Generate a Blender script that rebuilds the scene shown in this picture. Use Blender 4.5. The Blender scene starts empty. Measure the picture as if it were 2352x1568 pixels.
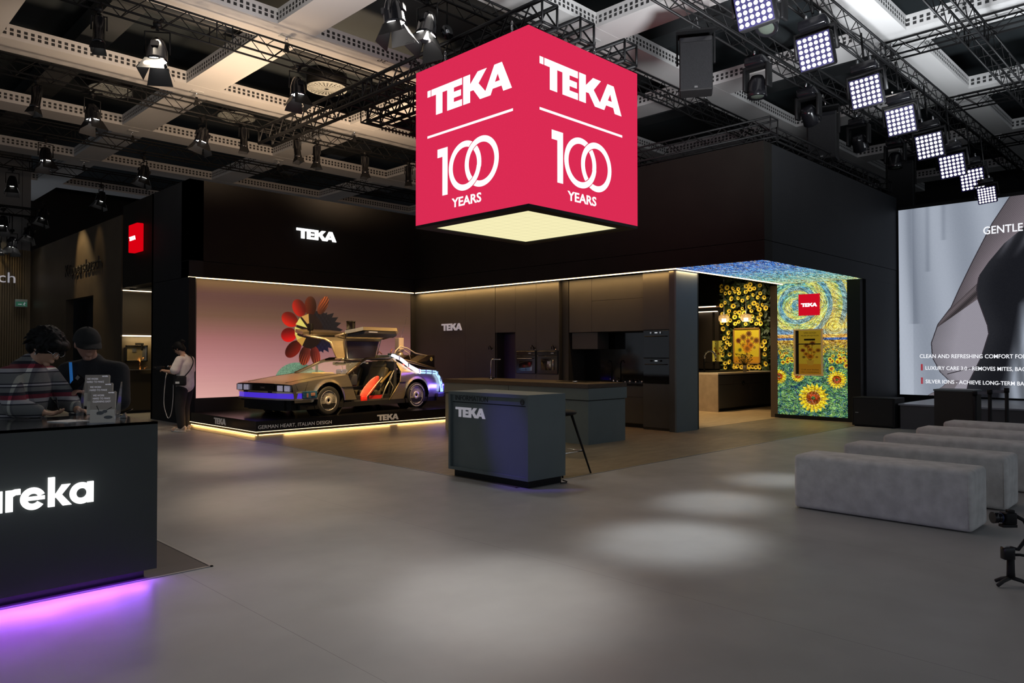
import bpy, bmesh, math, random
import numpy as np
from mathutils import Vector, Matrix, Euler
random.seed(7)
SC = bpy.context.scene
COL = SC.collection
PI = math.pi
R = math.radians
S2 = 2 ** -.5

# ---------------------------------------------------------------- camera, world, exposure
# world axes follow the exhibition stands: the camera looks diagonally between +X (right, away) and +Y (left, away)
cam_d = bpy.data.cameras.new('camera')
cam_d.lens = 36 * 1700 / 2352
cam_d.sensor_width = 36
cam_d.clip_end = 200
cam = bpy.data.objects.new('camera', cam_d)
COL.objects.link(cam)
cam.location = (0, 0, 1.5)
cam.rotation_euler = (R(90) + math.atan(28 / 1700), 0, R(-45))
SC.camera = cam

SC.view_settings.view_transform = 'Standard'
SC.view_settings.look = 'None'
SC.view_settings.gamma = 1
SC.view_settings.use_curve_mapping = False
SC.view_settings.exposure = 0

W = bpy.data.worlds.new('world')
SC.world = W
W.use_nodes = True
W.node_tree.nodes['Background'].inputs[0].default_value = (.80, .88, 1, 1)
W.node_tree.nodes['Background'].inputs[1].default_value = .37


def lamp(kind, loc, target, power, col=(1, 1, 1), size=.1, spot=30, blend=.6, parent=None, name='lamp', sy=None):
    d = bpy.data.lights.new(name, kind)
    d.energy = power
    d.color = col
    if kind == 'SPOT':
        d.spot_size = R(spot); d.spot_blend = blend; d.shadow_soft_size = size
    elif kind == 'AREA':
        d.size = size
        if sy: d.shape = 'RECTANGLE'; d.size_y = sy
    else:
        d.shadow_soft_size = size
    o = bpy.data.objects.new(name, d)
    COL.objects.link(o)
    o.location = loc
    v = Vector(target) - Vector(loc)
    o.rotation_euler = v.to_track_quat('-Z', 'Y').to_euler()
    if parent: o.parent = parent
    return o


# stage spots of the hall, throwing pools on the floor  (x, y) on the floor, from the lamps' height
WARM = (1, .80, .58)
COOL = (.93, .97, 1)
POOLS = [  # target xy, from xyz, power, colour, cone, blend
    ((5.15, 3.30), (9.4, 3.9, 6.4), 880, COOL, 12, .9),
    ((3.30, 3.30), (6.5, 6.2, 6.2), 640, (1, .97, .93), 15, 1),
    ((6.75, 3.85), (10.9, 3.95, 6.4), 700, COOL, 10, .9),
    ((8.45, 4.05), (12.9, 3.95, 6.4), 700, COOL, 8.5, .9),
    ((3.75, 7.1), (5.0, 12.6, 6.3), 520, WARM, 17, 1),
    ((4.5, 9.9), (5.0, 12.6, 6.3), 360, WARM, 16, 1),
    ((2.9, 5.0), (6.5, 8.6, 6.3), 260, (1, .93, .84), 20, 1),
    ((2.0, 3.4), (6.5, 8.6, 6.3), 260, (1, .96, .90), 26, 1),
    ((4.6, 12.0), (7.0, 16.8, 6.3), 420, WARM, 18, 1),
    ((5.0, 15.2), (4.7, 12.6, 6.3), 330, WARM, 20, 1),
    ((7.7, 9.9), (8.2, 12.6, 6.3), 330, (1, .62, .26), 22, 1),
    ((9.6, 8.0), (10.8, 8.8, 6.3), 36, (1, .78, .55), 40, 1),
]
for i, (t, f, p, c, s, b) in enumerate(POOLS):
    lamp('SPOT', f, (t[0], t[1], 0), p * 2.2, c, .22, s, b, name='floor_spot')
# broad soft spots added at truss height as unseen fill for the stand
for f, t, p, c in (((7.0, 8.6, 6.75), (3.6, 5.6, 0), 230, (1, .95, .88)), ((9.5, 4.95, 6.7), (5.6, 2.4, 0), 20, (1, .97, .93)), ((4.4, 12.6, 6.75), (4.2, 10.2, 0), 380, (1, .86, .68)),
                   ((11.6, 8.7, 6.75), (9.0, 7.6, 0), 35, (1, .82, .62)), ((4.2, 4.9, 6.75), (2.2, 1.6, 0), 140, (1, .97, .93)), ((14.5, 4.9, 6.7), (11.5, 4.2, 0), 60, (1, .92, .82))):
    lamp('SPOT', f, t, p, c, .25, 95, 1, name='soft_fill')
# warm spots on the car; an added violet one tints the desk front
lamp('SPOT', (6.6, 10.6, 6.3), (8.3, 14.0, .9), 4600, (1, .64, .27), .05, 30, .8, name='car_spot')
lamp('SPOT', (10.6, 10.8, 6.3), (9.6, 14.0, .9), 2400, (1, .64, .27), .05, 28, .8, name='car_spot')
lamp('SPOT', (4.2, 12.6, 6.3), (7.6, 14.2, .9), 2200, (1, .64, .28), .05, 26, .9, name='car_spot')
lamp('SPOT', (2.2, 8.7, 6.7), (5.93, 5.95, .45), 1300, (.22, .12, 1), .05, 7.5, 1, name='desk_tint_spot')
lamp('SPOT', (4.6, 14.6, 4.9), (4.0, 19, 7.5), 110, (1, .80, .62), .4, 150, 1, name='ceiling_fill')  # added uplight with no fixture of its own, brightens the beams
lamp('SPOT', (17, 2.4, 5.0), (17.5, 3.0, 7.5), 500, (.9, .95, 1), .4, 150, 1, name='ceiling_fill')
# unseen uplights added for the bounced light on the ceiling grid
lamp('SPOT', (8.0, 3.2, 3.6), (9.6, 6.0, 7.5), 2600, (.95, .97, 1), .4, 118, 1, name='ceiling_fill')
lamp('SPOT', (13.0, 3.4, 5.0), (13.5, 3.8, 7.5), 700, (.9, .95, 1), .4, 150, 1, name='ceiling_fill')
lamp('SPOT', (5.0, 9.0, 4.9), (5.2, 9.6, 7.5), 560, (1, .93, .88), .4, 150, 1, name='ceiling_fill')
lamp('SPOT', (6.4, 14.2, 4.9), (6.6, 15.0, 7.5), 640, (1, .72, .48), .4, 155, 1, name='ceiling_fill')
lamp('SPOT', (9.6, 14.4, 5.0), (9.9, 15.6, 7.5), 800, (1, .70, .45), .4, 155, 1, name='ceiling_fill')


# the downward wash of the warm light lines onto the walls below them
lamp('AREA', (12.16, 11.8, 3.08), (12.26, 11.8, 2.0), 42, (1, .58, .20), 8.0, sy=.04, name='kitchen_line_glow')
lamp('AREA', (9.2, 15.83, 3.08), (9.2, 15.97, 2.2), 8, (1, .60, .22), 5.6, sy=.04, name='screen_line_glow')
lamp('AREA', (14.4, 7.72, 3.08), (14.4, 7.9, 2.0), 6, (1, .74, .42), 4.4, sy=.04, name='passage_line_glow')
lamp('AREA', (12.5, 7.70, 3.08), (12.5, 7.75, 2.4), 2.0, (1, .66, .30), .8, sy=.04, name='pillar_line_glow')


# ---------------------------------------------------------------- materials
def srgb(c):
    return tuple(((x / 255) / 12.92 if x / 255 <= .04045 else ((x / 255 + .055) / 1.055) ** 2.4) for x in c)


def mat(name, col, rough=.5, metal=0, emit=None, es=1, spec=.5, noise=0, nscale=8, bump=0, bscale=80, alpha=1, trans=0, stretch=None):
    m = bpy.data.materials.new(name)
    m.use_nodes = True
    nt = m.node_tree
    b = nt.nodes['Principled BSDF']
    b.inputs['Base Color'].default_value = (*col, 1)
    b.inputs['Roughness'].default_value = rough
    b.inputs['Metallic'].default_value = metal
    b.inputs['Specular IOR Level'].default_value = spec
    if trans: b.inputs['Transmission Weight'].default_value = trans
    if alpha < 1: b.inputs['Alpha'].default_value = alpha
    if emit:
        b.inputs['Emission Color'].default_value = (*emit, 1)
        b.inputs['Emission Strength'].default_value = es
    tc = nt.nodes.new('ShaderNodeTexCoord')
    mp = nt.nodes.new('ShaderNodeMapping')
    nt.links.new(tc.outputs['Object'], mp.inputs[0])
    if stretch: mp.inputs['Scale'].default_value = stretch
    n = nt.nodes.new('ShaderNodeTexNoise')
    n.inputs['Scale'].default_value = nscale
    n.inputs['Detail'].default_value = 5
    nt.links.new(mp.outputs[0], n.inputs['Vector'])
    if noise:
        r = nt.nodes.new('ShaderNodeMapRange')
        r.inputs[1].default_value = .3; r.inputs[2].default_value = .7
        r.inputs[3].default_value = 1 - noise; r.inputs[4].default_value = 1 + noise
        nt.links.new(n.outputs['Fac'], r.inputs[0])
        mx = nt.nodes.new('ShaderNodeMix'); mx.data_type = 'RGBA'; mx.blend_type = 'MULTIPLY'
        mx.inputs[0].default_value = 1
        mx.inputs[6].default_value = (*col, 1)
        nt.links.new(r.outputs[0], mx.inputs[7])
        nt.links.new(mx.outputs[2], b.inputs['Base Color'])
    else:   # every surface keeps a slight procedural variation of its gloss
        r = nt.nodes.new('ShaderNodeMapRange')
        r.inputs[3].default_value = max(0, rough - .04); r.inputs[4].default_value = min(1, rough + .04)
        nt.links.new(n.outputs['Fac'], r.inputs[0])
        nt.links.new(r.outputs[0], b.inputs['Roughness'])
    if bump:
        n2 = nt.nodes.new('ShaderNodeTexNoise'); n2.inputs['Scale'].default_value = bscale
        nt.links.new(mp.outputs[0], n2.inputs['Vector'])
        bp = nt.nodes.new('ShaderNodeBump'); bp.inputs['Strength'].default_value = bump; bp.inputs['Distance'].default_value = .01
        nt.links.new(n2.outputs['Fac'], bp.inputs['Height'])
        nt.links.new(bp.outputs[0], b.inputs['Normal'])
    return m


def emat(name, col, s=1):
    m = bpy.data.materials.new(name)
    m.use_nodes = True
    nt = m.node_tree
    nt.nodes.clear()
    o = nt.nodes.new('ShaderNodeOutputMaterial')
    e = nt.nodes.new('ShaderNodeEmission')
    e.inputs[0].default_value = (*col, 1)
    e.inputs[1].default_value = s
    nt.links.new(e.outputs[0], o.inputs[0])
    return m


M = {}
M['black'] = mat('black_paint', (.008, .008, .0085), .6, spec=.25)
M['blackgloss'] = mat('black_gloss', (.006, .006, .0075), .2, spec=.4)
M['blackmetal'] = mat('black_metal', (.006, .006, .0065), .5, spec=.2)
M['rubber'] = mat('rubber', (.012, .012, .012), .7)
M['chrome'] = mat('chrome', (.75, .76, .78), .18, 1)
M['steelgrey'] = mat('steel_grey', (.35, .36, .37), .35, .9)
M['fascia'] = mat('fascia_laminate', (.0095, .0088, .0075), .6, spec=.10, noise=.1, nscale=3)
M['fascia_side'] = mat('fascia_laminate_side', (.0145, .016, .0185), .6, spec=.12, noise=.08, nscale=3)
M['cab'] = mat('cabinet_laminate', (.055, .054, .050), .5, noise=.05, nscale=3)
M['cabdark'] = mat('cabinet_dark', (.020, .020, .019), .5)
M['pillar'] = mat('pillar_laminate', (.10, .125, .135), .5, noise=.04, nscale=3)
M['desk'] = mat('desk_laminate', (.11, .14, .142), .5, noise=.04, nscale=4)
M['counter_front'] = mat('counter_laminate', (.031, .039, .036), .5, noise=.05, nscale=4)
M['oakdark'] = mat('dark_wood_top', (.055, .032, .018), .35, noise=.35, nscale=5, stretch=(1, 12, 12))
M['white'] = mat('white_paint', (.78, .78, .77), .5)
M['letter'] = mat('letter_white', (.62, .62, .66), .5, emit=(.62, .60, .68), es=.28)  # faint glow put into the lettering, though most of it is unlit
M['lettergrey'] = mat('letter_grey', (.55, .53, .50), .5, emit=(.5, .48, .45), es=.10)
M['darkletter'] = mat('letter_black', (.008, .008, .008), .4)
M['strip'] = emat('warm_led_strip', (1, .70, .36), 5)
M['strip_soft'] = emat('warm_led_strip_soft', (1, .80, .55), 3)
M['striplow'] = emat('plinth_led_strip', (1, .60, .20), 5)
M['logo_on'] = emat('lit_letter', (1, 1, 1), 1.6)
M['bench'] = mat('bench_velvet', (.60, .59, .57), .9, noise=.14, nscale=9, bump=.25, bscale=120)
M['concrete'] = mat('counter_stone', (.36, .27, .18), .6, noise=.12, nscale=6)
M['skin'] = mat('skin', (.46, .27, .18), .5)
M['glass'] = mat('clear_plastic', (.75, .8, .85), .06, alpha=.16)
M['carglass'] = mat('car_glass', (.02, .02, .03), .05, alpha=.35)


def grey_floor():
    m = bpy.data.materials.new('grey_vinyl_floor')
    m.use_nodes = True
    nt = m.node_tree
    b = nt.nodes['Principled BSDF']
    b.inputs['Roughness'].default_value = .42
    b.inputs['Specular IOR Level'].default_value = .35
    g = nt.nodes.new('ShaderNodeNewGeometry')
    n = nt.nodes.new('ShaderNodeTexNoise'); n.inputs['Scale'].default_value = 1.3; n.inputs['Detail'].default_value = 6
    nt.links.new(g.outputs['Position'], n.inputs['Vector'])
    cr = nt.nodes.new('ShaderNodeValToRGB')
    cr.color_ramp.elements[0].position = .3; cr.color_ramp.elements[0].color = (.27, .268, .262, 1)
    cr.color_ramp.elements[1].position = .7; cr.color_ramp.elements[1].color = (.325, .322, .315, 1)
    nt.links.new(n.outputs['Fac'], cr.inputs[0])
    # sheet joints of the vinyl, thin lines 2 m apart
    sx = nt.nodes.new('ShaderNodeSeparateXYZ'); nt.links.new(g.outputs['Position'], sx.inputs[0])
    md = nt.nodes.new('ShaderNodeMath'); md.operation = 'PINGPONG'; md.inputs[1].default_value = 1.0
    nt.links.new(sx.outputs[0], md.inputs[0])
    lt = nt.nodes.new('ShaderNodeMath'); lt.operation = 'LESS_THAN'; lt.inputs[1].default_value = .0025
    nt.links.new(md.outputs[0], lt.inputs[0])
    mx = nt.nodes.new('ShaderNodeMix'); mx.data_type = 'RGBA'
    nt.links.new(lt.outputs[0], mx.inputs[0])
    nt.links.new(cr.outputs[0], mx.inputs[6]); mx.inputs[7].default_value = (.20, .198, .195, 1)
    nt.links.new(mx.outputs[2], b.inputs['Base Color'])
    n2 = nt.nodes.new('ShaderNodeTexNoise'); n2.inputs['Scale'].default_value = 3
    nt.links.new(g.outputs['Position'], n2.inputs['Vector'])
    r = nt.nodes.new('ShaderNodeMapRange'); r.inputs[3].default_value = .32; r.inputs[4].default_value = .55
    nt.links.new(n2.outputs['Fac'], r.inputs[0]); nt.links.new(r.outputs[0], b.inputs['Roughness'])
    return m


def plank_floor(name, c1, c2):
    m = bpy.data.materials.new(name)
    m.use_nodes = True
    nt = m.node_tree
    b = nt.nodes['Principled BSDF']
    b.inputs['Roughness'].default_value = .45
    g = nt.nodes.new('ShaderNodeNewGeometry')
    mp = nt.nodes.new('ShaderNodeMapping'); mp.inputs['Scale'].default_value = (.9, 3.2, 1)
    mp.inputs['Rotation'].default_value = (0, 0, R(90))
    nt.links.new(g.outputs['Position'], mp.inputs[0])
    n = nt.nodes.new('ShaderNodeTexNoise'); n.inputs['Scale'].default_value = 2.2; n.inputs['Detail'].default_value = 8; n.inputs['Roughness'].default_value = .7
    nt.links.new(mp.outputs[0], n.inputs['Vector'])
    cr = nt.nodes.new('ShaderNodeValToRGB')
    cr.color_ramp.elements[0].position = .3; cr.color_ramp.elements[0].color = (*c1, 1)
    cr.color_ramp.elements[1].position = .72; cr.color_ramp.elements[1].color = (*c2, 1)
    nt.links.new(n.outputs['Fac'], cr.inputs[0])
    nt.links.new(cr.outputs[0], b.inputs['Base Color'])
    return m


M['floor'] = grey_floor()
M['plank'] = plank_floor('brown_plank_floor', (.11, .085, .058), (.24, .19, .135))
M['plank_dark'] = plank_floor('dark_plank_floor', (.014, .012, .016), (.032, .026, .032))


def beam_mat():
    """painted steel beam whose upright sides are punched with two rows of square holes"""
    m = bpy.data.materials.new('punched_ceiling_beam')
    m.use_nodes = True
    nt = m.node_tree
    b = nt.nodes['Principled BSDF']
    b.inputs['Roughness'].default_value = .45
    g = nt.nodes.new('ShaderNodeNewGeometry')
    s = nt.nodes.new('ShaderNodeSeparateXYZ'); nt.links.new(g.outputs['Position'], s.inputs[0])

    def mth(op, a, bb=None, c=None):
        n = nt.nodes.new('ShaderNodeMath'); n.operation = op
        for i, v in enumerate((a, bb, c)):
            if v is None: continue
            if isinstance(v, (int, float)): n.inputs[i].default_value = v
            else: nt.links.new(v, n.inputs[i])
        return n.outputs[0]
    u = mth('ADD', s.outputs[0], s.outputs[1])
    fu = mth('FRACT', mth('DIVIDE', u, .115))
    inu = mth('LESS_THAN', mth('ABSOLUTE', mth('SUBTRACT', fu, .5)), .27)
    z = s.outputs[2]
    r1 = mth('LESS_THAN', mth('ABSOLUTE', mth('SUBTRACT', z, 7.60)), .028)
    r2 = mth('LESS_THAN', mth('ABSOLUTE', mth('SUBTRACT', z, 7.68)), .028)
    hole = mth('MULTIPLY', inu, mth('ADD', r1, r2))
    mx = nt.nodes.new('ShaderNodeMix'); mx.data_type = 'RGBA'
    nt.links.new(hole, mx.inputs[0])
    mx.inputs[6].default_value = (.55, .54, .53, 1)
    mx.inputs[7].default_value = (.03, .03, .03, 1)
    nt.links.new(mx.outputs[2], b.inputs['Base Color'])
    return m


M['beam'] = beam_mat()


# ---------------------------------------------------------------- mesh helpers
class MB:
    def __init__(s):
        s.v = []; s.f = []; s.sm = []

    def add(s, vs, fs, smooth=False):
        n = len(s.v)
        s.v += [tuple(v) for v in vs]
        for f in fs:
            s.f.append(tuple(n + i for i in f)); s.sm.append(smooth)
        return s

    def box(s, x0, x1, y0, y1, z0, z1):
        x0, x1 = min(x0, x1), max(x0, x1); y0, y1 = min(y0, y1), max(y0, y1); z0, z1 = min(z0, z1), max(z0, z1)
        vs = [(x, y, z) for z in (z0, z1) for y in (y0, y1) for x in (x0, x1)]
        return s.add(vs, [(0, 2, 3, 1), (4, 5, 7, 6), (0, 1, 5, 4), (2, 6, 7, 3), (0, 4, 6, 2), (1, 3, 7, 5)])

    def rbox(s, x0, x1, y0, y1, z0, z1, r=.01, k=2):
        bm = bmesh.new()
        bmesh.ops.create_cube(bm, size=1)
        for v in bm.verts:
            v.co = Vector(((x0 + x1) / 2 + v.co.x * (x1 - x0), (y0 + y1) / 2 + v.co.y * (y1 - y0), (z0 + z1) / 2 + v.co.z * (z1 - z0)))
        bmesh.ops.bevel(bm, geom=bm.edges[:], offset=r, segments=k, affect='EDGES', profile=.5)
        bm.verts.index_update()
        s.add([v.co[:] for v in bm.verts], [[v.index for v in f.verts] for f in bm.faces], k > 1)
        bm.free()
        return s

    def tube(s, p, q, r, r2=None, n=8, caps=True):
        p, q = Vector(p), Vector(q)
        r2 = r if r2 is None else r2
        d = (q - p).normalized()
        a = d.orthogonal().normalized(); b = d.cross(a)
        vs = []
        for c, rr in ((p, r), (q, r2)):
            for i in range(n):
                t = 2 * PI * i / n
                vs.append(c + (a * math.cos(t) + b * math.sin(t)) * rr)
        s.add(vs, [(i, (i + 1) % n, n + (i + 1) % n, n + i) for i in range(n)], True)
        if caps:
            s.add(vs[:n], [tuple(range(n))[::-1]]); s.add(vs[n:], [tuple(range(n))])
        return s

    def path(s, pts, r, n=8, closed=False):
        pts = [Vector(p) for p in pts]
        rs = r if isinstance(r, (list, tuple)) else [r] * len(pts)
        vs = []; up = None
        m = len(pts)
        for i, p in enumerate(pts):
            if closed: d = pts[(i + 1) % m] - pts[i - 1]
            else: d = pts[min(i + 1, m - 1)] - pts[max(i - 1, 0)]
            d.normalize()
            a = (up - d * up.dot(d)).normalized() if up is not None and (up - d * up.dot(d)).length > 1e-5 else d.orthogonal().normalized()
            up = a; b = d.cross(a)
            for k in range(n):
                t = 2 * PI * k / n
                vs.append(p + (a * math.cos(t) + b * math.sin(t)) * rs[i])
        fs = []
        for i in range(m if closed else m - 1):
            j = (i + 1) % m
            for k in range(n):
                fs.append((i * n + k, i * n + (k + 1) % n, j * n + (k + 1) % n, j * n + k))
        if not closed:
            fs.append(tuple(range(n))[::-1]); fs.append(tuple((m - 1) * n + k for k in range(n)))
        return s.add(vs, fs, True)

    def lathe(s, prof, c=(0, 0, 0), n=24, axis='Z', smooth=True):
        vs = []
        for r, h in prof:
            for k in range(n):
                t = 2 * PI * k / n
                x, y = r * math.cos(t), r * math.sin(t)
                v = {'Z': (x, y, h), 'X': (h, x, y), 'Y': (x, h, y)}[axis]
                vs.append((c[0] + v[0], c[1] + v[1], c[2] + v[2]))
        fs = [(i * n + k, i * n + (k + 1) % n, (i + 1) * n + (k + 1) % n, (i + 1) * n + k) for i in range(len(prof) - 1) for k in range(n)]
        return s.add(vs, fs, smooth)

    def ball(s, c, r, n=16, m=10):
        rx, ry, rz = r if isinstance(r, (tuple, list)) else (r, r, r)
        vs = []
        for i in range(m + 1):
            a = PI * i / m
            for k in range(n):
                t = 2 * PI * k / n
                vs.append((c[0] + rx * math.sin(a) * math.cos(t), c[1] + ry * math.sin(a) * math.sin(t), c[2] + rz * math.cos(a)))
        fs = [(i * n + k, (i + 1) * n + k, (i + 1) * n + (k + 1) % n, i * n + (k + 1) % n) for i in range(m) for k in range(n)]
        return s.add(vs, fs, True)

    def prism(s, poly, o, u, w, d):
        """2-D polygon put at o with axes u, w, pushed out along vector d"""
        o, u, w, d = Vector(o), Vector(u), Vector(w), Vector(d)
        n = len(poly)
        a = [o + u * p[0] + w * p[1] for p in poly]
        b = [p + d for p in a]
        fs = [tuple(range(n))[::-1], tuple(range(n, 2 * n))] + [(i, (i + 1) % n, n + (i + 1) % n, n + i) for i in range(n)]
        return s.add(a + b, fs)

    def quad(s, *p):
        return s.add(p, [tuple(range(len(p)))])

    def xf(s, mtx):
        s.v = [tuple(mtx @ Vector(v)) for v in s.v]
        return s

    def build(s, name, m, parent=None, loc=None, rot=None):
        me = bpy.data.meshes.new(name)
        me.from_pydata(s.v, [], s.f)
        me.polygons.foreach_set('use_smooth', s.sm)
        bm = bmesh.new(); bm.from_mesh(me)
        bmesh.ops.remove_doubles(bm, verts=bm.verts, dist=1e-5)
        bmesh.ops.recalc_face_normals(bm, faces=bm.faces)
        bm.to_mesh(me); bm.free()
        me.materials.append(m)
        o = bpy.data.objects.new(name, me)
        COL.objects.link(o)
        if parent: o.parent = parent
        if loc: o.location = loc
        if rot: o.rotation_euler = rot
        return o


def tag(o, label=None, cat=None, group=None, kind=None):
    if label: o['label'] = label
    if cat: o['category'] = cat
    if group: o['group'] = group
    if kind: o['kind'] = kind
    return o


def thing(name, label, cat, loc=(0, 0, 0), rz=0, group=None):
    o = bpy.data.objects.new(name, None)
    COL.objects.link(o)
    o.location = loc
    o.rotation_euler = (0, 0, rz)
    o.empty_display_size = .1
    return tag(o, label, cat, group)


def copy_tree(o, parent=None):
    c = o.copy()
    COL.objects.link(c)
    if parent: c.parent = parent
    for ch in list(o.children): copy_tree(ch, c)
    return c


def struct(name, mb, m):
    return tag(mb.build(name, m), kind='structure')


def text_mb(txt, size, o, u, w, d=.004, bold=0, align='LEFT', fitw=None, spacing=1):
    """lettering as real geometry: text laid along u, up along w, standing out by d along u x w"""
    c = bpy.data.curves.new('t', 'FONT')
    c.body = txt; c.size = size; c.align_x = align; c.extrude = d / 2; c.offset = bold; c.space_character = spacing
    c.resolution_u = 3
    t = bpy.data.objects.new('t', c)
    COL.objects.link(t)
    dg = bpy.context.evaluated_depsgraph_get()
    me = bpy.data.meshes.new_from_object(t.evaluated_get(dg))
    bpy.data.objects.remove(t)
    u, w, o = Vector(u).normalized(), Vector(w).normalized(), Vector(o)
    nrm = u.cross(w)
    vs = [v.co.copy() for v in me.vertices]
    if fitw and vs:
        x0, x1 = min(v.x for v in vs), max(v.x for v in vs)
        k = fitw / (x1 - x0)
        for v in vs: v.x = (v.x - x0) * k; v.y *= 1
    mb = MB()
    mb.add([o + u * v.x + w * v.y + nrm * (v.z + d / 2) for v in vs], [list(p.vertices) for p in me.polygons])
    bpy.data.meshes.remove(me)
    return mb


def logo_mb(width, o, u, w, d=.01):
    """the wide four-letter wordmark with its cut-off square at the left of the T; o = lower left"""
    k = width / 3.2
    kz = width / 4.5
    P = [[(0, .76), (.13, .76), (.13, 1), (0, 1)], [(.165, .76), (1.40, .76), (1.40, 1), (.165, 1)],
         [(.36, 0), (.62, 0), (.62, .78), (.36, .78)], [(.82, 0), (1.08, 0), (1.08, .78), (.82, .78)],
         [(1.0, .385), (1.36, .385), (1.36, .60), (1.0, .60)], [(1.0, 0), (1.40, 0), (1.40, .23), (1.0, .23)],
         [(1.45, 0), (1.71, 0), (1.71, 1), (1.45, 1)], [(1.68, .40), (1.90, .40), (2.32, 1), (2.0, 1), (1.68, .60)],
         [(1.74, .56), (2.08, 0), (2.42, 0), (1.98, .64)], [(2.20, 0), (2.46, 0), (2.84, 1), (2.60, 1)],
         [(2.62, 1), (2.86, 1), (3.2, 0), (2.91, 0)], [(2.48, .20), (3.02, .20), (2.96, .40), (2.56, .40)]]
    mb = MB()
    u, w = Vector(u).normalized(), Vector(w).normalized()
    n = u.cross(w)
    for i, p in enumerate(P):
        mb.prism([(a * k, b * kz) for a, b in p], Vector(o), u, w, n * (d + .00015 * i))
    return mb


def ring_mb(cx, cy, rx, ry, t, o, u, w, d, a0=0, a1=360, n=40, off=0):
    mb = MB()
    u, w, o = Vector(u), Vector(w), Vector(o)
    nn = u.cross(w)
    vs = []
    full = abs(a1 - a0) >= 360
    N = n if full else n + 1
    for i in range(N):
        a = R(a0 + (a1 - a0) * i / n)
        for kx, ky in ((rx, ry), (rx - t, ry - t)):
            p = o + u * (cx + kx * math.cos(a)) + w * (cy + ky * math.sin(a))
            vs.append(p + nn * off); vs.append(p + nn * (off + d))
    fs = []
    for i in range(n):
        a = i * 4; b = ((i + 1) % N) * 4
        fs += [(a + 1, b + 1, b + 3, a + 3), (a, b, b + 1, a + 1), (a + 2, a + 3, b + 3, b + 2)]
    if not full:
        fs += [(0, 1, 3, 2), (n * 4, n * 4 + 2, n * 4 + 3, n * 4 + 1)]
    return mb.add(vs, fs)


def image_mat(name, arr, strength=1.0, lit=0):
    """arr: h x w x 3 in display values 0..1, row 0 = top; drawn by this script"""
    h, w = arr.shape[:2]
    img = bpy.data.images.new(name, w, h)
    px = np.ones((h, w, 4), np.float32)
    px[:, :, :3] = np.clip(arr[::-1], 0, 1)
    img.pixels.foreach_set(px.ravel())
    img.update(); img.pack()
    m = bpy.data.materials.new(name)
    m.use_nodes = True
    nt = m.node_tree
    if lit:
        b = nt.nodes['Principled BSDF']; b.inputs['Base Color'].default_value = (lit, lit, lit, 1); b.inputs['Roughness'].default_value = .7
        b.inputs['Emission Strength'].default_value = strength; sock = b.inputs['Emission Color']
    elif strength:
        nt.nodes.clear()
        out = nt.nodes.new('ShaderNodeOutputMaterial')
        e = nt.nodes.new('ShaderNodeEmission'); e.inputs[1].default_value = strength
        nt.links.new(e.outputs[0], out.inputs[0]); sock = e.inputs[0]
    else:
        b = nt.nodes['Principled BSDF']; b.inputs['Roughness'].default_value = .55; sock = b.inputs['Base Color']
    t = nt.nodes.new('ShaderNodeTexImage'); t.image = img; t.extension = 'EXTEND'
    nt.links.new(t.outputs[0], sock)
    return m


def screen_panel(name, a, b, c, d, thick, m, parent=None):
    """flat slab whose front quad a(bl) b(br) c(tr) d(tl) carries the picture"""
    a, b, c, d = map(Vector, (a, b, c, d))
    n = (b - a).cross(d - a).normalized()
    vs = [a, b, c, d] + [p - n * thick for p in (a, b, c, d)]
    me = bpy.data.meshes.new(name)
    fs = [(0, 1, 2, 3), (7, 6, 5, 4), (0, 4, 5, 1), (1, 5, 6, 2), (2, 6, 7, 3), (3, 7, 4, 0)]
    me.from_pydata([tuple(v) for v in vs], [], fs)
    uv = me.uv_layers.new(name='UVMap')
    q = [(0, 0), (1, 0), (1, 1), (0, 1)]
    for i, f in enumerate(me.polygons):
        for j, li in enumerate(f.loop_indices):
            uv.data[li].uv = q[j] if i == 0 else (.01, .01)
        f.material_index = 0 if i == 0 else 1
    me.materials.append(m); me.materials.append(M['black'])
    o = bpy.data.objects.new(name, me)
    COL.objects.link(o)
    if parent: o.parent = parent
    return o

# ================================================================ SETTING
UX, UY, UZ = Vector((1, 0, 0)), Vector((0, -1, 0)), Vector((0, 0, 1))   # UY: to the viewer's right on a wall facing -X
# floor: grey vinyl, brown planks inside the large stand, dark planks under the left stand
struct('floor', MB().box(-14, 30, -14, 32, -.1, 0), M['floor'])
struct('floor', MB().box(5.92, 21, 5.85, 16.0, 0, .003), M['plank'])
struct('floor', MB().box(-3, 2.2, 5.22, 11, 0, .003), M['plank_dark'])
tm = MB().box(-3, 2.22, 5.20, 5.22, 0, .006).box(2.2, 2.22, 5.2, 11, 0, .006)
tm.box(5.90, 5.92, 5.83, 12.9, 0, .005).box(5.90, 16.5, 5.83, 5.85, 0, .005)
struct('trim_1', tm, M['steelgrey'])

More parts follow.
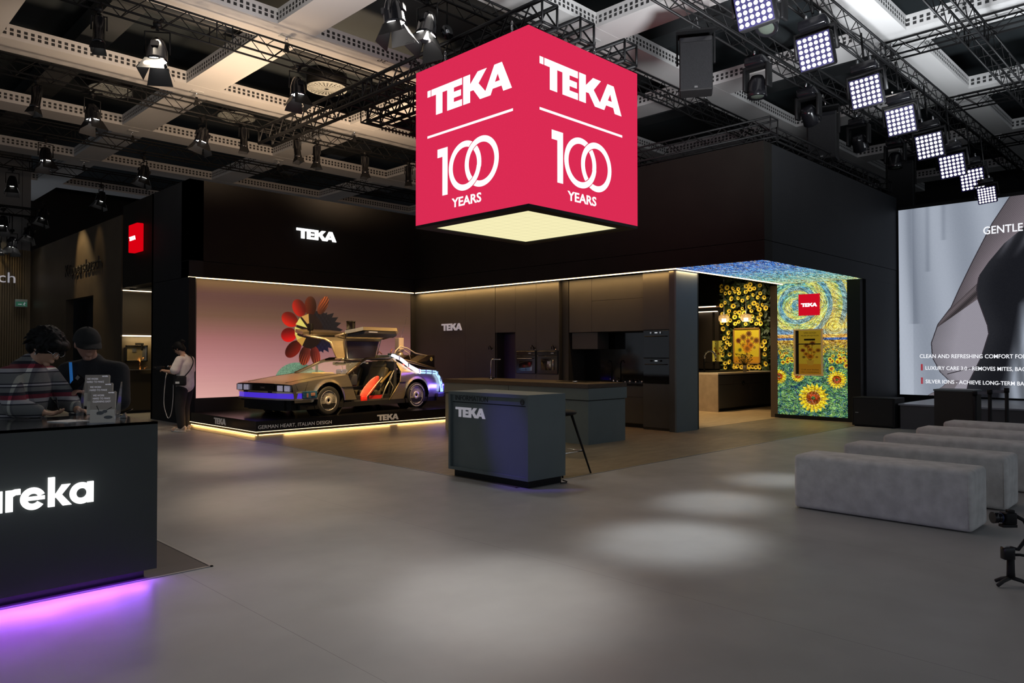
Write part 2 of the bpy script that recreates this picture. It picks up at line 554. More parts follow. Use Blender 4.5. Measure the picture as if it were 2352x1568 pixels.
# roof void and the pale beam grid hanging below it
struct('ceiling', MB().box(-14, 34, -8, 34, 8.6, 8.7), mat('roof_void', (.026, .034, .038), .8, noise=.25, nscale=.7))
NX = [-1.6, 2.60, 6.82, 11.04, 15.2, 19.5, 23.8, 28.1]
NY = [-3.4, .65, 4.85, 8.85, 12.85, 17.05, 21.3, 25.7, 30.1]
for y in NY:
    b = MB()
    b.box(-14, 34, y - .38, y + .38, 7.5, 7.53)
    b.box(-14, 34, y - .38, y - .35, 7.53, 7.78).box(-14, 34, y + .35, y + .38, 7.53, 7.78)
    struct('ceiling', b, M['beam'])
for x in NX:
    b = MB()
    ys = [-8] + NY + [34]
    for y0, y1 in zip(ys[:-1], ys[1:]):
        a0 = y0 + (.38 if y0 > -8 else 0); a1 = y1 - (.38 if y1 < 34 else 0)
        b.box(x - .38, x + .38, a0, a1, 7.503, 7.53)
        b.box(x - .38, x - .35, a0, a1, 7.53, 7.78).box(x + .35, x + .38, a0, a1, 7.53, 7.78)
    struct('ceiling', b, M['beam'])
# services in the void
du = MB()
for y in (6.9, 14.8, 19.2):
    du.tube((-6, y, 8.2), (30, y + .1, 8.2), .16, n=12)
for x in (4.7, 13.2, 17.4):
    du.box(x - .3, x + .3, -6, 30, 8.05, 8.4)
tag(du.build('ceiling_duct', mat('duct_grey', (.03, .034, .036), .5)), 'dark grey ducts and pipes running in the roof void above the beam grid', 'duct', kind='structure')
n36 = text_mb('36', .22, (8.90, 12.62, 7.498), (-1, 0, 0), (0, -1, 0), .003)
tag(n36.build('beam_number', M['darkletter']), 'small black number 36 on the underside of a ceiling beam left of the cube', 'number')

# far end of the hall
wl = MB().box(-14, 6.2, 29.4, 29.6, 0, 5.0)
for i in range(130):
    x = -3 + i * .07
    wl.box(x, x + .035, 29.34, 29.4, 0, 5.0)
struct('wall_back', wl, mat('slatted_wood', (.16, .115, .06), .6))
struct('wall_back', MB().box(-14, 6.2, 29.45, 29.6, 5.0, 8.6), mat('upper_back_wall', (.17, .17, .17), .7))
k = MB().box(6.2, 6.4, 22.4, 25.05, 3.10, 5.0).box(6.2, 6.4, 20.12, 22.4, 0, 5.0).box(6.2, 6.4, 25.05, 29.4, 0, 5.0)
struct('wall_left', k, mat('bronze_panel', (.045, .033, .02), .5, noise=.2, nscale=2))
lamp('SPOT', (5.3, 23.9, 5.9), (6.2, 23.2, 3.6), 520, (1, .72, .36), .04, 52, .7, name='sign_spot')
lamp('SPOT', (5.3, 22.0, 5.9), (6.2, 21.9, 4.2), 70, (1, .72, .36), .04, 34, .8, name='sign_spot')
lamp('SPOT', (4.6, 27.6, 6.4), (4.7, 29.3, 4.3), 160, (1, .75, .4), .04, 60, .9, name='sign_spot')
t = text_mb('Küppersbusch', .50, (6.17, 25.0, 3.78), UY, UZ, .03, fitw=3.4)
tag(t.build('wall_lettering', mat('bronze_letter', (.01, .009, .008), .4)), 'dark raised lettering on the bronze-lit wall above the black doorway, far left', 'sign')
t = text_mb('Küppersbusch', .50, (2.55, 29.33, 3.87), UX, UZ, .03, fitw=3.2)
tag(t.build('wall_lettering', M['letter']), 'pale raised lettering ending in sch on the slatted wall at the left edge', 'sign')
es = thing('exit_sign', 'small green emergency exit sign hanging before the slatted wall, far left', 'sign', (5.9, 29.2, 3.06))
MB().rbox(-.18, .18, -.04, .04, 0, .26, .01).build('housing', mat('exit_housing', (.32, .36, .32), .5), es)
MB().box(-.16, .16, -.045, -.04, .03, .18).build('sign_face', mat('exit_green', (.02, .09, .05), .4, emit=(.02, .10, .06), es=.5), es)
pg = MB().ball((.09, -.048, .15), (.014, .003, .014), 8, 6).path([(.085, -.048, .135), (.075, -.048, .09), (.10, -.048, .05)], .008, 5).path([(.075, -.048, .09), (.04, -.048, .07)], .008, 5).path([(.05, -.048, .12), (.12, -.048, .12)], .006, 5)
pg.prism([(-.10, .085), (-.02, .085), (-.02, .07), (.01, .095), (-.02, .12), (-.02, .105), (-.10, .105)], (0, -.046, 0), (1, 0, 0), (0, 0, 1), (0, -.003, 0))
pg.build('running_figure', M['letter'], es)
MB().tube((0, 0, .26), (0, 0, 5.52), .006, n=5).build('rod', M['black'], es)

# ---------------- the large stand: one block with a recess for car and kitchen, a passage and a side alcove
XF, YF = 12.13, 15.95
ZB, ZT = 3.13, 5.2
f1 = MB().box(6.2, XF, YF - .12, YF + .3, 3.48, ZT).box(6.2, XF, YF - .115, YF + .3, ZB, 3.472)
struct('wall_left', f1, M['fascia'])
f2 = MB().box(XF, XF + .3, 5.95, YF + .3, 3.48, ZT).box(XF + .005, XF + .3, 5.95, YF + .3, ZB, 3.472)
struct('wall_kitchen', f2, M['fascia'])
f3 = MB().box(XF + .3, 18.9, 5.95, 6.15, 3.48, ZT).box(XF + .3, 18.9, 5.955, 6.15, ZB, 3.472)
struct('wall_right', f3, M['fascia_side'])
struct('wall_right', MB().box(16.9, 19.3, 5.957, 6.15, 0, ZB), M['fascia_side'])
struct('ceiling', MB().box(XF + .3, 20.9, 6.15, 14, ZT - .3, ZT - .2).box(6.4, XF, YF + .3, 17.9, ZT - .3, ZT - .2), M['black'])
struct('wall_left', MB().box(6.2, 6.5, YF - .12, 18.0, ZB, ZT).box(6.2, 6.34, YF - .12, 18.0, 0, ZB - .01), M['fascia_side'])
struct('wall_left', MB().box(6.35, 12.2, YF + .02, YF + .3, 0, ZB), M['cabdark'])
struct('wall_left', MB().box(6.2, 10, 17.9, 18, 0, ZT).box(6.2, 6.5, 18.0, 20.0, 3.15, ZT), M['fascia'])

struct('wall_kitchen', MB().box(12.10, 12.5, YF - .02, YF + .5, 0, ZB), M['cabdark'])
struct('wall_left', MB().box(6.8, 6.9, 20.2, 29.4, 0, 4.9), M['black'])  # black sheet added to keep the view through the doorway dark
struct('wall_right', MB().box(30, 30.2, -14, 34, 0, 8.6).box(6.2, 30, 33.8, 34, 0, 8.6), M['black'])
# side alcove seen past the stand's left end
ap = thing('display_panel', 'tall brown display panel with sink and tap in the alcove left of the standing visitor', 'panel', (6.2, 20.0, 0))
MB().box(0, 1.3, 0, .1, 1.97, 3.08).build('upper_panel', mat('panel_brown', (.06, .047, .034), .5), ap)
MB().box(0, 1.3, .02, .1, .06, 1.93).build('lower_panel', mat('panel_brown_dark', (.045, .034, .02), .5), ap)
MB().box(0, 1.3, -.02, 0, 1.935, 1.965).build('led_strip', M['strip_soft'], ap)
MB().box(0, 1.3, -.02, 0, 3.08, 3.10).build('led_strip', M['strip_soft'], ap)
MB().box(-.02, 1.3, 0, .1, 0, .06).build('plinth', M['black'], ap)
struct('ceiling', MB().box(6.5, 8.3, 18.0, 20.1, 3.12, 3.2), M['fascia'])
sk = thing('wall_sink', 'steel basin mounted upright on the brown display panel under the light line', 'sink', (6.27, 19.98, 1.30))
sm = MB().box(0, .52, -.03, .01, 0, .03).box(0, .52, -.03, .01, .38, .41).box(0, .03, -.03, .01, 0, .41).box(.49, .52, -.03, .01, 0, .41)
sm.build('rim', M['chrome'], sk)
MB().box(.03, .40, 0, .01, .03, .38).build('basin', mat('brass_steel', (.62, .50, .28), .3, .8), sk)
MB().box(.40, .49, -.002, .01, .03, .38).build('drainer', M['steelgrey'], sk)
MB().box(.16, .26, -.008, 0, .24, .34).build('drain_cover', M['steelgrey'], sk)
MB().box(.22, .40, -.10, -.02, .42, .47).box(.34, .38, -.12, -.08, .28, .44).build('hanging_tap', M['blackmetal'], sk)
tp = thing('copper_tap', 'small copper tap on the thin shelf below the wall basin', 'tap', (6.60, 19.93, 1.10))
MB().tube((0, 0, 0), (0, 0, .25), .022, n=10).tube((0, 0, .24), (.07, -.08, .29), .018, n=8).build('spout', mat('copper', (.6, .25, .08), .25, 1), tp)
MB().tube((.11, 0, 0), (.11, 0, .04), .02, n=10).tube((.11, 0, .04), (.17, -.02, .07), .006, n=6).build('lever', mat('copper_lever', (.5, .22, .08), .3, 1), tp)
tag(MB().box(6.33, 6.98, 19.86, 20.0, 1.085, 1.10).build('wall_shelf', M['steelgrey']), 'thin metal shelf under the basin on the brown display panel', 'shelf')
lamp('AREA', (6.8, 19.85, 1.93), (6.8, 19.97, .6), 12, (1, .74, .38), 1.0, sy=.05, name='alcove_light')
lamp('AREA', (6.8, 18.9, 3.05), (6.8, 19.2, 0), 9, (1, .75, .42), .8, sy=.3, name='alcove_light')

# red light box sticking out above the alcove
lb = thing('light_box', 'red lit box with white wordmark high on the dark wall, left', 'sign', (6.05, 18.55, 3.93))
MB().rbox(0, .15, 0, .58, 0, .66, .01, 1).build('box_body', emat('red_box', srgb((226, 0, 18)), .9), lb)
logo_mb(.44, (-.001, .52, .27), UY, UZ, .006).build('wordmark', M['logo_on'], lb)

# ================================================================ LED STRIPS under the fascia
st = MB().box(6.2, XF, YF - .10, YF - .075, ZB - .02, ZB - .002)
tag(st.build('led_strip', M['strip']), 'warm white light line running above the car backdrop screen', 'light strip')
st = MB().box(XF + .03, XF + .055, 7.78, YF - .12, ZB - .02, ZB - .002)
tag(st.build('led_strip', M['strip']), 'warm white light line running above the dark kitchen wall', 'light strip')
st = MB().box(XF + .03, 16.7, 7.74, 7.765, ZB - .02, ZB - .002)
tag(st.build('led_strip', M['strip']), 'warm white light line between the painted ceiling and the inner kitchen', 'light strip')

# lit wordmark on the left fascia
tag(logo_mb(1.06, (8.67, YF - .121, 4.22), UX, UZ, .03).build('wall_wordmark', M['logo_on']), 'glowing white wordmark on the black fascia above the car', 'sign')
lamp('AREA', (9.2, YF - .5, 4.35), (9.2, YF, 4.35), .35, (1, 1, 1), .8, sy=.3, name='wordmark_glow')

# ================================================================ CAR BACKDROP SCREEN (drawn picture)
def backdrop():
    w, h = 1150, 510
    yy, xx = np.mgrid[0:h, 0:w].astype(np.float32)
    X = 6.35 + (xx + .5) / w * 5.76
    Z = 3.10 - (yy + .5) / h * 2.55
    v = (3.10 - Z) / 2.55
    stops = [0, .12, .3, .5, .72, 1]
    cols = np.array([(96, 68, 40), (86, 56, 52), (106, 76, 60), (150, 98, 96), (178, 124, 124), (205, 155, 148)]) / 255.
    a = np.stack([np.interp(v, stops, cols[:, i]) for i in range(3)], -1)
    rs = np.random.RandomState(3)
    wob = np.repeat(rs.rand(h // 2 + 1, 1), 2, 0)[:h] * .012
    a = a * (1.10 - .28 * ((X - 6.35) / 5.76)[..., None]) + wob[..., None]

    def put(mask, col, k=1.0):
        c = np.array(col, np.float32) / 255
        m = (np.clip(mask, 0, 1) * k)[..., None]
        a[:] = a * (1 - m) + c * m

    def ell(cx, cz, rx, rz, ang):
        t = math.radians(ang)
        dx, dz = X - cx, Z - cz
        p = dx * math.cos(t) + dz * math.sin(t); q = -dx * math.sin(t) + dz * math.cos(t)
        return p, q, np.clip((1 - (p / rx) ** 2 - (q / rz) ** 2) * 14, 0, 1)

    def tri(pts):
        m = np.ones_like(X)
        n = len(pts)
        ar = sum(pts[i][0] * pts[(i + 1) % n][1] - pts[(i + 1) % n][0] * pts[i][1] for i in range(n))
        s = 1 if ar > 0 else -1
        for i in range(n):
            x0, z0 = pts[i]; x1, z1 = pts[(i + 1) % n]
            L = math.hypot(x1 - x0, z1 - z0)
            m = np.minimum(m, np.clip(((x1 - x0) * (Z - z0) - (z1 - z0) * (X - x0)) * s / L * 90 + .5, 0, 1))
        return m
    # grey-green bushes
    tx = rs.rand(h, w)
    for (cx, cz, rx, rz) in ((8.76, .86, .56, .44), (9.25, .76, .50, .36), (7.95, .62, .35, .18)):
        p, q, m = ell(cx, cz, rx, rz, 0)
        base = np.stack([50 + 110 * tx ** 1.5, 78 + 120 * tx ** 1.5, 64 + 96 * tx ** 1.5], -1) / 255 * (.75 + .45 * np.clip(-p / rx + q / rz, -.6, .8))[..., None]
        a[:] = a * (1 - m[..., None]) + base * m[..., None]
    # stem, dark seed body and spiky leaves
    fx, fz = 9.12, 2.04
    put(tri([(9.24, .6), (9.31, .6), (9.34, 1.5), (9.27, 1.5)]), (44, 70, 66))
    for ang, L in ((58, .60), (44, .72), (31, .76), (18, .78), (4, .80), (-10, .74), (-24, .76), (-40, .72), (-56, .66), (-70, .60)):
        t = math.radians(ang); wd = .17
        tip = (fx + .16 + L * math.cos(t) * .92, fz + L * math.sin(t) * .92)
        bx, bz = fx + .10, fz
        nx, nz = -math.sin(t) * wd, math.cos(t) * wd
        mx_, mz_ = (bx + tip[0]) / 2, (bz + tip[1]) / 2
        put(tri([(mx_ + nx, mz_ + nz), (mx_ - nx, mz_ - nz), tip]), (22 + ang % 7, 24, 26 if ang > -15 else 44))
    p, q, m = ell(9.32, fz, .42, .50, 0)
    body = np.array((24, 22, 25)) / 255. + (.03 * np.sin(p * 60) * np.sin(q * 44))[..., None] + np.array((0, 0, .10)) * np.clip(-q / .5, 0, 1)[..., None]
    a[:] = a * (1 - m[..., None]) + body * m[..., None]
    PET = ((90, .60, (84, 26, 10), 0, .24, .16), (62, .72, (104, 46, 24), 1, .25, .12), (119, .62, (166, 28, 18), 0, .22, .17), (154, .60, (186, 28, 16), 0, .22, .17), (190, .57, (190, 16, 18), 0, .20, .17),
           (224, .62, (104, 22, 14), 0, .25, .16), (256, .60, (96, 34, 26), 2, .24, .15), (283, .60, (110, 36, 30), 2, .24, .13))
    for i, (ang, L, cc, stp, rx_, rz_) in enumerate(PET):
        t = math.radians(ang)
        cx, cz = fx + L * math.cos(t), fz + L * math.sin(t)
        p, q, m = ell(cx, cz, rx_, rz_, ang)
        st_ = .5 + .5 * np.sin(q * 110 + 2 * np.sin(p * 9))
        sh = .80 + .45 * np.clip(q / .16 * (1 if ang > 180 else 1), -.7, .7) + .08 * rs.rand(h, w)
        colr = np.array(cc)[None, None] / 255. * sh[..., None]
        if stp: colr = colr + np.array((.42, .19, .07))[None, None] * (np.clip(p / rx_ + (.3 if stp == 2 else .6), 0, 1) * st_ ** 2)[..., None]
        a[:] = a * (1 - m[..., None]) + colr * m[..., None]
    p, q, m = ell(fx - .02, fz, .36, .42, 0); put(m, (30, 18, 15))
    for j, (a0, c) in enumerate(((112, (204, 152, 78)), (146, (226, 210, 104)), (182, (226, 214, 108)), (206, (216, 190, 92)), (226, (196, 146, 66)))):
        t0, t1 = math.radians(a0 - 15), math.radians(a0 + 13); tm_ = math.radians(a0 - 4)
        put(tri([(fx + .42 * math.cos(t0), fz + .42 * math.sin(t0)), (fx + .42 * math.cos(t1), fz + .42 * math.sin(t1)), (fx + .10 * math.cos(tm_), fz + .12 * math.sin(tm_))]), c)
    return a


sc = thing('led_screen', 'wide mauve LED backdrop showing a red flower behind the silver car', 'screen', (0, 0, 0))
screen_panel('screen_face', (6.35, YF, .55), (12.11, YF, .55), (12.11, YF, 3.10), (6.35, YF, 3.10), .02, image_mat('backdrop_picture', backdrop(), .92, .025), sc)
MB().box(6.345, 6.39, YF - .05, YF + .0, .55, 3.12).build('side_frame', M['cab'], sc)
MB().box(6.35, 12.12, YF - .02, YF + .03, 0, .545).build('lower_panel', M['cabdark'], sc)

# ================================================================ CAR PLINTH
pl = thing('car_plinth', 'low black plinth with glowing base carrying the silver car', 'plinth', (6.23, 12.8, 0))
MB().box(0, 5.9, 0, 3.1, .075, .27).build('platform', M['blackgloss'], pl)
MB().box(.08, 5.82, .08, 3.1, 0, .075).build('base', M['black'], pl)
MB().box(0, 5.9, -.006, 0, .072, .080).box(-.006, 0, -.006, 3.1, .072, .080).build('edge_light', emat('edge_light', (1, .8, .5), 2.2), pl)
MB().box(.07, 5.82, .03, .04, .008, .022).box(.03, .04, .03, 3.1, .008, .022).build('under_light', M['striplow'], pl)
logo_mb(.54, (-.001, 14.60 - 12.8, .115), UY, UZ, .006).build('wordmark', M['lettergrey'], pl)
logo_mb(.54, (8.86 - 6.23, -.001, .115), UX, UZ, .006).build('wordmark', M['lettergrey'], pl)
text_mb('GERMAN HEART, ITALIAN DESIGN', .095, (.04, -.001, .128), UX, UZ, .004, fitw=1.52).build('slogan', M['lettergrey'], pl)
for xx in (8.0, 10.6):
    lamp('AREA', (xx, 12.83, .045), (xx, 12.0, 0), 7, (1, .55, .16), 2.4, sy=.03, name='plinth_glow')
lamp('AREA', (6.26, 14.3, .045), (5.4, 14.3, 0), 7, (1, .55, .16), 2.8, sy=.03, name='plinth_glow')

# ================================================================ PAINTED PASSAGE (sunflower LED wall and ceiling)
def strokes(h, w, f, seed, k=3):
    """short brush dashes following the angle field f, drawn k picture points wide"""
    if k > 1:
        hs, ws = h // k + 1, w // k + 1
        s = strokes(hs, ws, np.asarray(f)[::k, ::k][:hs, :ws] if np.asarray(f)[::k, ::k].shape == (hs, ws) else np.pad(np.asarray(f)[::k, ::k], ((0, hs - len(f[::k])), (0, ws - f[::k, ::k].shape[1])), mode='edge'), seed, 1)
        return s.repeat(k, 0).repeat(k, 1)[:h, :w]
    rs = np.random.RandomState(seed)
    n = rs.rand(h, w).astype(np.float32)
    yy, xx = np.mgrid[0:h, 0:w].astype(np.float32)
    acc = np.zeros((h, w), np.float32)
    cx, sy = np.cos(f), np.sin(f)
    K = 4
    for k in range(-K, K + 1):
        xi = np.clip((xx + cx * k * .9).astype(int), 0, w - 1); yi = np.clip((yy + sy * k * .9).astype(int), 0, h - 1)
        acc += n[yi, xi]
    acc /= (2 * K + 1)
    return np.clip((acc - .5) * 4.8, -1, 1)


def sunflower(a, X, Y, cx, cy, r, rs):
    d = np.hypot(X - cx, Y - cy); t = np.arctan2(Y - cy, X - cx)
    n = 19
    edge = r * (.76 + .24 * np.abs(np.sin(t * n / 2 + rs.rand() * 6)) + .05 * np.sin(t * 37))
    m = d < edge
    sh = .72 + .38 * np.abs(np.sin(t * n / 2 + 1.0)) + .1 * np.sin(d / r * 30)
    col = np.stack([238 * sh, (178 + 30 * (d / r)) * sh * .95, 34 * sh], -1) / 255
    a[m] = col[m]
    m = d < r * .47
    g = .6 + .5 * rs.rand(*d.shape)
    a[m] = (np.array((150, 72, 18)) / 255 * g[..., None])[m]
    m = d < r * .30
    a[m] = (np.array((176, 64, 26)) / 255 * g[..., None])[m]
    m = d < r * .13
    a[m] = (np.array((66, 96, 30)) / 255 * g[..., None])[m]


def painted_wall():
    h, w = 1000, 500     # 3.1 x 1.6 m
    yy, xx = np.mgrid[0:h, 0:w].astype(np.float32)
    rs = np.random.RandomState(5)
    u, v = xx / w, yy / h
    # angle field: swirls in the sky, level bands at the horizon
    f = np.zeros((h, w), np.float32)
    c1x, c1y = .30 * w, .165 * h
    c2x, c2y = .83 * w, .335 * h
    f1 = np.arctan2(yy - c1y, xx - c1x) + PI / 2
    f2 = np.arctan2(yy - c2y, xx - c2x) + PI / 2
    d1 = np.hypot(xx - c1x, yy - c1y); d2 = np.hypot(xx - c2x, yy - c2y)
    w1 = np.exp(-(d1 / 210) ** 2); w2 = np.exp(-(d2 / 120) ** 2); w0 = .12
    cx = w1 * np.cos(2 * f1) + w2 * np.cos(2 * f2) + w0
    sx = w1 * np.sin(2 * f1) + w2 * np.sin(2 * f2) + .06
    f = np.arctan2(sx, cx) / 2
    st = strokes(h, w, f, 1)
    st2 = strokes(h, w, f + .1, 2)
    st3 = strokes(h, w, f - .1, 8)
    a = np.zeros((h, w, 3), np.float32)
    pal = np.array([(40, 92, 120), (96, 168, 168), (150, 190, 110), (216, 206, 78), (236, 224, 112), (190, 150, 60)]) / 255.
    swirl = .56 + .20 * np.sin(d1 / 15 + 2 * f1) + .25 * (u - .4) + .18 * st2 + .14 * np.exp(-(d2 / 100) ** 2) * 3
    swirl = np.clip(swirl + .06 + .30 * (v / .4 - .45) + .10 * (rs.rand(h, w) - .5) + .30 * st3, 0, 1)
    for i in range(3): a[..., i] = np.interp(swirl, np.linspace(0, 1, 6), pal[:, i])
    blue = (np.abs(np.sin(d1 / 33 + .8)) > .86) | (st3 > .55)
    a[blue] = a[blue] * .35 + np.array((60, 120, 176)) / 255. * .65
    # horizon glow, blue line
    def band(c0, c1, col, k=1):
        m = np.clip(1 - np.abs((v - (c0 + c1) / 2) / ((c1 - c0) / 2)) ** 4, 0, 1)[..., None] * k
        a[:] = a * (1 - m) + np.array(col) / 255. * m
    band(.345, .405, (96, 128, 168), .75)
    band(.385, .425, (232, 154, 66), .95)
    m = np.exp(-(d2 / 62) ** 2)[..., None]
    a[:] = a * (1 - m) + np.array((250, 222, 96)) / 255. * m
    m = (np.abs(d2 % 26 - 13) < 3.2)[..., None] * np.exp(-(d2 / 95) ** 2)[..., None] * .45
    a[:] = a * (1 - m) + np.array((190, 138, 30)) / 255. * m
    band(.413, .435, (48, 82, 150), .95)
    # field
    fld = v > .432
    leaf = .5 + .5 * np.sin(xx / 17 + 3 * np.sin(yy / 31)) * np.sin(yy / 21 + 2 * np.sin(xx / 27))
    fs = strokes(h, w, np.sin(xx / 40) * 1.2 + np.cos(yy / 33) * 1.5, 3)
    g = np.stack([40 + 62 * leaf + 46 * fs, 84 + 62 * leaf + 44 * fs, 62 + 6 * leaf + 26 * fs], -1) / 255
    dk = fs < -.35
    g[dk] = np.array((22, 52, 88)) / 255.
    far = np.clip((.56 - v) / .12, 0, 1)[..., None]
    fy = np.stack([208 + 42 * fs, 140 + 40 * fs, 40 + 26 * fs], -1) / 255
    g = g * (1 - far * .8) + fy * far * .8
    a[fld] = g[fld]
    for k in range(90):
        vv = .455 + .14 * rs.rand()
        r = 3 + (vv - .44) * 95
        sunflower(a, xx, yy, rs.rand() * w, vv * h, r, rs)
    for (cx_, cy_, r) in ((.76, .575, 17), (.90, .57, 20), (.78, .645, 22), (.08, .60, 18), (.16, .57, 14), (.98, .62, 22), (.30, .59, 16)):
        sunflower(a, xx, yy, cx_ * w, cy_ * h, r, rs)
    sunflower(a, xx, yy, .02 * w, .71 * h, 58, rs)
    sunflower(a, xx, yy, .30 * w, .70 * h, 50, rs)
    sunflower(a, xx, yy, .85 * w, .725 * h, 68, rs)
    sunflower(a, xx, yy, .52 * w, .865 * h, 108, rs)
    a *= (1 + .55 * st)[..., None]
    a *= (.72 + .50 * rs.rand(h // 4, w // 4).repeat(4, 0).repeat(4, 1))[..., None]
    sk_ = (rs.rand(h // 3 + 1, w // 3 + 1) > .93).repeat(3, 0).repeat(3, 1)[:h, :w]
    a[sk_] = a[sk_] * .4 + .55
    return a * 1.05


def painted_ceiling():
    rs2 = np.random.RandomState(9)
    h, w = 420, 900
    yy, xx = np.mgrid[0:h, 0:w].astype(np.float32)
    f = .10 * np.sin(xx / 70) + .22 * np.sin(yy / 40 + xx / 120)
    st = strokes(h, w, f, 11); s2 = strokes(h, w, f, 12)
    u = xx / w
    t = np.clip(u + .22 * s2 + .05 * np.sin(yy / 19 + xx / 60), 0, 1)
    pal = np.array([(44, 84, 160), (66, 104, 184), (84, 134, 180), (86, 150, 160), (112, 168, 146), (160, 178, 112)]) / 255.
    a = np.stack([np.interp(t, np.linspace(0, 1, 6), pal[:, i]) for i in range(3)], -1)
    o = (s2 > .62)
    a[o] = np.array((186, 146, 96)) / 255.
    sp = rs2.rand(h // 4, w // 4).repeat(4, 0).repeat(4, 1)
    return a * (1 + .75 * st)[..., None] * (.62 + .76 * sp)[..., None] * 1.05 + (sp > .93)[..., None] * .35


lw = thing('led_wall', 'tall LED wall with a painted sunflower field and swirling sky at the passage', 'screen', (16.7, 7.95, 0))
screen_panel('screen_face', (16.7, 7.88, .09), (16.7, 6.28, .09), (16.7, 6.28, 3.12), (16.7, 7.88, 3.12), .03, image_mat('sunflower_field', painted_wall(), .95), lw)
for c in [lw.children[0]]: c.location = (-16.7, -7.95, 0)
MB().box(-.02, .25, -1.95, -1.67, 0, 3.13).build('side_frame', M['black'], lw)
MB().box(-.012, .06, -1.67, .0, 0, .09).build('base_rail', M['black'], lw)
MB().box(0.005, .25, -1.67, .08, 0, 3.13).build('back_box', M['black'], lw)
MB().box(-.01, .22, -.07, .10, 0, 3.10).build('edge_post', mat('bronze_post', (.12, .085, .055), .45), lw)
pc = thing('led_ceiling', 'blue and green painted LED ceiling over the passage', 'screen', (0, 0, 0))
screen_panel('screen_face', (12.13, 5.96, 3.126), (12.13, 7.74, 3.126), (16.7, 7.74, 3.126), (16.7, 5.96, 3.126), .02, image_mat('painted_ceiling', painted_ceiling().transpose(1, 0, 2)[::-1], 1.0), pc)
tag(MB().box(16.69, 16.695, 6.88, 7.37, 2.37, 2.86).build('red_panel', emat('red_panel', srgb((208, 14, 36)), .95)), 'red square panel on the painted sunflower wall', 'sign')
rp = bpy.data.objects['red_panel']
logo_mb(.37, (16.688, 7.31, 2.57), UY, UZ, .004).build('wordmark', M['logo_on'], rp)

# framed oven in the painted wall
ov = thing('framed_oven', 'gold-framed display oven set into the sunflower wall below the red panel', 'oven', (16.7, 7.47, 1.0))
fr = MB().box(-.06, .0, -.66, 0, 0, .03).box(-.06, .0, -.66, 0, 1.03, 1.06).box(-.06, .0, -.03, 0, 0, 1.06).box(-.06, .0, -.66, -.63, 0, 1.06)
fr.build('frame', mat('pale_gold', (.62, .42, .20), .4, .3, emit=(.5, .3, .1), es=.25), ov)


def vase_art(h, w, flowers, ground=(206, 178, 46), low=(196, 140, 34), split=.80, seed=3, drop=0, big=1):
    """plain generic bunch of flowers in a pot on a yellow ground"""
    rs = np.random.RandomState(seed)
    yy, xx = np.mgrid[0:h, 0:w].astype(np.float32)
    if drop: yy = (yy - drop * h) / (1 - drop - .10)
    a = np.zeros((h, w, 3), np.float32) + np.array(ground) / 255.
    a[yy > split * h] = np.array(low) / 255.
    a += (rs.rand(h, w, 1) - .5) * .06
    for x0, y0, x1, y1 in flowers['stems']:
        for t in np.linspace(0, 1, 90):
            cx, cy = (x0 + (x1 - x0) * t) * w, (y0 + (y1 - y0) * t) * h
            a[(np.hypot(xx - cx, yy - cy) < w * .012)] = (.35, .36, .08)
    px, py, pr = flowers['pot']
    m = (np.abs(xx - px * w) < pr * w * (1 - .35 * (yy / h - py) / .16)) & (yy > py * h) & (yy < (py + .16) * h)
    a[m] = (.76, .60, .18)
    for (fx, fy, fr_, c) in flowers['heads']:
        d = np.hypot(xx - fx * w, yy - fy * h); t = np.arctan2(yy - fy * h, xx - fx * w)
        e = fr_ * big * w * (.8 + .2 * np.sin(t * 11 + fx * 30))
        a[d < e] = np.array(c) / 255.
        a[d < e * .55] = np.array(c) / 255. * .62
    return a


FL = {'stems': [(.5, .72, .35, .2), (.5, .72, .6, .14), (.5, .72, .78, .36), (.5, .72, .2, .4)], 'pot': (.5, .68, .17),
      'heads': [(.34, .2, .12, (150, 92, 24)), (.60, .13, .12, (140, 80, 26)), (.18, .36, .1, (132, 60, 24)), (.84, .36, .11, (160, 100, 24)), (.5, .34, .12, (186, 120, 28)),
                (.66, .42, .1, (206, 150, 34)), (.32, .48, .11, (190, 120, 26)), (.5, .56, .15, (196, 118, 24)), (.22, .58, .08, (150, 120, 36)), (.78, .58, .1, (214, 168, 44)), (.42, .25, .08, (180, 116, 26))]}
scn = screen_panel('display_face', (-.01, -.10, .03), (-.01, -.63, .03), (-.01, -.63, 1.03), (-.01, -.10, 1.03), .005, image_mat('oven_front_art', vase_art(400, 220, FL, drop=.20, big=1.25) * np.array((.72, .68, .66)), .75), ov)
MB().box(-.012, 0, -.10, -.03, .03, 1.03).build('inner_shadow_gap', M['black'], ov)
MB().tube((-.045, -.08, .72), (-.045, -.62, .72), .012, n=8).tube((-.045, -.12, .72), (0, -.12, .72), .008, n=6).tube((-.045, -.60, .72), (0, -.60, .72), .008, n=6).build('handle', M['blackmetal'], ov)
MB().box(-.016, -.01, -.23, -.48, .80, .84).tube((-.03, -.25, .82), (-.01, -.25, .82), .02, n=10).tube((-.03, -.46, .82), (-.01, -.46, .82), .02, n=10).build('control_panel', M['blackgloss'], ov)
tm = text_mb('VAN GOGH', .055, (-.014, -.22, .955), UY, UZ, .002, fitw=.28)
tm2 = text_mb('MUSEUM EDITION', .045, (-.014, -.16, .895), UY, UZ, .002, fitw=.40)
tm3 = text_mb('Craft your kitchen', .045, (-.014, -.16, .125), UY, UZ, .002, fitw=.40)
tm4 = text_mb('into a masterpiece', .045, (-.014, -.16, .07), UY, UZ, .002, fitw=.40)
for t_ in (tm2, tm3, tm4): tm.add(t_.v, t_.f)
tm.build('lettering', M['darkletter'], ov)

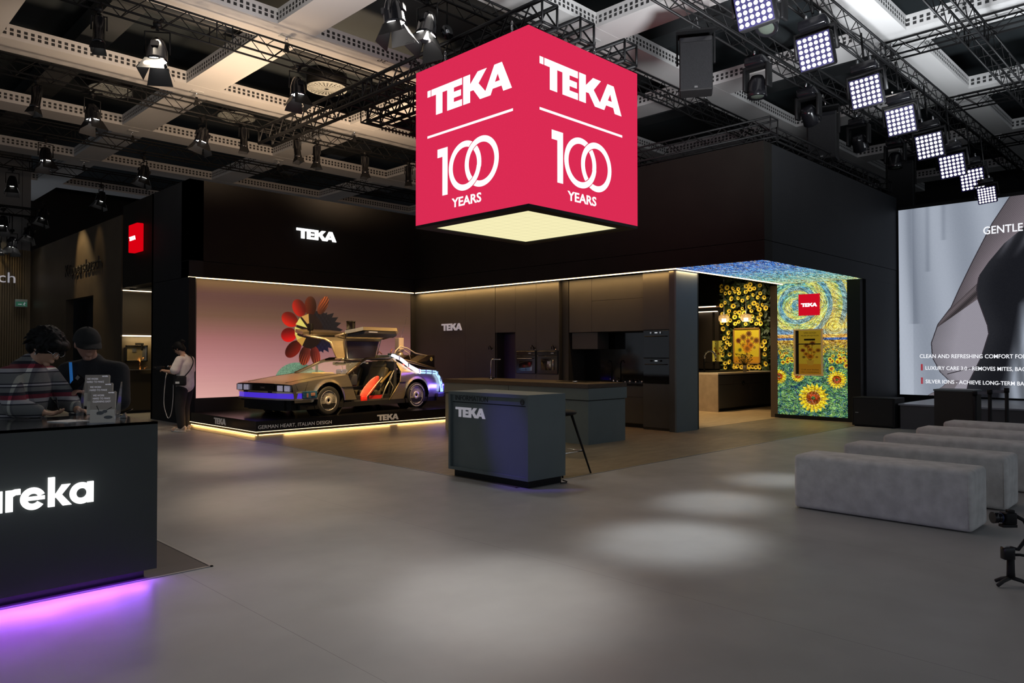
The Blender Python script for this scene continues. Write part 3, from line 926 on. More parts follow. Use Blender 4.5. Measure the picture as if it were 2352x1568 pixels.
# ================================================================ FABRIC LED SCREEN on the right
def fabric():
    h, w = 900, 760    # 4.36 high, 3.7 wide: z 4.90..0.54, y 5.91..2.2
    yy, xx = np.mgrid[0:h, 0:w].astype(np.float32)
    Y = 5.91 - xx / w * 3.71
    Z = 4.90 - yy / h * 4.36
    s = 5.91 - Y
    a = np.zeros((h, w, 3), np.float32)
    base = np.array((156, 164, 178)) / 255.
    a[:] = base
    fold = .05 * np.exp(-((s - .30 - .05 * np.sin(Z)) / .10) ** 2) * (Z > 2.2) + .04 * np.exp(-((s - .62) / .05) ** 2) * (Z > 3.4) + .04 * np.exp(-((s - .95) / .05) ** 2) * (Z > 4.1)
    a -= fold[..., None] * 2.0
    a += (.05 * np.sin(s * 6 + Z * .7) + .05 * (s < .3))[..., None]
    # fine weave
    a += (.05 * np.sin(xx * 1.1 + yy * .16) * (np.clip((3.2 - Z) / 1.5, 0, 1)))[..., None]
    # veil: outline L(Z), edge of the dark cloth D(Z), pale cloth on the right
    def crv(z_, s_): return np.interp(-Z, -np.array(z_), np.array(s_))
    L = crv([4.9, 4.37, 3.55, 2.97, 2.56, 2.18, 1.75, 1.41, 1.08, .90, .76, .62, .54], [2.24, 1.91, 1.52, 1.26, 1.09, .82, .68, .70, .86, 1.03, .92, .72, .60])
    D = crv([4.9, 4.6, 4.21, 3.90, 3.52, 3.24, 2.95, 2.71, 2.12, 1.94, 1.44, .85, .54], [2.95, 2.8, 2.49, 2.13, 1.83, 1.65, 1.60, 1.62, 1.80, 1.82, 1.68, 1.42, 1.36])
    Rr = crv([4.9, 3.4, 2.58, 1.73, .67, .5], [3.9, 3.1, 2.46, 2.33, 2.10, 2.08])
    veil = (s > L) & (s < D)
    k = (s - L) / (D - L + 1e-3)
    lines = np.sin((s * .80 + Z * .60) * 210)
    foldm = (Z < 2.56 + (s - 1.11)) & (Z > 2.38 + (s - 1.17) * .75) & veil          # rolled dark hem crossing the veil
    lobe = veil & (Z <= 2.38 + (s - 1.17) * .75)
    up = veil & ~foldm & ~lobe
    a[up] = ((np.array((108, 100, 106)) / 255.)[None, None] * (.86 + .30 * k)[..., None] + .025 * lines[..., None])[up]
    a[foldm] = ((np.array((92, 84, 88)) / 255.)[None, None] * (.85 + .25 * np.sin((Z - s) * 24))[..., None] + .05 * lines[..., None])[foldm]
    a[lobe] = ((np.array((150, 146, 156)) / 255.)[None, None] * (.80 + .22 * np.clip(k * 2.2, 0, 1))[..., None] + .018 * lines[..., None])[lobe]
    dark = s >= D
    streak = .5 + .5 * np.sin((s + .62 * (4.9 - Z)) * 21 + 1.3 * np.sin(Z * 3))
    dc = np.array((27, 28, 33))[None, None] / 255. + (np.clip((Z - 3.55) / 1.1, 0, 1) * streak ** 2 * .46)[..., None] * np.array((1, .98, 1.04)) + (.05 * np.exp(-((s - D) / .25) ** 2))[..., None]
    t_ = np.clip((s - Rr) / .22 + .5, 0, 1) * np.clip((3.0 - Z) / .5, 0, 1)
    lc = np.array((160, 168, 182))[None, None] / 255. * (.80 + .16 * np.sin(s * 22 + Z * 2))[..., None]
    dc = dc * (1 - t_[..., None]) + lc * t_[..., None]
    a[dark] = dc[dark]
    ed = ((np.abs(s - L) < .010) & (Z < 4.9)) | ((np.abs(s - D) < .012) & (Z < 3.2)) | (veil & (np.abs(Z - (1.05 + .30 * (s - 1.03))) < .010) & (s > 1.0))
    a[ed] = np.array((50, 46, 52)) / 255.
    low = (Z < .90) & (s > L) & (s < 1.25 - .6 * (.9 - Z))
    a[low] = (np.array((118, 112, 118))[None, None] / 255. + .10 * np.sin((s * .5 + Z) * 300)[..., None])[low]
    # soft weave noise
    rn = np.random.RandomState(4).rand(h, w)
    a += ((rn - .5) * .035)[..., None]
    return a * .98


fs = thing('led_screen', 'huge pale LED screen showing grey translucent fabric at the right edge', 'screen', (18.9, 5.91, 0))
o_ = screen_panel('screen_face', (0, 0, .54), (0, -3.71, .54), (0, -3.71, 4.90), (0, 0, 4.90), .1, image_mat('fabric_picture', fabric(), .95), fs)
wh = emat('screen_white', (.95, .96, 1), 1)


def stext(name, txt, y, z, size, fitw, bold=0):
    text_mb(txt, size, (-.012, y - 5.91, z), UY, UZ, .004, bold, fitw=fitw).build(name, wh, fs)


stext('headline', 'GENTLE CARE', 4.17, 4.13, .24, 1.30, .003)
stext('caption', 'CLEAN AND REFRESHING COMFORT FOR YOUR FAMILY', 5.47, 1.40, .125, 2.80, .001)
stext('caption', 'LUXURY CARE 3.0 - REMOVES MITES, BACTERIA', 5.35, 1.13, .12, 2.22, .001)
stext('caption', 'SILVER IONS - ACHIEVE LONG-TERM BACTERICIDAL', 5.35, .82, .12, 2.50, .001)
for z in (1.11, .80):
    MB().box(-.015, -.002, 5.41 - 5.91, 5.45 - 5.91, z, z + .15).build('red_mark', emat('red_mark', srgb((160, 60, 70)), 1), fs)
struct('wall_right', MB().box(19.02, 19.2, -3, 5.95, 0, 5.0), M['black'])
stg = MB().box(16.0, 18.9, -3, 5.0, 0, .47)
tag(stg.build('stage', mat('stage_grey', (.055, .056, .062), .5)), 'low dark grey stage in front of the large fabric screen', 'stage')
MB().box(15.97, 18.9, -3, 5.03, .47, .50).build('deck', mat('stage_deck', (.20, .21, .24), .35), bpy.data.objects['stage'])
sb = thing('subwoofer', 'black subwoofer box on the floor between painted wall and stage', 'speaker', (15.9, 5.07, 0))
MB().rbox(0, .6, 0, .83, .02, .60, .008, 1).build('cabinet', M['black'], sb)
MB().box(-.008, 0, .04, .79, .05, .57).build('grille', mat('grille', (.01, .01, .01), .8), sb)
MB().box(-.012, -.008, .70, .76, .28, .295).build('badge', M['steelgrey'], sb)
for a_, b_ in ((.04, .05), (.52, .05), (.04, .75), (.52, .75)):
    MB().box(a_, a_ + .04, b_, b_ + .04, 0, .02).build('foot', M['rubber'], sb)

# ================================================================ DARK SHOW KITCHEN along the wall facing -X
KX = 12.25          # plane of the doors
KB = 12.95          # back of the units
G_ = .006


def kthing(name, label, cat, y0):
    return thing(name, label, cat, (KX, y0, 0))


def door_panel(p, y0, y1, z0, z1, x=0, m=None, nm='door'):
    return MB().rbox(x, x + .02, y0 + G_ / 2, y1 - G_ / 2, z0 + G_ / 2, z1 - G_ / 2, .002, 1).build(nm, m or M['cab'], p)


wp = MB().box(KX, KB, 12.83, 13.90 - .004, 0, 3.1).box(KX, KB, 13.90, 15.93, 0, 3.1).box(KX + .01, KB, 12.83, 15.93, 0, 3.1)
struct('wall_kitchen', wp, M['cab'])
tag(logo_mb(.80, (KX - .001, 14.82, 2.09), UY, UZ, .012).build('wall_wordmark', M['letter']), 'pale unlit wordmark on the dark kitchen wall right of the car', 'sign')

c1 = kthing('tall_cabinet', 'narrow tall cabinet with an open purple-lit niche left of the ovens', 'cabinet', 12.14)
MB().box(.02, .7, 0, .68, 2.0, 3.1).box(.02, .7, 0, .03, 0, 2.0).box(.02, .7, .65, .68, 0, 2.0).box(.3, .7, .03, .65, 0, 2.0).build('body', M['cabdark'], c1)
door_panel(c1, 0, .68, 2.0, 3.1)
MB().box(.27, .30, .03, .65, .05, 1.97).build('niche_panel', mat('niche_panel', (.03, .018, .05), .35), c1)  # purple light is put into the panel's own colour

c2 = kthing('tall_cabinet', 'wide tall cabinet holding the two built-in ovens reflecting purple light', 'cabinet', 10.79)
MB().box(.02, .7, 0, 1.35, 0, 3.1).build('body', M['cabdark'], c2)
for a_, b_ in ((0, .69), (.69, 1.35)):
    door_panel(c2, a_, b_, 1.57, 3.1)
    door_panel(c2, a_, b_, .06, 1.04)
for (a_, lab, loc) in ((.70, 'built-in oven with drawer, left of the pair in the wide cabinet', 0), (.03, 'built-in coffee machine right of the oven in the wide cabinet', 1)):
    ov2 = thing('built_in_oven' if not loc else 'coffee_machine', lab, 'oven' if not loc else 'coffee machine', (KX, 10.79 + a_, 1.05))
    MB().rbox(-.01, .02, .01, .61, .0, .40, .004, 1).build('front_panel', M['blackgloss'], ov2)
    MB().rbox(-.01, .02, .01, .61, .41, .51, .004, 1).build('drawer', M['blackgloss'], ov2)
    if not loc:
        MB().box(-.014, -.01, .10, .52, .06, .28).build('window', mat('oven_glass', (.01, .01, .012), .05), ov2)
        MB().tube((-.05, .08, .34), (-.05, .54, .34), .01, n=8).tube((-.05, .12, .34), (-.01, .12, .34), .006, n=6).tube((-.05, .50, .34), (-.01, .50, .34), .006, n=6).build('handle', M['steelgrey'], ov2)
    else:
        MB().box(-.014, -.01, .20, .50, .08, .34).build('window', mat('coffee_glass', (.008, .008, .01), .05), ov2)
        MB().tube((-.03, .12, .08), (-.03, .12, .32), .008, n=8).tube((-.03, .12, .10), (-.01, .12, .10), .005, n=6).tube((-.03, .12, .30), (-.01, .12, .30), .005, n=6).build('handle', M['chrome'], ov2)
        MB().box(-.02, -.01, .22, .30, .22, .28).build('spout', M['steelgrey'], ov2)
    MB().box(-.012, -.01, .12 if loc else .14, .20 if loc else .22, .45, .47).build('badge', M['steelgrey'], ov2)
for yy_, lab in ((12.93, 'left of the purple niche'), (11.53, 'above the middle of the ovens'), (10.91, 'above the right oven corner')):
    hk = thing('wall_spout', 'small black spout fixture on the kitchen wall ' + lab, 'fixture', (KX, yy_, 1.60))
    MB().tube((0, 0, .02), (-.03, 0, .02), .03, n=12).build('mounting_plate', M['blackmetal'], hk)
    MB().path([(-.03, 0, .04), (-.08, 0, .09), (-.11, 0, .06), (-.11, 0, 0)], .012, 8).build('spout', M['blackgloss'], hk)
    MB().tube((-.02, -.03, 0), (-.03, -.07, -.01), .008, n=6).build('lever', M['chrome'], hk)

# recess with hood, hob and black splashback
struct('wall_kitchen', MB().box(KX + .1, KB, 10.60, 10.78, 0, 3.1), M['cabdark'])
c3 = kthing('hood_cabinet', 'wide upper cabinet with extractor box above the black splashback', 'cabinet', 8.62)
MB().box(.12, .7, 0, 1.96, 1.96, 3.1).build('body', M['cabdark'], c3)
door_panel(c3, 0, 1.33, 1.96, 2.62, .10)
door_panel(c3, 0, 1.33, 2.62, 3.1, .10)
door_panel(c3, 1.33, 1.96, 1.96, 3.1, .10)
MB().rbox(.16, .55, 1.22, 1.93, 1.60, 1.955, .004, 1).build('extractor', M['cab'], c3)
c4 = kthing('base_cabinet', 'dark base cabinets with black worktop below the splashback', 'cabinet', 8.62)
MB().box(.14, .7, 0, 1.96, .08, .86).build('body', M['cabdark'], c4)
MB().box(.20, .7, 0, 1.96, 0, .08).build('plinth', M['black'], c4)
for a_, b_ in ((0, .65), (.65, 1.30), (1.30, 1.96)):
    door_panel(c4, a_, b_, .09, .62, .12)
    door_panel(c4, a_, b_, .62, .85, .12, nm='drawer')
MB().box(.08, .7, 0, 1.96, .865, .90).build('worktop', M['blackgloss'], c4)
MB().box(.66, .70, 0, 1.96, .90, 1.96).build('splashback', mat('black_glass', (.004, .004, .004), .08), c4)
for i, yy_ in enumerate((8.80, 8.95, 9.10, 9.22, 9.42, 9.52)):
    hh = (.05, .035, .05, .03, .04, .05)[i]
    o_ = MB().lathe([(0, 0), (.022, 0), (.026, hh * .5), (.018, hh), (0, hh)], n=14).build('jar', M['chrome'], loc=(KX + .30, yy_, .90))
    tag(o_, 'tiny metal jar standing on the black worktop under the splashback', 'jar', 'row of tiny jars on the black worktop')
fc = thing('tap', 'slim black tap standing before the black splashback', 'tap', (KX + .5, 9.72, .90))
MB().tube((0, 0, 0), (0, 0, .03), .03, n=12).path([(0, 0, 0), (0, 0, .38), (-.03, 0, .44), (-.10, 0, .45), (-.14, 0, .40)], .012, 8).build('spout', M['blackmetal'], fc)
MB().tube((0, .02, .05), (0, .08, .07), .007, n=6).build('lever', M['chrome'], fc)

c5 = kthing('oven_tower', 'tall oven tower with two stacked black ovens at the right end of the kitchen', 'cabinet', 7.93)
MB().box(.02, .7, 0, .64, 0, 3.1).build('body', M['cabdark'], c5)
door_panel(c5, 0, .64, 1.97, 3.1); door_panel(c5, 0, .64, .05, .91)
for z0, z1, lab in ((1.42, 1.96, 'upper black glass oven in the oven tower'), (.92, 1.41, 'lower black glass oven in the oven tower')):
    o2 = thing('wall_oven', lab, 'oven', (KX, 7.94, z0))
    h_ = z1 - z0
    MB().rbox(-.012, .02, .01, .61, 0, h_ - .005, .004, 1).build('front_panel', mat('oven_black', (.005, .005, .006), .06), o2)
    MB().tube((-.05, .07, h_ - .12), (-.05, .55, h_ - .12), .009, n=8).tube((-.05, .1, h_ - .12), (-.01, .1, h_ - .12), .006, n=6).tube((-.05, .52, h_ - .12), (-.01, .52, h_ - .12), .006, n=6).build('handle', M['blackmetal'], o2)
    MB().box(-.016, -.012, .28, .34, h_ - .06, h_ - .04).build('display', mat('display_white', (.3, .3, .3), .3, emit=(.6, .65, .7), es=.8), o2)
    for kk in (.20, .42):
        MB().tube((-.035, kk, h_ - .05), (-.012, kk, h_ - .05), .018, n=14).build('knob', M['chrome'] if z0 > 1 else M['blackmetal'], o2)
struct('wall_kitchen', MB().box(KX + .02, KB, 7.90, 7.93, 0, 3.1).box(12.16, KB, 7.77, 7.90, 0, 3.1), M['cab'])
struct('wall_kitchen', MB().box(12.155, 12.92, 7.74, 7.775, 0, 3.1), M['pillar'])
struct('wall_kitchen', MB().box(KB + .03, KB + .08, 7.78, 16, 0, 3.13), M['black'])

# ================================================================ ISLAND
isl = thing('kitchen_island', 'large dark kitchen island with wood-edged top behind the info desk', 'island', (9.46, 7.69, 0))
MB().box(.02, 1.03, .02, 3.66, 0, .72).build('body', M['desk'], isl)
MB().box(0, 1.05, 0, 3.68, .735, .925).build('upper_tier', M['desk'], isl)
MB().box(.03, 1.02, .03, 3.65, .72, .735).build('shadow_gap', M['black'], isl)
MB().box(-.003, 0, 1.86, 1.865, .735, .925).build('panel_joint', M['black'], isl)
MB().box(-.02, 1.05, .0, 3.70, .93, 1.0).build('worktop', M['oakdark'], isl)
MB().box(.55, .92, .5, 1.2, 1.0, 1.004).build('hob', M['blackgloss'], isl)
fc = thing('kitchen_tap', 'angular slim tap standing on the wood island top', 'tap', (9.9, 10.47, 1.0))
MB().tube((0, 0, 0), (0, 0, .03), .026, n=12).path([(0, 0, 0), (0, 0, .36), (0, -.02, .39), (0, -.26, .39)], .011, 8).build('spout', M['chrome'], fc)
MB().tube((0, .06, .03), (0, -.08, .03), .013, n=8).build('handle', M['blackmetal'], fc)
cp = MB().lathe([(0, 0), (.035, 0), (.045, .02), (.04, .025), (0, .02)], n=18)
tag(cp.build('saucer', M['chrome'], loc=(9.9, 8.35, 1.0)), 'small shiny dish on the right part of the island top', 'dish')

# ================================================================ INFO DESK
idk = thing('information_desk', 'grey-green information desk with white wordmark on the grey floor, centre', 'desk', (5.92, 5.67, 0))
b = MB()
b.box(0, .63, 0, 1.36, 1.0, 1.04).box(0, .63, 0, 1.36, .085, .12).box(0, .63, 0, .035, .12, 1.0).box(0, .63, 1.325, 1.36, .12, 1.0)
b.build('body', M['desk'], idk)
MB().box(.03, .06, .035, 1.325, .915, 1.0).build('upper_front', M['desk'], idk)
MB().box(.035, .06, .035, 1.325, .12, .905).build('front_panel', M['desk'], idk)
MB().box(.05, .62, .05, 1.31, .12, 1.0).build('inner_body', M['black'], idk)
MB().box(.05, .60, .04, 1.30, 0, .085).build('plinth', M['black'], idk)
text_mb('INFORMATION', .085, (.029, 1.26, .933), UY, UZ, .003, fitw=.58, bold=-.0005).build('lettering', M['darkletter'], idk)
ic = ring_mb(0, 0, .033, .033, .0329, (.029, .115, .955), UY, UZ, .003)
ic.build('info_symbol', M['darkletter'], idk)
MB().box(.024, .0265, .111, .119, .935, .962).box(.024, .0265, .111, .119, .968, .976).build('info_letter', M['desk'], idk)
logo_mb(.535, (.034, 1.26, .73), UY, UZ, .008).build('wordmark', M['letter'], idk)
cb = MB().box(.34, .60, .03, .20, .012, .05)
MB().path([(.60, .02, .03), (.64, -.02, .012), (.60, -.04, .01), (.52, -.02, .012)], .008, 6).build('cable', M['blackgloss'], idk)

bs = thing('bar_stool', 'black bar stool half hidden behind the information desk', 'stool', (7.55, 6.35, 0))
MB().ball((0, 0, .76), (.21, .21, .045), 20, 8).build('seat', M['black'], bs)
bk = MB()
for i in range(13):
    a_ = R(-100 + i * 200 / 12 + 130)
    p_ = (.21 * math.cos(a_), .21 * math.sin(a_))
    if i: bk.prism([(0, 0), (1, 0), (1, 1), (0, 1)], (*q_, .74), (p_[0] - q_[0], p_[1] - q_[1], 0), (0, 0, .16), (-.012 * math.cos(a_), -.012 * math.sin(a_), 0))
    q_ = p_
bk.build('backrest', M['black'], bs)
for sx_, sy_ in ((1, 1), (1, -1), (-1, 1), (-1, -1)):
    a_ = Vector((sx_ * .10, sy_ * .10, .73)); b_ = Vector((sx_ * .27, sy_ * .27, 0))
    MB().tube(a_, b_, .018, .011, n=8).build('leg', M['black'], bs)
fr_ = MB()
pts = [(sx_ * .205, sy_ * .205, .28) for sx_, sy_ in ((1, 1), (1, -1), (-1, -1), (-1, 1))]
for i in range(4): fr_.tube(pts[i], pts[(i + 1) % 4], .007, n=6)
fr_.build('footrest', M['chrome'], bs)
bs.location = (7.02, 6.16, 0)

# ================================================================ INNER KITCHEN behind the passage
struct('wall_back', MB().box(20.7, 20.8, 7.85, 14, 0, 5), M['fascia'])
struct('wall_back', MB().box(12.95, 20.8, 13.9, 14.0, 0, 5).box(16.95, 20.8, 7.80, 7.88, 0, 5), M['fascia'])
struct('floor', MB().box(13.0, 20.7, 7.86, 13.9, .003, .006), plank_floor('light_plank_floor', (.34, .24, .13), (.52, .38, .22)))
ctr = thing('kitchen_counter', 'stone-ended kitchen counter with dark drawers inside the lit inner kitchen', 'counter', (17.15, 9.69, 0))
MB().box(0, .04, 0, 1.3, 0, .96).build('end_panel', M['concrete'], ctr)
MB().box(0, 3.4, -.01, 1.3, .96, 1.0).build('worktop', mat('stone_top', (.60, .50, .38), .4), ctr)
MB().box(.04, 3.4, .03, 1.25, .08, .96).build('body', M['cabdark'], ctr)
MB().box(.04, 3.4, .06, 1.2, 0, .08).build('plinth', M['black'], ctr)
for k_ in range(4):
    x0 = .05 + k_ * .84
    MB().rbox(x0, x0 + .83, .01, .03, .70, .93, .002, 1).build('drawer', M['cab'], ctr)
    MB().rbox(x0, x0 + .83, .01, .03, .09, .69, .002, 1).build('door', M['cab'], ctr)
kn = thing('drawer_tool', 'small dark round gadget fixed on the counter drawers inside the inner kitchen', 'fixture', (18.46, 9.69, .66))
MB().ball((0, -.02, .06), (.045, .03, .05), 12, 8).tube((0, -.02, 0), (0, -.02, .06), .014, n=8).build('body', M['blackgloss'], kn)
kt = thing('spring_tap', 'black spring kitchen tap with coiled arc on the inner counter', 'tap', (17.7, 10.40, 1.0))
MB().tube((0, 0, 0), (0, 0, .38), .025, n=10).build('column', M['blackmetal'], kt)
arc = [(0, -.17 + .17 * math.cos(t_), .38 + .19 * math.sin(t_)) for t_ in [PI * i / 14 for i in range(15)]] + [(0, -.34, .26)]
MB().path(arc, .018, 8).build('hose', M['black'], kt)
coil = MB()
for i in range(len(arc) - 1):
    p_, q_ = Vector(arc[i]), Vector(arc[i + 1])
    for f_ in (0, .5):
        c_ = p_.lerp(q_, f_); d_ = (q_ - p_).normalized() * .006
        coil.tube(c_ - d_, c_ + d_, .028, n=10)
coil.build('spring', M['chrome'], kt)
MB().tube((0, 0, .28), (0, -.28, .26), .01, n=6).build('arm', M['blackmetal'], kt)
for y_ in (10.26, 9.61):
    lab = 'glass pendant lamp over the inner counter, ' + ('left of the two' if y_ > 10 else 'right one, before the framed picture')
    pd = thing('pendant_lamp', lab, 'lamp', (18.5, y_, 2.36))
    MB().tube((0, 0, .22), (0, 0, 2.4), .007, n=6).build('cord', M['chrome'], pd)
    MB().lathe([(.03, .22), (.12, .20), (.15, .12), (.14, .05), (.09, 0), (.085, .005), (.135, .05), (.145, .12), (.115, .195), (.03, .215)], n=24).build('glass_shade', mat('amber_glass', (.7, .55, .35), .08, alpha=.30), pd)
    MB().lathe([(0, .02), (.055, .02), (.06, .10), (0, .10)], n=16).build('bulb', emat('bulb', (1, .80, .52), 9), pd)
    lamp('POINT', (18.5, y_, 2.30), (0, 0, 0), 9, (1, .74, .42), .05, name='pendant_light')
lamp('SPOT', (15.6, 10.4, 4.55), (16.0, 8.8, 0), 620, (1, .72, .38), .15, 66, .5, name='inner_kitchen_fill')  # unseen fill added for the golden floor inside
lamp('SPOT', (18.4, 10.5, 4.2), (20.6, 10.7, 2.0), 260, (1, .80, .48), .1, 62, .6, name='inner_fill_spot')  # unseen fill on the leaf wall
struct('ceiling', MB().box(12.95, 20.8, 7.9, 14, 4.7, 4.8), M['black'])

lamp('SPOT', (14.6, 10.3, 4.4), (17.15, 10.0, .5), 170, (1, .74, .42), .1, 30, .8, name='inner_fill_spot')  # fill added to brighten the counter's stone end
# wall of artificial sunflowers behind the counter
fol = MB()
rs = random.Random(4)
for i in range(1500):
    y_ = rs.uniform(9.92, 11.48); z_ = rs.uniform(1.0, 3.9)
    if 10.2 < y_ < 11.02 and 1.22 < z_ < 2.24: continue
    x_ = 20.60 - rs.random() * .12
    a_ = rs.random() * 2 * PI; L_ = rs.uniform(.05, .10)
    u_ = Vector((rs.uniform(-.4, .4), math.cos(a_), math.sin(a_))).normalized(); w_ = Vector((rs.uniform(-.3, .3), -math.sin(a_), math.cos(a_))).normalized()
    c_ = Vector((x_, y_, z_))
    fol.add([c_ - u_ * L_, c_ + w_ * L_ * .4, c_ + u_ * L_, c_ - w_ * L_ * .4], [(0, 1, 2, 3)])
tag(fol.build('leaf_wall', mat('leaf_green', (.030, .055, .016), .5, noise=.5, nscale=9)), 'dense dark green artificial leaves covering the wall round the framed picture', 'foliage', kind='stuff')


def flower_parts():
    r = thing('artificial_sunflower', 'small yellow artificial sunflower with dark centre pinned on the leaf wall', 'flower', (20.5, 11.2, 3.2), 0, 'artificial sunflowers on the leaf wall')
    p = MB()
    n = 11
    for i in range(n):
        a = 2 * PI * i / n
        c, s = math.cos(a), math.sin(a)
        def P_(rad, off, x): return (x, c * rad - s * off, s * rad + c * off)
        p.add([P_(.020, 0, 0), P_(.046, .019, -.012), P_(.074, 0, -.03), P_(.046, -.019, -.012)], [(0, 1, 2, 3)])
    p.build('petals', mat('petal_yellow', (.95, .70, .06), .6, emit=(.9, .6, .05), es=.02), r)
    MB().ball((-.006, 0, 0), (.014, .022, .022), 12, 8).build('seed_disc', mat('seed_brown', (.05, .022, .01), .8), r)
    return r


fl0 = flower_parts()
rs = random.Random(12)
spots = []
tries = 0
while len(spots) < 78 and tries < 6000:
    tries += 1
    y_ = rs.uniform(9.95, 11.42); z_ = rs.uniform(1.06, 3.55)
    if 10.12 < y_ < 11.08 and 1.16 < z_ < 2.32: continue
    if y_ < 10.12 and z_ < 2.3 and rs.random() < .6: continue
    if all((y_ - a) ** 2 + (z_ - b) ** 2 > .125 ** 2 for a, b in spots): spots.append((y_, z_))
for i in range(8): spots.append((11.0 - i * .115, 1.10 + .02 * (i % 2)))
for i, (y_, z_) in enumerate(spots):
    o_ = fl0 if i == 0 else copy_tree(fl0)
    o_.location = (20.46 - rs.random() * .06, y_, z_)
    o_.rotation_euler = (rs.uniform(0, 6.2), rs.uniform(-.35, .35), rs.uniform(-.35, .35))
    k_ = rs.uniform(.8, 1.25); o_.scale = (k_, k_, k_)

FL2 = {'stems': [(.5, .75, .36, .2), (.5, .72, .55, .16), (.5, .72, .80, .36), (.5, .72, .2, .4)], 'pot': (.5, .74, .14),
       'heads': [(.36, .24, .11, (148, 96, 20)), (.58, .14, .10, (120, 66, 20)), (.16, .34, .09, (124, 50, 24)), (.88, .34, .10, (140, 80, 18)), (.70, .28, .08, (176, 130, 30)),
                 (.55, .36, .09, (180, 100, 30)), (.36, .48, .10, (200, 150, 30)), (.52, .58, .15, (206, 130, 20)), (.22, .62, .07, (120, 120, 30)), (.80, .55, .09, (222, 186, 60)), (.66, .48, .10, (190, 110, 30))]}
pf = thing('framed_picture', 'gold-framed picture of flowers in a pot, large, amid the artificial sunflowers', 'picture', (20.45, 11.03, 1.20))
MB().box(-.03, .05, -.86, 0, 0, .035).box(-.03, .05, -.86, 0, 1.03, 1.065).box(-.03, .05, -.035, 0, 0, 1.065).box(-.03, .05, -.86, -.825, 0, 1.065).build('frame', mat('gold_frame', (.55, .30, .10), .35, .5), pf)
screen_panel('canvas', (0, -.035, .035), (0, -.825, .035), (0, -.825, 1.03), (0, -.035, 1.03), .03, image_mat('flower_picture', vase_art(360, 280, FL2, (214, 190, 40), (204, 146, 24), .82, 6, big=1.35), 0), pf)
lamp('SPOT', (19.3, 10.6, 3.6), (20.5, 10.6, 1.7), 110, (1, .84, .5), .05, 50, .6, name='picture_fill')  # unseen fill that brightens the canvas
pf2 = thing('decorated_oven', 'yellow flower-printed glass front on the dark wall behind the spring tap', 'oven', (20.6, 11.82, 1.26))
screen_panel('printed_front', (0, 0, 0), (0, -.41, 0), (0, -.41, .64), (0, 0, .64), .05, image_mat('oven_print', vase_art(260, 170, {'stems': [(.4, .9, .3, .2)], 'pot': (.35, .78, .16), 'heads': [(.25, .14, .13, (236, 210, 90)), (.62, .36, .10, (176, 120, 40)), (.28, .5, .17, (186, 124, 34)), (.5, .62, .1, (160, 70, 30)), (.18, .36, .1, (170, 110, 30))]}, (206, 176, 60), (214, 176, 70), .85, 9), .55), pf2)
MB().rbox(.05, .09, -.43, .02, -.02, .66, .005, 1).build('housing', M['black'], pf2)
sh = thing('lit_shelf', 'thin lit shelf line on the dark wall at the left of the inner kitchen', 'shelf', (20.35, 12.6, 2.93))
MB().box(0, .3, -1.05, 0, 0, .03).build('board', mat('shelf_copper', (.35, .2, .14), .4), sh)
MB().box(-.005, 0, -1.05, 0, .0, .03).build('light_line', M['strip_soft'], sh)
MB().box(.1, .2, -1.0, -.1, -.14, -.12).build('lower_light', M['strip_soft'], sh)
MB().box(.25, .35, -1.0, -.86, -1.9, -.14).box(.25, .35, -.78, -.2, -1.9, -.14).build('tall_panel', mat('bronze_panel_dark', (.03, .023, .018), .4), sh)
vs_ = thing('flower_vase', 'small vase with a dark dried bunch on the inner counter before the picture', 'vase', (18.9, 9.86, 1.0))
MB().lathe([(0, 0), (.05, 0), (.055, .18), (.045, .18), (.04, .02), (0, .02)], n=16).build('vase', mat('vase_stone', (.42, .34, .22), .5), vs_)
tw = MB(); rs = random.Random(2)
for i in range(46):
    a_ = rs.random() * 6.28; l_ = rs.uniform(.12, .34); s_ = rs.uniform(.05, .24)
    e_ = (s_ * math.cos(a_), s_ * math.sin(a_), .16 + l_)
    tw.tube((0, 0, .14), e_, .003, n=4)
    tw.ball(e_, .016, 6, 4)
tw.build('dried_bunch', mat('dried_green', (.10, .09, .03), .8), vs_)
tag(MB().box(17.7, 19.9, 10.25, 10.75, 1.0, 1.03).build('tray', M['black']), 'long flat black tray on the inner counter under the leaf wall', 'tray')

# ================================================================ BENCHES
bm_ = MB().rbox(0, .48, 0, 1.53, .004, .52, .045, 4)
poss = ['nearest bench, first of five in the row on the right', 'second bench from the front, right', 'middle bench of the row of five, right', 'fourth bench from the front, right', 'farthest bench of the row, before the barrier posts']
for i in range(5):
    t_ = thing('bench', 'grey velvet block ' + poss[i], 'bench', (7.07 + 1.235 * i, 1.655, 0), 0, 'grey velvet benches before the fabric screen')
    if i == 0:
        c_ = bm_.build('cushion_block', M['bench'], t_)
        base = c_
        s_ = MB().path([(.483, .03, .03), (.483, .03, .45)], .004, 5).path([(-.002, .03, .03), (-.002, .03, .46)], .003, 5)
        sm_ = s_.build('seam', M['bench'], t_)
    else:
        for q_ in (base, sm_):
            c_ = q_.copy(); COL.objects.link(c_); c_.parent = t_

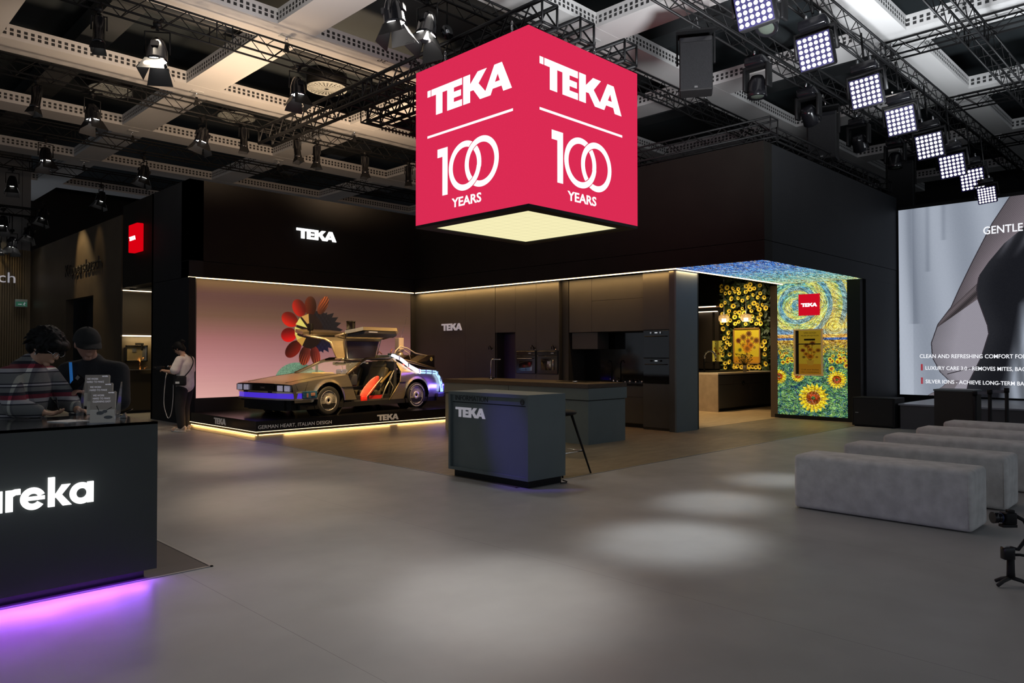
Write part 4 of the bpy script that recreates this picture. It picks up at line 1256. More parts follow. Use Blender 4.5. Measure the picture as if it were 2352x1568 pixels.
# barrier posts and panel behind the benches
lp = thing('low_panel_box', 'dark box-like side table with thin light top edge behind the last bench', 'table', (13.35, 2.66, 0))
MB().box(0, .5, .45, 1.0, 0, .90).build('body', mat('box_brown', (.018, .016, .012), .6), lp)
MB().box(-.01, .51, .44, 1.01, .90, .925).build('top', M['desk'], lp)
for i, (y_, z_) in enumerate(((3.06, .92), (2.86, .95), (2.64, .98))):
    t_ = thing('barrier_post', 'black retractable belt post behind the benches, ' + ('beside the dark box', 'middle of three', 'rightmost of three')[i], 'barrier post', (13.25 + .12 * i * 0, y_, 0), 0, 'belt posts behind the benches')
    MB().lathe([(0, 0), (.09, 0), (.09, .02), (.03, .035), (0, .035)], n=20).build('base', M['black'], t_)
    MB().tube((0, 0, .03), (0, 0, z_ - .06), .026, n=12).build('post', M['black'], t_)
    MB().tube((0, 0, z_ - .07), (0, 0, z_), .034, n=12).build('belt_head', M['blackmetal'], t_)
    if i < 2: MB().box(-.002, .002, -.20, 0, z_ - .05, z_ - .005).build('belt', mat('belt_grey', (.12, .13, .16), .6), t_)

# ================================================================ CAMERA GIMBAL, lower right corner
gm = thing('camera_gimbal', 'black handheld gimbal on tabletop tripod holding a camera, lower right corner', 'gimbal', (5.68, 1.12, 0))
Rv = Vector((S2, -S2, 0)); Fv = Vector((S2, S2, 0))


def gp(r, z, f=0): return Rv * r + Fv * f + Vector((0, 0, z))


g_ = MB().path([gp(0, .055), gp(0, .09), gp(.0, .19)], [.026, .024, .022], 10)
g_.build('handle', M['black'], gm)
MB().rbox(-.05, .02, -.02, .03, .17, .25, .006, 2).xf(Matrix.Rotation(R(-45), 4, 'Z')).build('control_head', M['blackgloss'], gm)
for a_ in ((-.105, -.03), (-.055, .07), (.11, -.02)):
    MB().path([gp(0, .055), gp(a_[0] * .6, .035, a_[1] * .6), gp(a_[0], .012, a_[1])], [.013, .012, .011], 8).build('leg', M['rubber'], gm)
MB().path([gp(.0, .245), gp(.05, .235), gp(.10, .30), (gp(.12, .36)), gp(.09, .42), gp(.03, .455)], .012, 8).build('gimbal_arm', M['black'], gm)
MB().path([gp(.02, .20), gp(.06, .20), gp(.12, .19)], .009, 8).build('side_arm', M['black'], gm)
cm = thing('camera', 'black camera with a short zoom lens mounted on the gimbal, lower right corner', 'camera', (5.68, 1.12, .40))
MB().rbox(-.045, .025, -.035, .045, 0, .075, .008, 2).xf(Matrix.Rotation(R(-45), 4, 'Z')).build('body', M['blackmetal'], cm)
MB().rbox(-.02, .02, -.02, .02, .07, .092, .006, 2).xf(Matrix.Rotation(R(-45), 4, 'Z')).build('viewfinder', M['black'], cm)
MB().tube(gp(-.045, .04), gp(-.085, .04), .030, .032, n=20).tube(gp(-.085, .04), gp(-.115, .04), .035, .037, n=20).build('lens', M['blackgloss'], cm)
MB().tube(gp(-.06, .04), gp(-.066, .04), .0335, n=20).build('lens_ring', mat('lens_blue', (.02, .03, .10), .2, .5), cm)
MB().box(-.06, .03, -.025, .025, -.02, -.002).xf(Matrix.Rotation(R(-45), 4, 'Z')).build('mounting_plate', M['black'], cm)

# ================================================================ LEFT COUNTER with lit lettering
ec = thing('reception_counter', 'dark reception counter with glowing white letters and violet base light, left', 'counter', (1.82, 5.15, 0))
MB().box(-3.6, 0, 0, .03, .08, 1.05).build('front_panel', M['counter_front'], ec)
MB().box(-3.6, -.0, .03, .86, .08, 1.03).build('body', M['counter_front'], ec)
MB().box(-3.6, 0, .0, .90, 1.035, 1.05).build('worktop', mat('glossy_top', (.035, .035, .035), .12), ec)
MB().box(-3.6, -.04, .12, .82, 0, .08).build('plinth', M['blackgloss'], ec)
MB().box(-3.55, -.04, .095, .115, .062, .075).build('under_light', emat('violet_strip', (.32, .06, 1), 26), ec)
lamp('AREA', (.3, 5.22, .07), (.3, 4.95, 0), 17, (.36, .10, 1), 3.0, sy=.03, name='violet_glow')
lamp('AREA', (.1, 5.20, .07), (.1, 4.6, 0), 3.5, (.9, .25, .9), 3.0, sy=.03, name='violet_glow')


def bold_letters():
    """heavy round lower-case letters from thick strokes; unit = x-height"""
    t = .29
    O, U_, V_ = Vector((0, 0, 0)), Vector((1, 0, 0)), Vector((0, 0, 1))
    def bar(m, x0, x1, z0, z1): m.prism([(x0, z0), (x1, z0), (x1, z1), (x0, z1)], O, U_, V_, (0, -.02, 0))
    m = MB()
    def ring(cx, a0=0, a1=360, rx=.53, off=0): r_ = ring_mb(cx, .5, rx, .53, t, (0, 0, 0), U_, V_, .02, a0, a1, 36, off); m.add(r_.v, r_.f)
    x = 0
    ring(.5, 20, 320); bar(m, .1, .95, .42, .60)                      # e (outside the frame)
    bar(m, 1.15, 1.15 + t, .45, 1.0); ring(1.62, 180, 360, .47); bar(m, 1.80, 1.80 + t, 0, 1.0)     # u
    bar(m, 2.22, 2.22 + t, 0, 1.0); m.prism([(2.40, .62), (2.40, .98), (2.60, 1.03), (2.82, 1.03), (2.82, .76), (2.62, .76)], O, U_, V_, (0, -.0201, 0))  # r
    ring(3.34, 22, 325, .53, .0003); bar(m, 2.95, 3.84, .42, .60)       # e
    bar(m, 3.98, 3.98 + t, 0, 1.42)                                    # k
    m.prism([(4.20, .42), (4.58, 1.02), (4.96, 1.02), (4.48, .42)], O, U_, V_, (0, -.0202, 0))
    m.prism([(4.20, .60), (4.62, 0), (5.02, 0), (4.50, .64)], O, U_, V_, (0, -.0204, 0))
    ring(5.46, 0, 360, .53, .0005); bar(m, 5.72, 5.72 + t, 0, 1.03)     # a
    return m


L_ = bold_letters()
kx = .122 / 1.0
ox = 1.435 - 1.82 - 6.01 * kx
L_.v = [(ox + v[0] * kx, -.001 + v[1] * .6, .575 + v[2] * .125) for v in L_.v]
L_.build('lettering', emat('counter_letter', (1, 1, 1), 1.5), ec)
lamp('AREA', (1.1, 4.9, .64), (1.1, 5.15, .64), .22, (.9, .93, 1), .8, sy=.15, name='letter_glow')

# brochure stand
bh = thing('brochure_holder', 'clear acrylic brochure holder standing on the reception counter', 'holder', (1.50, 5.24, 1.05), R(-26))
# local: x right, y back (away), z up
g = MB()
tilt = .22
for k_, y_, z_ in ((0, 0, 0), (1, .06, .05), (2, .12, .10)):
    pass
MB().box(-.135, .085, -.012, .17, 0, .005).quad((-.075, -.01, .005), (.085, -.01, .005), (.085, -.016, .09), (-.075, -.016, .09)).build('front_plate', M['glass'], bh)
MB().prism([(-.012, 0), (.17, 0), (.25, .26), (.21, .26), (.04, .09), (-.016, .09)], (-.135, 0, 0), (0, 1, 0), (0, 0, 1), (.003, 0, 0)).build('side_plate', M['glass'], bh)
MB().prism([(-.012, 0), (.17, 0), (.25, .26), (.21, .26), (.04, .09), (-.016, .09)], (.082, 0, 0), (0, 1, 0), (0, 0, 1), (.003, 0, 0)).build('side_plate', M['glass'], bh)
MB().path([(-.075, -.012, .003), (.085, -.012, .003), (.085, -.017, .09)], .002, 5).build('bright_edge', M['chrome'], bh)
bc = mat('brochure_cover', (.36, .31, .26), .35, noise=.05)
bcl = mat('brochure_lower', (.62, .56, .46), .35)
pg_ = mat('brochure_pages', (.26, .30, .28), .6, noise=.3, nscale=60, stretch=(1, 30, 1))
for k_ in range(3):
    lab = ('front and lowest of the three stepped stacks', 'middle of the three stepped stacks', 'rear and highest of the three stepped stacks')[k_]
    st_ = thing('brochure_stack', 'brown cleaning brochures, ' + lab + ' in the clear holder', 'brochures', (0, 0, 0), 0, 'brochure stacks in the acrylic holder')
    st_.matrix_world = Matrix.Translation((1.50, 5.24, 1.05)) @ Matrix.Rotation(R(-26), 4, 'Z') @ Matrix.Translation((.004 - .028 * k_, .012 + .055 * k_, .006 + .052 * k_)) @ Matrix.Rotation(-tilt, 4, 'X')
    MB().box(-.07, .072, .004, .042, 0, .205).build('pages', pg_, st_)
    MB().box(-.07, .072, .001, .004, .085, .205).build('cover', bc, st_)
    MB().box(-.07, .072, .001, .004, .0, .085).build('lower_cover', bcl, st_)
    lt = text_mb('WE WORK', .017, (-.058, .0005, .172), UX, UZ, .0006, fitw=.066)
    t2 = text_mb('HARD TO MAKE', .017, (-.058, .0005, .152), UX, UZ, .0006, fitw=.100); lt.add(t2.v, t2.f)
    if k_ == 0:
        t2 = text_mb('CLEANING EASY', .017, (-.058, .0005, .132), UX, UZ, .0006, fitw=.104); lt.add(t2.v, t2.f)
    t2 = text_mb('eureka', .013, (.030, .0005, .192), UX, UZ, .0006, fitw=.034, bold=.0004); lt.add(t2.v, t2.f)
    lt.build('lettering', M['letter'], st_)
    if k_ == 0:
        v_ = MB().ball((-.012, -.001, .062), (.022, .002, .012), 10, 6).path([(-.014, -.001, .065), (-.034, -.001, .11)], .002, 5).path([(-.03, -.001, .052), (-.006, -.001, .075)], .003, 5)
        v_.ball((.014, -.001, .072), (.015, .002, .010), 10, 6).path([(.016, -.001, .075), (.055, -.001, .10)], .002, 5).ball((.036, -.001, .034), (.026, .002, .011), 12, 6)
        v_.build('printed_cleaners', M['black'], st_)
ph = thing('phone', 'thin tilted phone lying behind the brochure holder on the counter', 'phone', (1.74, 5.60, 1.052), R(-30))
MB().rbox(-.07, .07, -.03, .03, .0, .008, .003, 1).xf(Matrix.Translation((0, 0, .03)) @ Matrix.Rotation(R(-22), 4, 'Y')).build('screen', M['blackgloss'], ph)
MB().prism([(-.02, 0), (.03, 0), (.02, .035)], (0, -.02, 0), (1, 0, 0), (0, 0, 1), (0, .04, 0)).build('stand', M['steelgrey'], ph)
tag(MB().box(-.08, .08, -.1, .1, 0, .004).build('paper_sheet', M['white'], loc=(1.40, 5.56, 1.051), rot=(0, 0, .4)), 'sheet of paper under the hand of the plaid-shirted visitor', 'paper')

# ================================================================ SUSPENDED LED CUBE
CX0, CX1, CY0, CY1, CZ0, CZ1 = 7.27, 9.80, 6.95, 9.45, 3.50, 6.0
cu = thing('led_cube', 'big red suspended LED cube with white lettering and glowing underside', 'sign', (CX0, CY0, CZ0))
dx, dy, dz = CX1 - CX0, CY1 - CY0, CZ1 - CZ0


def red_screen():
    m = emat('red_led_face', srgb((222, 44, 84)), .97)
    nt = m.node_tree
    g = nt.nodes.new('ShaderNodeNewGeometry'); n = nt.nodes.new('ShaderNodeTexNoise')
    n.inputs['Scale'].default_value = 60; nt.links.new(g.outputs['Position'], n.inputs['Vector'])
    r = nt.nodes.new('ShaderNodeMapRange'); r.inputs[3].default_value = .90; r.inputs[4].default_value = 1.04
    nt.links.new(n.outputs['Fac'], r.inputs[0])
    e = [q for q in nt.nodes if q.type == 'EMISSION'][0]
    nt.links.new(r.outputs[0], e.inputs[1])
    return m


mred = red_screen()
M['logo_led'] = emat('white_led', (1, .99, 1), 1.1)
MB().box(.02, dx - .02, .02, dy - .02, .03, dz - .02).build('inner_frame', M['black'], cu)
f_l = MB().box(0, .02, 0.004, dy, .045, dz).build('left_face', mred, cu)
f_r = MB().box(0.004, dx, 0, .02, .045, dz).build('right_face', mred, cu)
MB().box(dx - .02, dx, .02, dy, .045, dz).build('rear_face', mred, cu)
MB().box(.02, dx - .02, dy - .02, dy, .045, dz).build('rear_face', mred, cu)
bb = MB().box(0, dx, 0, .20, 0, .045).box(0, dx, dy - .20, dy, 0, .045).box(0, .20, .2, dy - .2, 0, .045).box(dx - .2, dx, .2, dy - .2, 0, .045)
bb.build('bottom_rim', M['black'], cu)


def glow_panel():
    m = emat('glowing_underside', srgb((247, 238, 186)), 1.0)
    nt = m.node_tree
    g = nt.nodes.new('ShaderNodeTexCoord'); s = nt.nodes.new('ShaderNodeSeparateXYZ')
    nt.links.new(g.outputs['Object'], s.inputs[0])
    outs = []
    for ax in (0, 1):
        d = nt.nodes.new('ShaderNodeMath'); d.operation = 'MODULO'; d.inputs[1].default_value = .213
        a = nt.nodes.new('ShaderNodeMath'); a.operation = 'ADD'; a.inputs[1].default_value = 10 * .213 - .2
        nt.links.new(s.outputs[ax], a.inputs[0]); nt.links.new(a.outputs[0], d.inputs[0])
        l = nt.nodes.new('ShaderNodeMath'); l.operation = 'LESS_THAN'; l.inputs[1].default_value = .007
        nt.links.new(d.outputs[0], l.inputs[0]); outs.append(l)
    mx_ = nt.nodes.new('ShaderNodeMath'); mx_.operation = 'MAXIMUM'
    nt.links.new(outs[0].outputs[0], mx_.inputs[0]); nt.links.new(outs[1].outputs[0], mx_.inputs[1])
    r = nt.nodes.new('ShaderNodeMapRange'); r.inputs[3].default_value = 1.0; r.inputs[4].default_value = .72
    nt.links.new(mx_.outputs[0], r.inputs[0])
    e = [q for q in nt.nodes if q.type == 'EMISSION'][0]
    nt.links.new(r.outputs[0], e.inputs[1])
    return m


MB().box(.2, dx - .2, .2, dy - .2, .02, .03).build('light_panel', glow_panel(), cu)

for (o, u, par) in (((-.001, 9.40 - CY0, 0), UY, f_l), ((9.62 - CX0 - 2.40 + .02, -.001, 0), UX, f_r)):
    # face coordinates: s to the right, z up, origin at the left side (s=0) of the drawn field
    O = Vector(o)
    s0 = 0.25
    def at(s, z): return O + u * s + UZ * (z - CZ0)
    logo_mb(1.88, at(s0, 5.215), u, UZ, .004).build('wordmark', M['logo_led'], par)
    MB().prism([(0, 0), (1.90, 0), (1.90, .035), (0, .035)], at(s0, 4.885), u, UZ, u.cross(UZ) * .004).build('white_line', M['logo_led'], par)
    MB().prism([(0, .60), (0, .73), (.24, .73), (.24, 0), (.12, 0), (.12, .60)], at(.50, 3.93), u, UZ, u.cross(UZ) * .004).build('digit_one', M['logo_led'], par)
    zc, ry, rx, t = 4.30, .37, .365, .09
    a1, a2 = 1.135, 1.505
    ring_mb(a1, 0, rx, ry, t, at(0, zc), u, UZ, .003, 0, 360, 56).build('digit_zero', M['logo_led'], par)
    ring_mb(a2, 0, rx + .012, ry + .012, t + .024, at(0, zc), u, UZ, .001, 60, 250, 40, .003).build('red_outline', mred, par)
    ring_mb(a2, 0, rx, ry, t, at(0, zc), u, UZ, .0015, 0, 360, 56, .003).build('digit_zero', M['logo_led'], par)
    ring_mb(a1, 0, rx + .012, ry + .012, t + .024, at(0, zc), u, UZ, .001, -95, -12, 30, .0045).build('red_outline', mred, par)
    ring_mb(a1, 0, rx, ry, t, at(0, zc), u, UZ, .001, -100, -8, 30, .0055).build('digit_zero', M['logo_led'], par)
    text_mb('YEARS', .19, at(.84, 3.715), u, UZ, .004, .004, fitw=.66).build('lettering', M['logo_led'], par)


# ================================================================ TRUSSES
def truss(label, p, q, s=.30, step=.62, r=.020, flat=False, group='black lighting trusses under the ceiling grid'):
    p, q = Vector(p), Vector(q)
    L = (q - p).length
    d = (q - p).normalized()
    up = Vector((0, 0, 1))
    sd = d.cross(up).normalized()
    t = thing('lighting_truss', label, 'truss', tuple(p), 0, group)
    h = s / 2
    cs = [(-h, -h), (h, -h), (h, h), (-h, h)]
    P0 = [sd * a + up * b for a, b in cs]
    for c in P0:
        MB().tube(c, c + d * L, r, n=8).build('chord', M['blackmetal'], t)
    lat = MB()
    n = max(1, int(L / step))
    for i in range(n):
        a, b = i * L / n, (i + 1) * L / n; m_ = (a + b) / 2
        for (i0, i1) in ((0, 3), (1, 2)):
            lat.tube(P0[i0] + d * a, P0[i1] + d * m_, r * .42, n=5, caps=False)
            lat.tube(P0[i1] + d * m_, P0[i0] + d * b, r * .42, n=5, caps=False)
        lat.tube(P0[0] + d * a, P0[1] + d * a, r * .42, n=5, caps=False).tube(P0[3] + d * a, P0[2] + d * a, r * .42, n=5, caps=False)
    for e in (0, L):
        for i0, i1 in ((0, 1), (1, 2), (2, 3), (3, 0)):
            lat.tube(P0[i0] + d * e, P0[i1] + d * e, r * .6, n=6)
    k = 4.2
    while k < L - 1:   # bolted joints between the truss lengths show as pairs of uprights
        for e in (k, k + .28):
            for i0, i1 in ((0, 3), (1, 2)): lat.tube(P0[i0] + d * e, P0[i1] + d * e, r * .6, n=5)
        k += 4.2
    lat.build('lattice', M['blackmetal'], t)
    return t


ZT_ = 7.12
truss('lighting truss running left to right above the near lamps, first behind the cube', (-3, 12.8, ZT_), (21, 12.8, ZT_))
truss('lighting truss running left to right above the silver car, second behind the cube', (-3, 17.05, ZT_), (21, 17.05, ZT_))
truss('lighting truss farther back at left, third behind the cube', (-3, 21.3, ZT_), (17, 21.3, ZT_))
truss('farthest lighting truss at left, fourth behind the cube', (-3, 25.7, ZT_), (13, 25.7, ZT_))
truss('lighting truss passing right behind the top of the red cube', (5.4, 8.85, ZT_ - .05), (26, 8.85, ZT_ - .05))
truss('truss carrying the left side of the row of LED spotlights, right', (8.3, 6.05, ZT_ - .25), (26, 6.05, ZT_ - .25))
truss('truss carrying the right side of the row of LED spotlights, right', (10.2, 4.85, ZT_ - .1), (27, 4.85, ZT_ - .1))
truss('outermost truss running away along the top right corner', (10.5, 3.35, ZT_ - .05), (27, 3.35, ZT_ - .05))
for i, x in enumerate((15.2, 19.5, 23.8)):
    truss('short cross truss at right, ' + ('nearest of three', 'middle of three', 'farthest of three')[i], (x, 5.0, ZT_ + .21), (x, -2.5, ZT_ + .21), .27)
for i, (x, y1) in enumerate(((7.78, 15.6), (8.62, 12.6), (9.72, 12.6))):
    truss('truss lying over the red cube, ' + ('left one with its end over the front corner', 'middle one', 'right one')[i], (x, 7.02, 6.34), (x, y1, 6.34), .32, .45, .034)
truss('truss end sticking out low at the left of the cube', (8.0, 12.0, 6.1), (11.5, 12.0, 6.1), .26)
truss('truss along the top edge of the dark fascia, right of the cube', (12.42, 5.9, 5.50), (12.42, 14, 5.50), .28, group='trusses on top of the large stand')
truss('truss along the top edge of the right fascia beside the fabric screen', (12.8, 6.15, 5.46), (18.8, 6.15, 5.46), .24, group='trusses on top of the large stand')

# chains carrying the cube
for i, (x, y) in enumerate(((7.5, 9.0), (7.5, 7.5), (8.9, 7.1), (9.6, 9.2))):
    ch = MB()
    for k in range(5):
        z = 6.0 + .065 * k
        pts = []
        for j in range(10):
            a = 2 * PI * j / 10
            o = (.016 * math.cos(a), 0) if k % 2 else (0, .016 * math.cos(a))
            pts.append((o[0], o[1], z - 6.0 + .04 * math.sin(a)))
        ch.path(pts, .006, 5, closed=True)
    o = ch.build('chain', M['chrome'], loc=(x, y, 6.0))
    tag(o, 'short steel chain holding the red cube, ' + ('left face, farther one', 'left face, nearer one', 'over the right face', 'at the rear right corner')[i], 'chain', 'chains of the red cube')

# ceiling hooks at the crossings
hk = thing('ceiling_hook', 'rigging hook', 'hook', (0, 0, 7.5), 0, 'rigging hooks at the beam crossings')
MB().box(-.13, .13, -.09, .09, -.012, 0).build('plate', mat('hook_plate', (.45, .45, .44), .4), hk)
MB().tube((0, 0, 0), (0, 0, -.06), .018, n=8).path([(.035 * math.cos(2 * PI * j / 10), 0, -.09 + .035 * math.sin(2 * PI * j / 10)) for j in range(10)], .007, 5, closed=True).build('ring', M['chrome'], hk)
MB().path([(0, 0, -.12), (.0, -.14, -.26)], .008, 5).path([(0, 0, -.12), (0, .14, -.26)], .008, 5).prism([(-.02, -.12), (.02, -.12), (.05, -.30), (-.05, -.30)], (0, -.02, 0), (1, 0, 0), (0, 0, 1), (0, .04, 0)).build('sling', M['black'], hk)
HK = [(6.82, 12.85, 'above the first truss, left of the cube'), (6.82, 17.05, 'above the second truss, left'), (6.82, 21.3, 'above the third truss, left'), (6.82, 25.7, 'above the fourth truss, left'),
      (11.04, 21.3, 'third truss, between car and cube'), (11.04, 17.05, 'second truss, beside the cube'), (11.04, 8.85, 'on the bright crossing right of the cube top'), (15.2, 4.85, 'first on the right-hand truss'),
      (19.5, 4.85, 'second on the right-hand truss'), (23.8, 4.85, 'third on the right-hand truss'), (15.2, 8.85, 'on the crossing left of the hanging speakers'), (11.04, 12.85, 'on the crossing hidden by the cube edge')]
for i, (x, y, lab) in enumerate(HK):
    o = hk if i == 0 else copy_tree(hk)
    o.location = (x, y, 7.5)
    o['label'] = 'steel rigging hook at a beam crossing, ' + lab

# round air diffusers
df = thing('air_diffuser', 'diffuser', 'air vent', (9.85, 16.53 - .2, 8.2), 0, 'round air diffusers in the roof void')
dm = MB()
dm.lathe([(.50, .03), (.50, 0), (.47, 0), (.47, .03)], n=40)
for j in range(26):
    a = 2 * PI * j / 26
    c, s = math.cos(a), math.sin(a)
    dm.prism([(.06, -.006), (.48, -.028), (.48, .028), (.06, .006)], (0, 0, 0), (c, s, 0), (-s, c, 0), (0, 0, .012))
for rr in (.12, .22, .32, .41): dm.lathe([(rr, 0), (rr + .015, 0), (rr + .015, .012), (rr, .012)], n=40)
dm.build('grille', mat('diffuser_metal', (.52, .54, .50), .5), df)
MB().lathe([(0, .05), (.49, .05), (.49, .4), (0, .4)], n=32).build('duct_box', M['blackmetal'], df)
for i, (x, y, lab) in enumerate(((9.80, 16.4, 'large round pale air diffuser above the silver car, behind the first truss'), (6.0, 20.4, 'distant round air diffuser at upper left between trusses'), (9.2, 20.2, 'round air diffuser above the slim lamps, mid distance'))):
    o = df if i == 0 else copy_tree(df)
    o.location = (x, y, 8.15); o['label'] = lab

# ================================================================ STAGE LAMPS
lens = emat('lamp_lens', (1, .97, .93), 24)


def lamp_proto(kind):
    big = kind == 'big'
    r = thing('stage_lamp' if big else 'profile_spotlight', 'x', 'stage lamp')
    MB().tube((-.05, 0, .03), (.05, 0, .03), .045, n=10).box(-.02, .02, -.02, .02, -.06, .0).build('clamp', M['blackmetal'], r)
    w = .17 if big else .11
    H_ = .40 if big else .30
    MB().path([(-w, 0, -H_), (-w, 0, -.08), (w, 0, -.08), (w, 0, -H_)], .014, 6).build('yoke', M['blackmetal'], r)
    heads = []
    if big:
        b = MB().lathe([(0, .20), (.08, .20), (.10, .16), (.12, .10), (.14, .02), (.15, -.12), (.16, -.16), (.145, -.16), (.14, -.06), (0, -.06)], n=20)
        b.box(-.05, .05, -.16, .16, .02, .10)
    else:
        b = MB().lathe([(0, .22), (.07, .22), (.085, .16), (.085, -.20), (.095, -.20), (.095, -.26), (.08, -.26), (.078, -.16), (0, -.16)], n=18)
    heads.append(b.build('housing', M['blackgloss'], r))
    lz = -.10 if big else -.18
    lr = .138 if big else .076
    heads.append(MB().lathe([(0, lz), (lr, lz)], n=20).build('lens', lens, r))
    fz, fr, fl, fo = (-.16, .125, .23, .11) if big else (-.26, .075, .13, .035)
    for j in range(4):
        a = j * PI / 2
        c, s = math.cos(a), math.sin(a)
        k = 1 if j % 2 else .8
        p = MB()
        ww = fr * (1 if j % 2 else .95)
        q = [(-ww, 0), (ww, 0), (ww * 1.45, 1), (-ww * 1.45, 1)]
        pts = [Vector((c * (fr + fo * v * k) - s * u, s * (fr + fo * v * k) + c * u, fz - fl * v * k)) for u, v in q]
        nrm = Vector((c, s, 0)) * .004
        p.add([x for x in pts] + [x + nrm for x in pts], [(0, 1, 2, 3), (7, 6, 5, 4), (0, 4, 5, 1), (1, 5, 6, 2), (2, 6, 7, 3), (3, 7, 4, 0)])
        heads.append(p.build('barn_door', M['blackmetal'], r))
    for h in heads: h['h'] = 1
    return r, H_


PB, HB = lamp_proto('big')
PS, HS = lamp_proto('small')
used = {}


def hang(kind, x, y, z, tilt, rz, label, group='black stage lamps hanging from the trusses', scale=1, top=6.96):
    P_, H_ = (PB, HB) if kind == 'big' else (PS, HS)
    if kind in used: o = copy_tree(P_)
    else: o = P_; used[kind] = 1
    o.location = (x, y, z); o.rotation_euler = (0, 0, R(rz)); o.scale = (scale,) * 3
    o['label'] = label; o['group'] = group
    hh_ = max(.04, (top - z) / scale)
    hg = MB().tube((0, 0, .0), (0, 0, hh_), .014, n=6).box(-.02, .02, -.20, .20, hh_ - .012, hh_ + .012).build('hanger', M['blackmetal'], o)
    hg.rotation_euler = (0, 0, -R(rz))
    for c in o.children:
        if c.name.split('.')[0] in ('housing', 'lens', 'barn_door'):
            c.location = (0, 0, -H_ + .02); c.rotation_euler = (R(tilt * .42), 0, 0)
    return o


# kind, px-derived place of the head, tilt towards the viewer, turn
LP = [('small', 3.59, 12.8, 6.62, 22, 20, 'dim stage lamp at upper left, first on the nearest left truss'),
      ('big', 4.47, 12.8, 6.55, 28, 10, 'large lit stage lamp at upper left, second on the nearest left truss', 1.15),
      ('big', 7.03, 12.8, 6.55, 14, 40, 'stage lamp with purple-tinted shutter in front of the round diffuser'),
      ('small', 3.67, 17.05, 6.62, 26, -10, 'small bright lamp at far left on the second truss'),
      ('big', 4.67, 17.05, 6.50, 20, 60, 'stage lamp on the second truss, left, tilted right'),
      ('big', 6.96, 17.05, 6.50, 30, -40, 'round-headed stage lamp on the second truss turned to the left'),
      ('small', 7.95, 17.05, 6.70, 5, 30, 'slim upright lamp on the second truss, first of a slim row'),
      ('small', 9.35, 17.05, 6.70, 26, 50, 'slim lamp with glowing warm mouth on the second truss'),
      ('small', 9.91, 17.05, 6.66, 6, -20, 'slim lamp right of the warm glowing one'),
      ('small', 11.38, 17.05, 6.66, 8, 40, 'slim lamp left of the last one beside the cube'),
      ('small', 12.85, 17.05, 6.66, 8, 10, 'slim lamp next to the left edge of the cube'),
      ('big', 4.79, 21.3, 6.45, 20, 55, 'stage lamp on the third truss at left'),
      ('big', 7.11, 21.3, 6.42, 30, -40, 'stage lamp on the third truss above the corner of the stand'),
      ('big', 4.94, 25.7, 6.50, 18, 30, 'stage lamp on the fourth truss at the left edge', .95),
      ('big', 7.31, 25.7, 6.42, 30, -40, 'stage lamp on the fourth truss, right one', .95),
      ('small', 12.2, 8.85, 6.7, 10, 0, 'slim lamp hanging right of the red cube'),
      ('small', 12.5, 12.8, 6.45, 30, 40, 'warm glowing lamp under the truss end at the left of the cube')]
for q in LP:
    kind, x, y, z, tl, rz, lab = q[:7]
    H_ = HB if kind == 'big' else HS
    hang(kind, x, y, z + H_ - .02, tl, rz + 135, lab, scale=q[7] if len(q) > 7 else 1)
# the distant cluster at the left edge hangs lower, on its own truss
truss('low distant lighting truss at the left edge', (0.5, 28.2, 6.1), (6.1, 28.2, 6.1), .26)
for i, (x, y, z, tl, rz, lab) in enumerate(((7.0 - .9, 27.4, 5.95, 32, -40, 'lamp before the dark bronze wall'), (5.15, 28.0, 5.65, 25, 20, 'large round lamp at the left edge'), (5.9, 28.2, 5.45, 32, -40, 'lamp above the exit sign, tilted left'),
                                           (5.45, 28.3, 5.05, 20, 0, 'lamp pointing down above the exit sign'), (5.0, 28.3, 5.05, 20, 10, 'lowest lamp at the left edge'))):
    hang('big', x, y, z + HB, tl, rz + 135, 'distant stage lamp, ' + lab, 'distant stage lamps at the left edge', top=5.98)
# two near lamps at the top, left of the cube
hang('big', 6.40, 8.85, 6.50 + HB, 18, 75 + 135, 'big black stage lamp at the top edge, left of two near the cube', 'near stage lamps', 1.1)
hang('big', 7.02, 8.85, 6.50 + HB, 34, -45 + 150, 'big lit stage lamp at the top, right of two near the cube', 'near stage lamps', 1.1)
rw = MB().lathe([(0, 0), (.11, 0), (.11, .03), (0, .03)], n=24, axis='Y')
ctw = thing('colour_scroller', 'round black filter wheel beside the lit lamp left of the cube', 'filter wheel', (7.30, 8.70, 6.45))
rw.build('wheel', M['blackgloss'], ctw)
MB().lathe([(0, -.004), (.04, -.004), (.04, 0), (0, 0)], n=16, axis='Y').build('hub', M['chrome'], ctw)
MB().tube((0, .015, .1), (0, .015, .5), .012, n=6).build('arm', M['blackmetal'], ctw)

# ---------------- LED spotlights (6 x 6 lenses)
ld = thing('led_spotlight', 'x', 'stage light', (0, 0, 0), 0, 'square LED spotlights along the right trusses')
hb = MB().rbox(-.02, .16, -.25, .25, -.25, .25, .03, 2)
HD = [hb.build('head', M['blackmetal'], ld)]
dm = MB()
for i in range(6):
    for j in range(6):
        y, z = (i - 2.5) * .076, (j - 2.5) * .076
        n = 12
        vs = [(-.024, y + .0285 * math.cos(2 * PI * k / n), z + .0285 * math.sin(2 * PI * k / n)) for k in range(n)]
        dm.add(vs, [tuple(range(n))])
HD.append(dm.build('lens_grid', emat('led_lens', (1, .98, 1), 2.6), ld))
HD.append(MB().box(-.022, -.018, -.235, .235, -.235, .235).build('lens_plate', mat('lens_plate', (.02, .018, .05), .3, emit=(.05, .03, .35), es=.12), ld))
MB().path([(.08, -.29, -.02), (.08, -.29, .34), (.08, .29, .34), (.08, .29, -.02)], .035, 8).build('yoke', M['blackmetal'], ld)
MB().rbox(-.06, .22, -.20, .20, .36, .50, .02, 2).build('base_box', M['blackgloss'], ld)
MB().tube((.08, -.1, .50), (.08, -.1, .60), .02, n=8).tube((.08, .1, .50), (.08, .1, .60), .02, n=8).build('clamp', M['chrome'], ld)
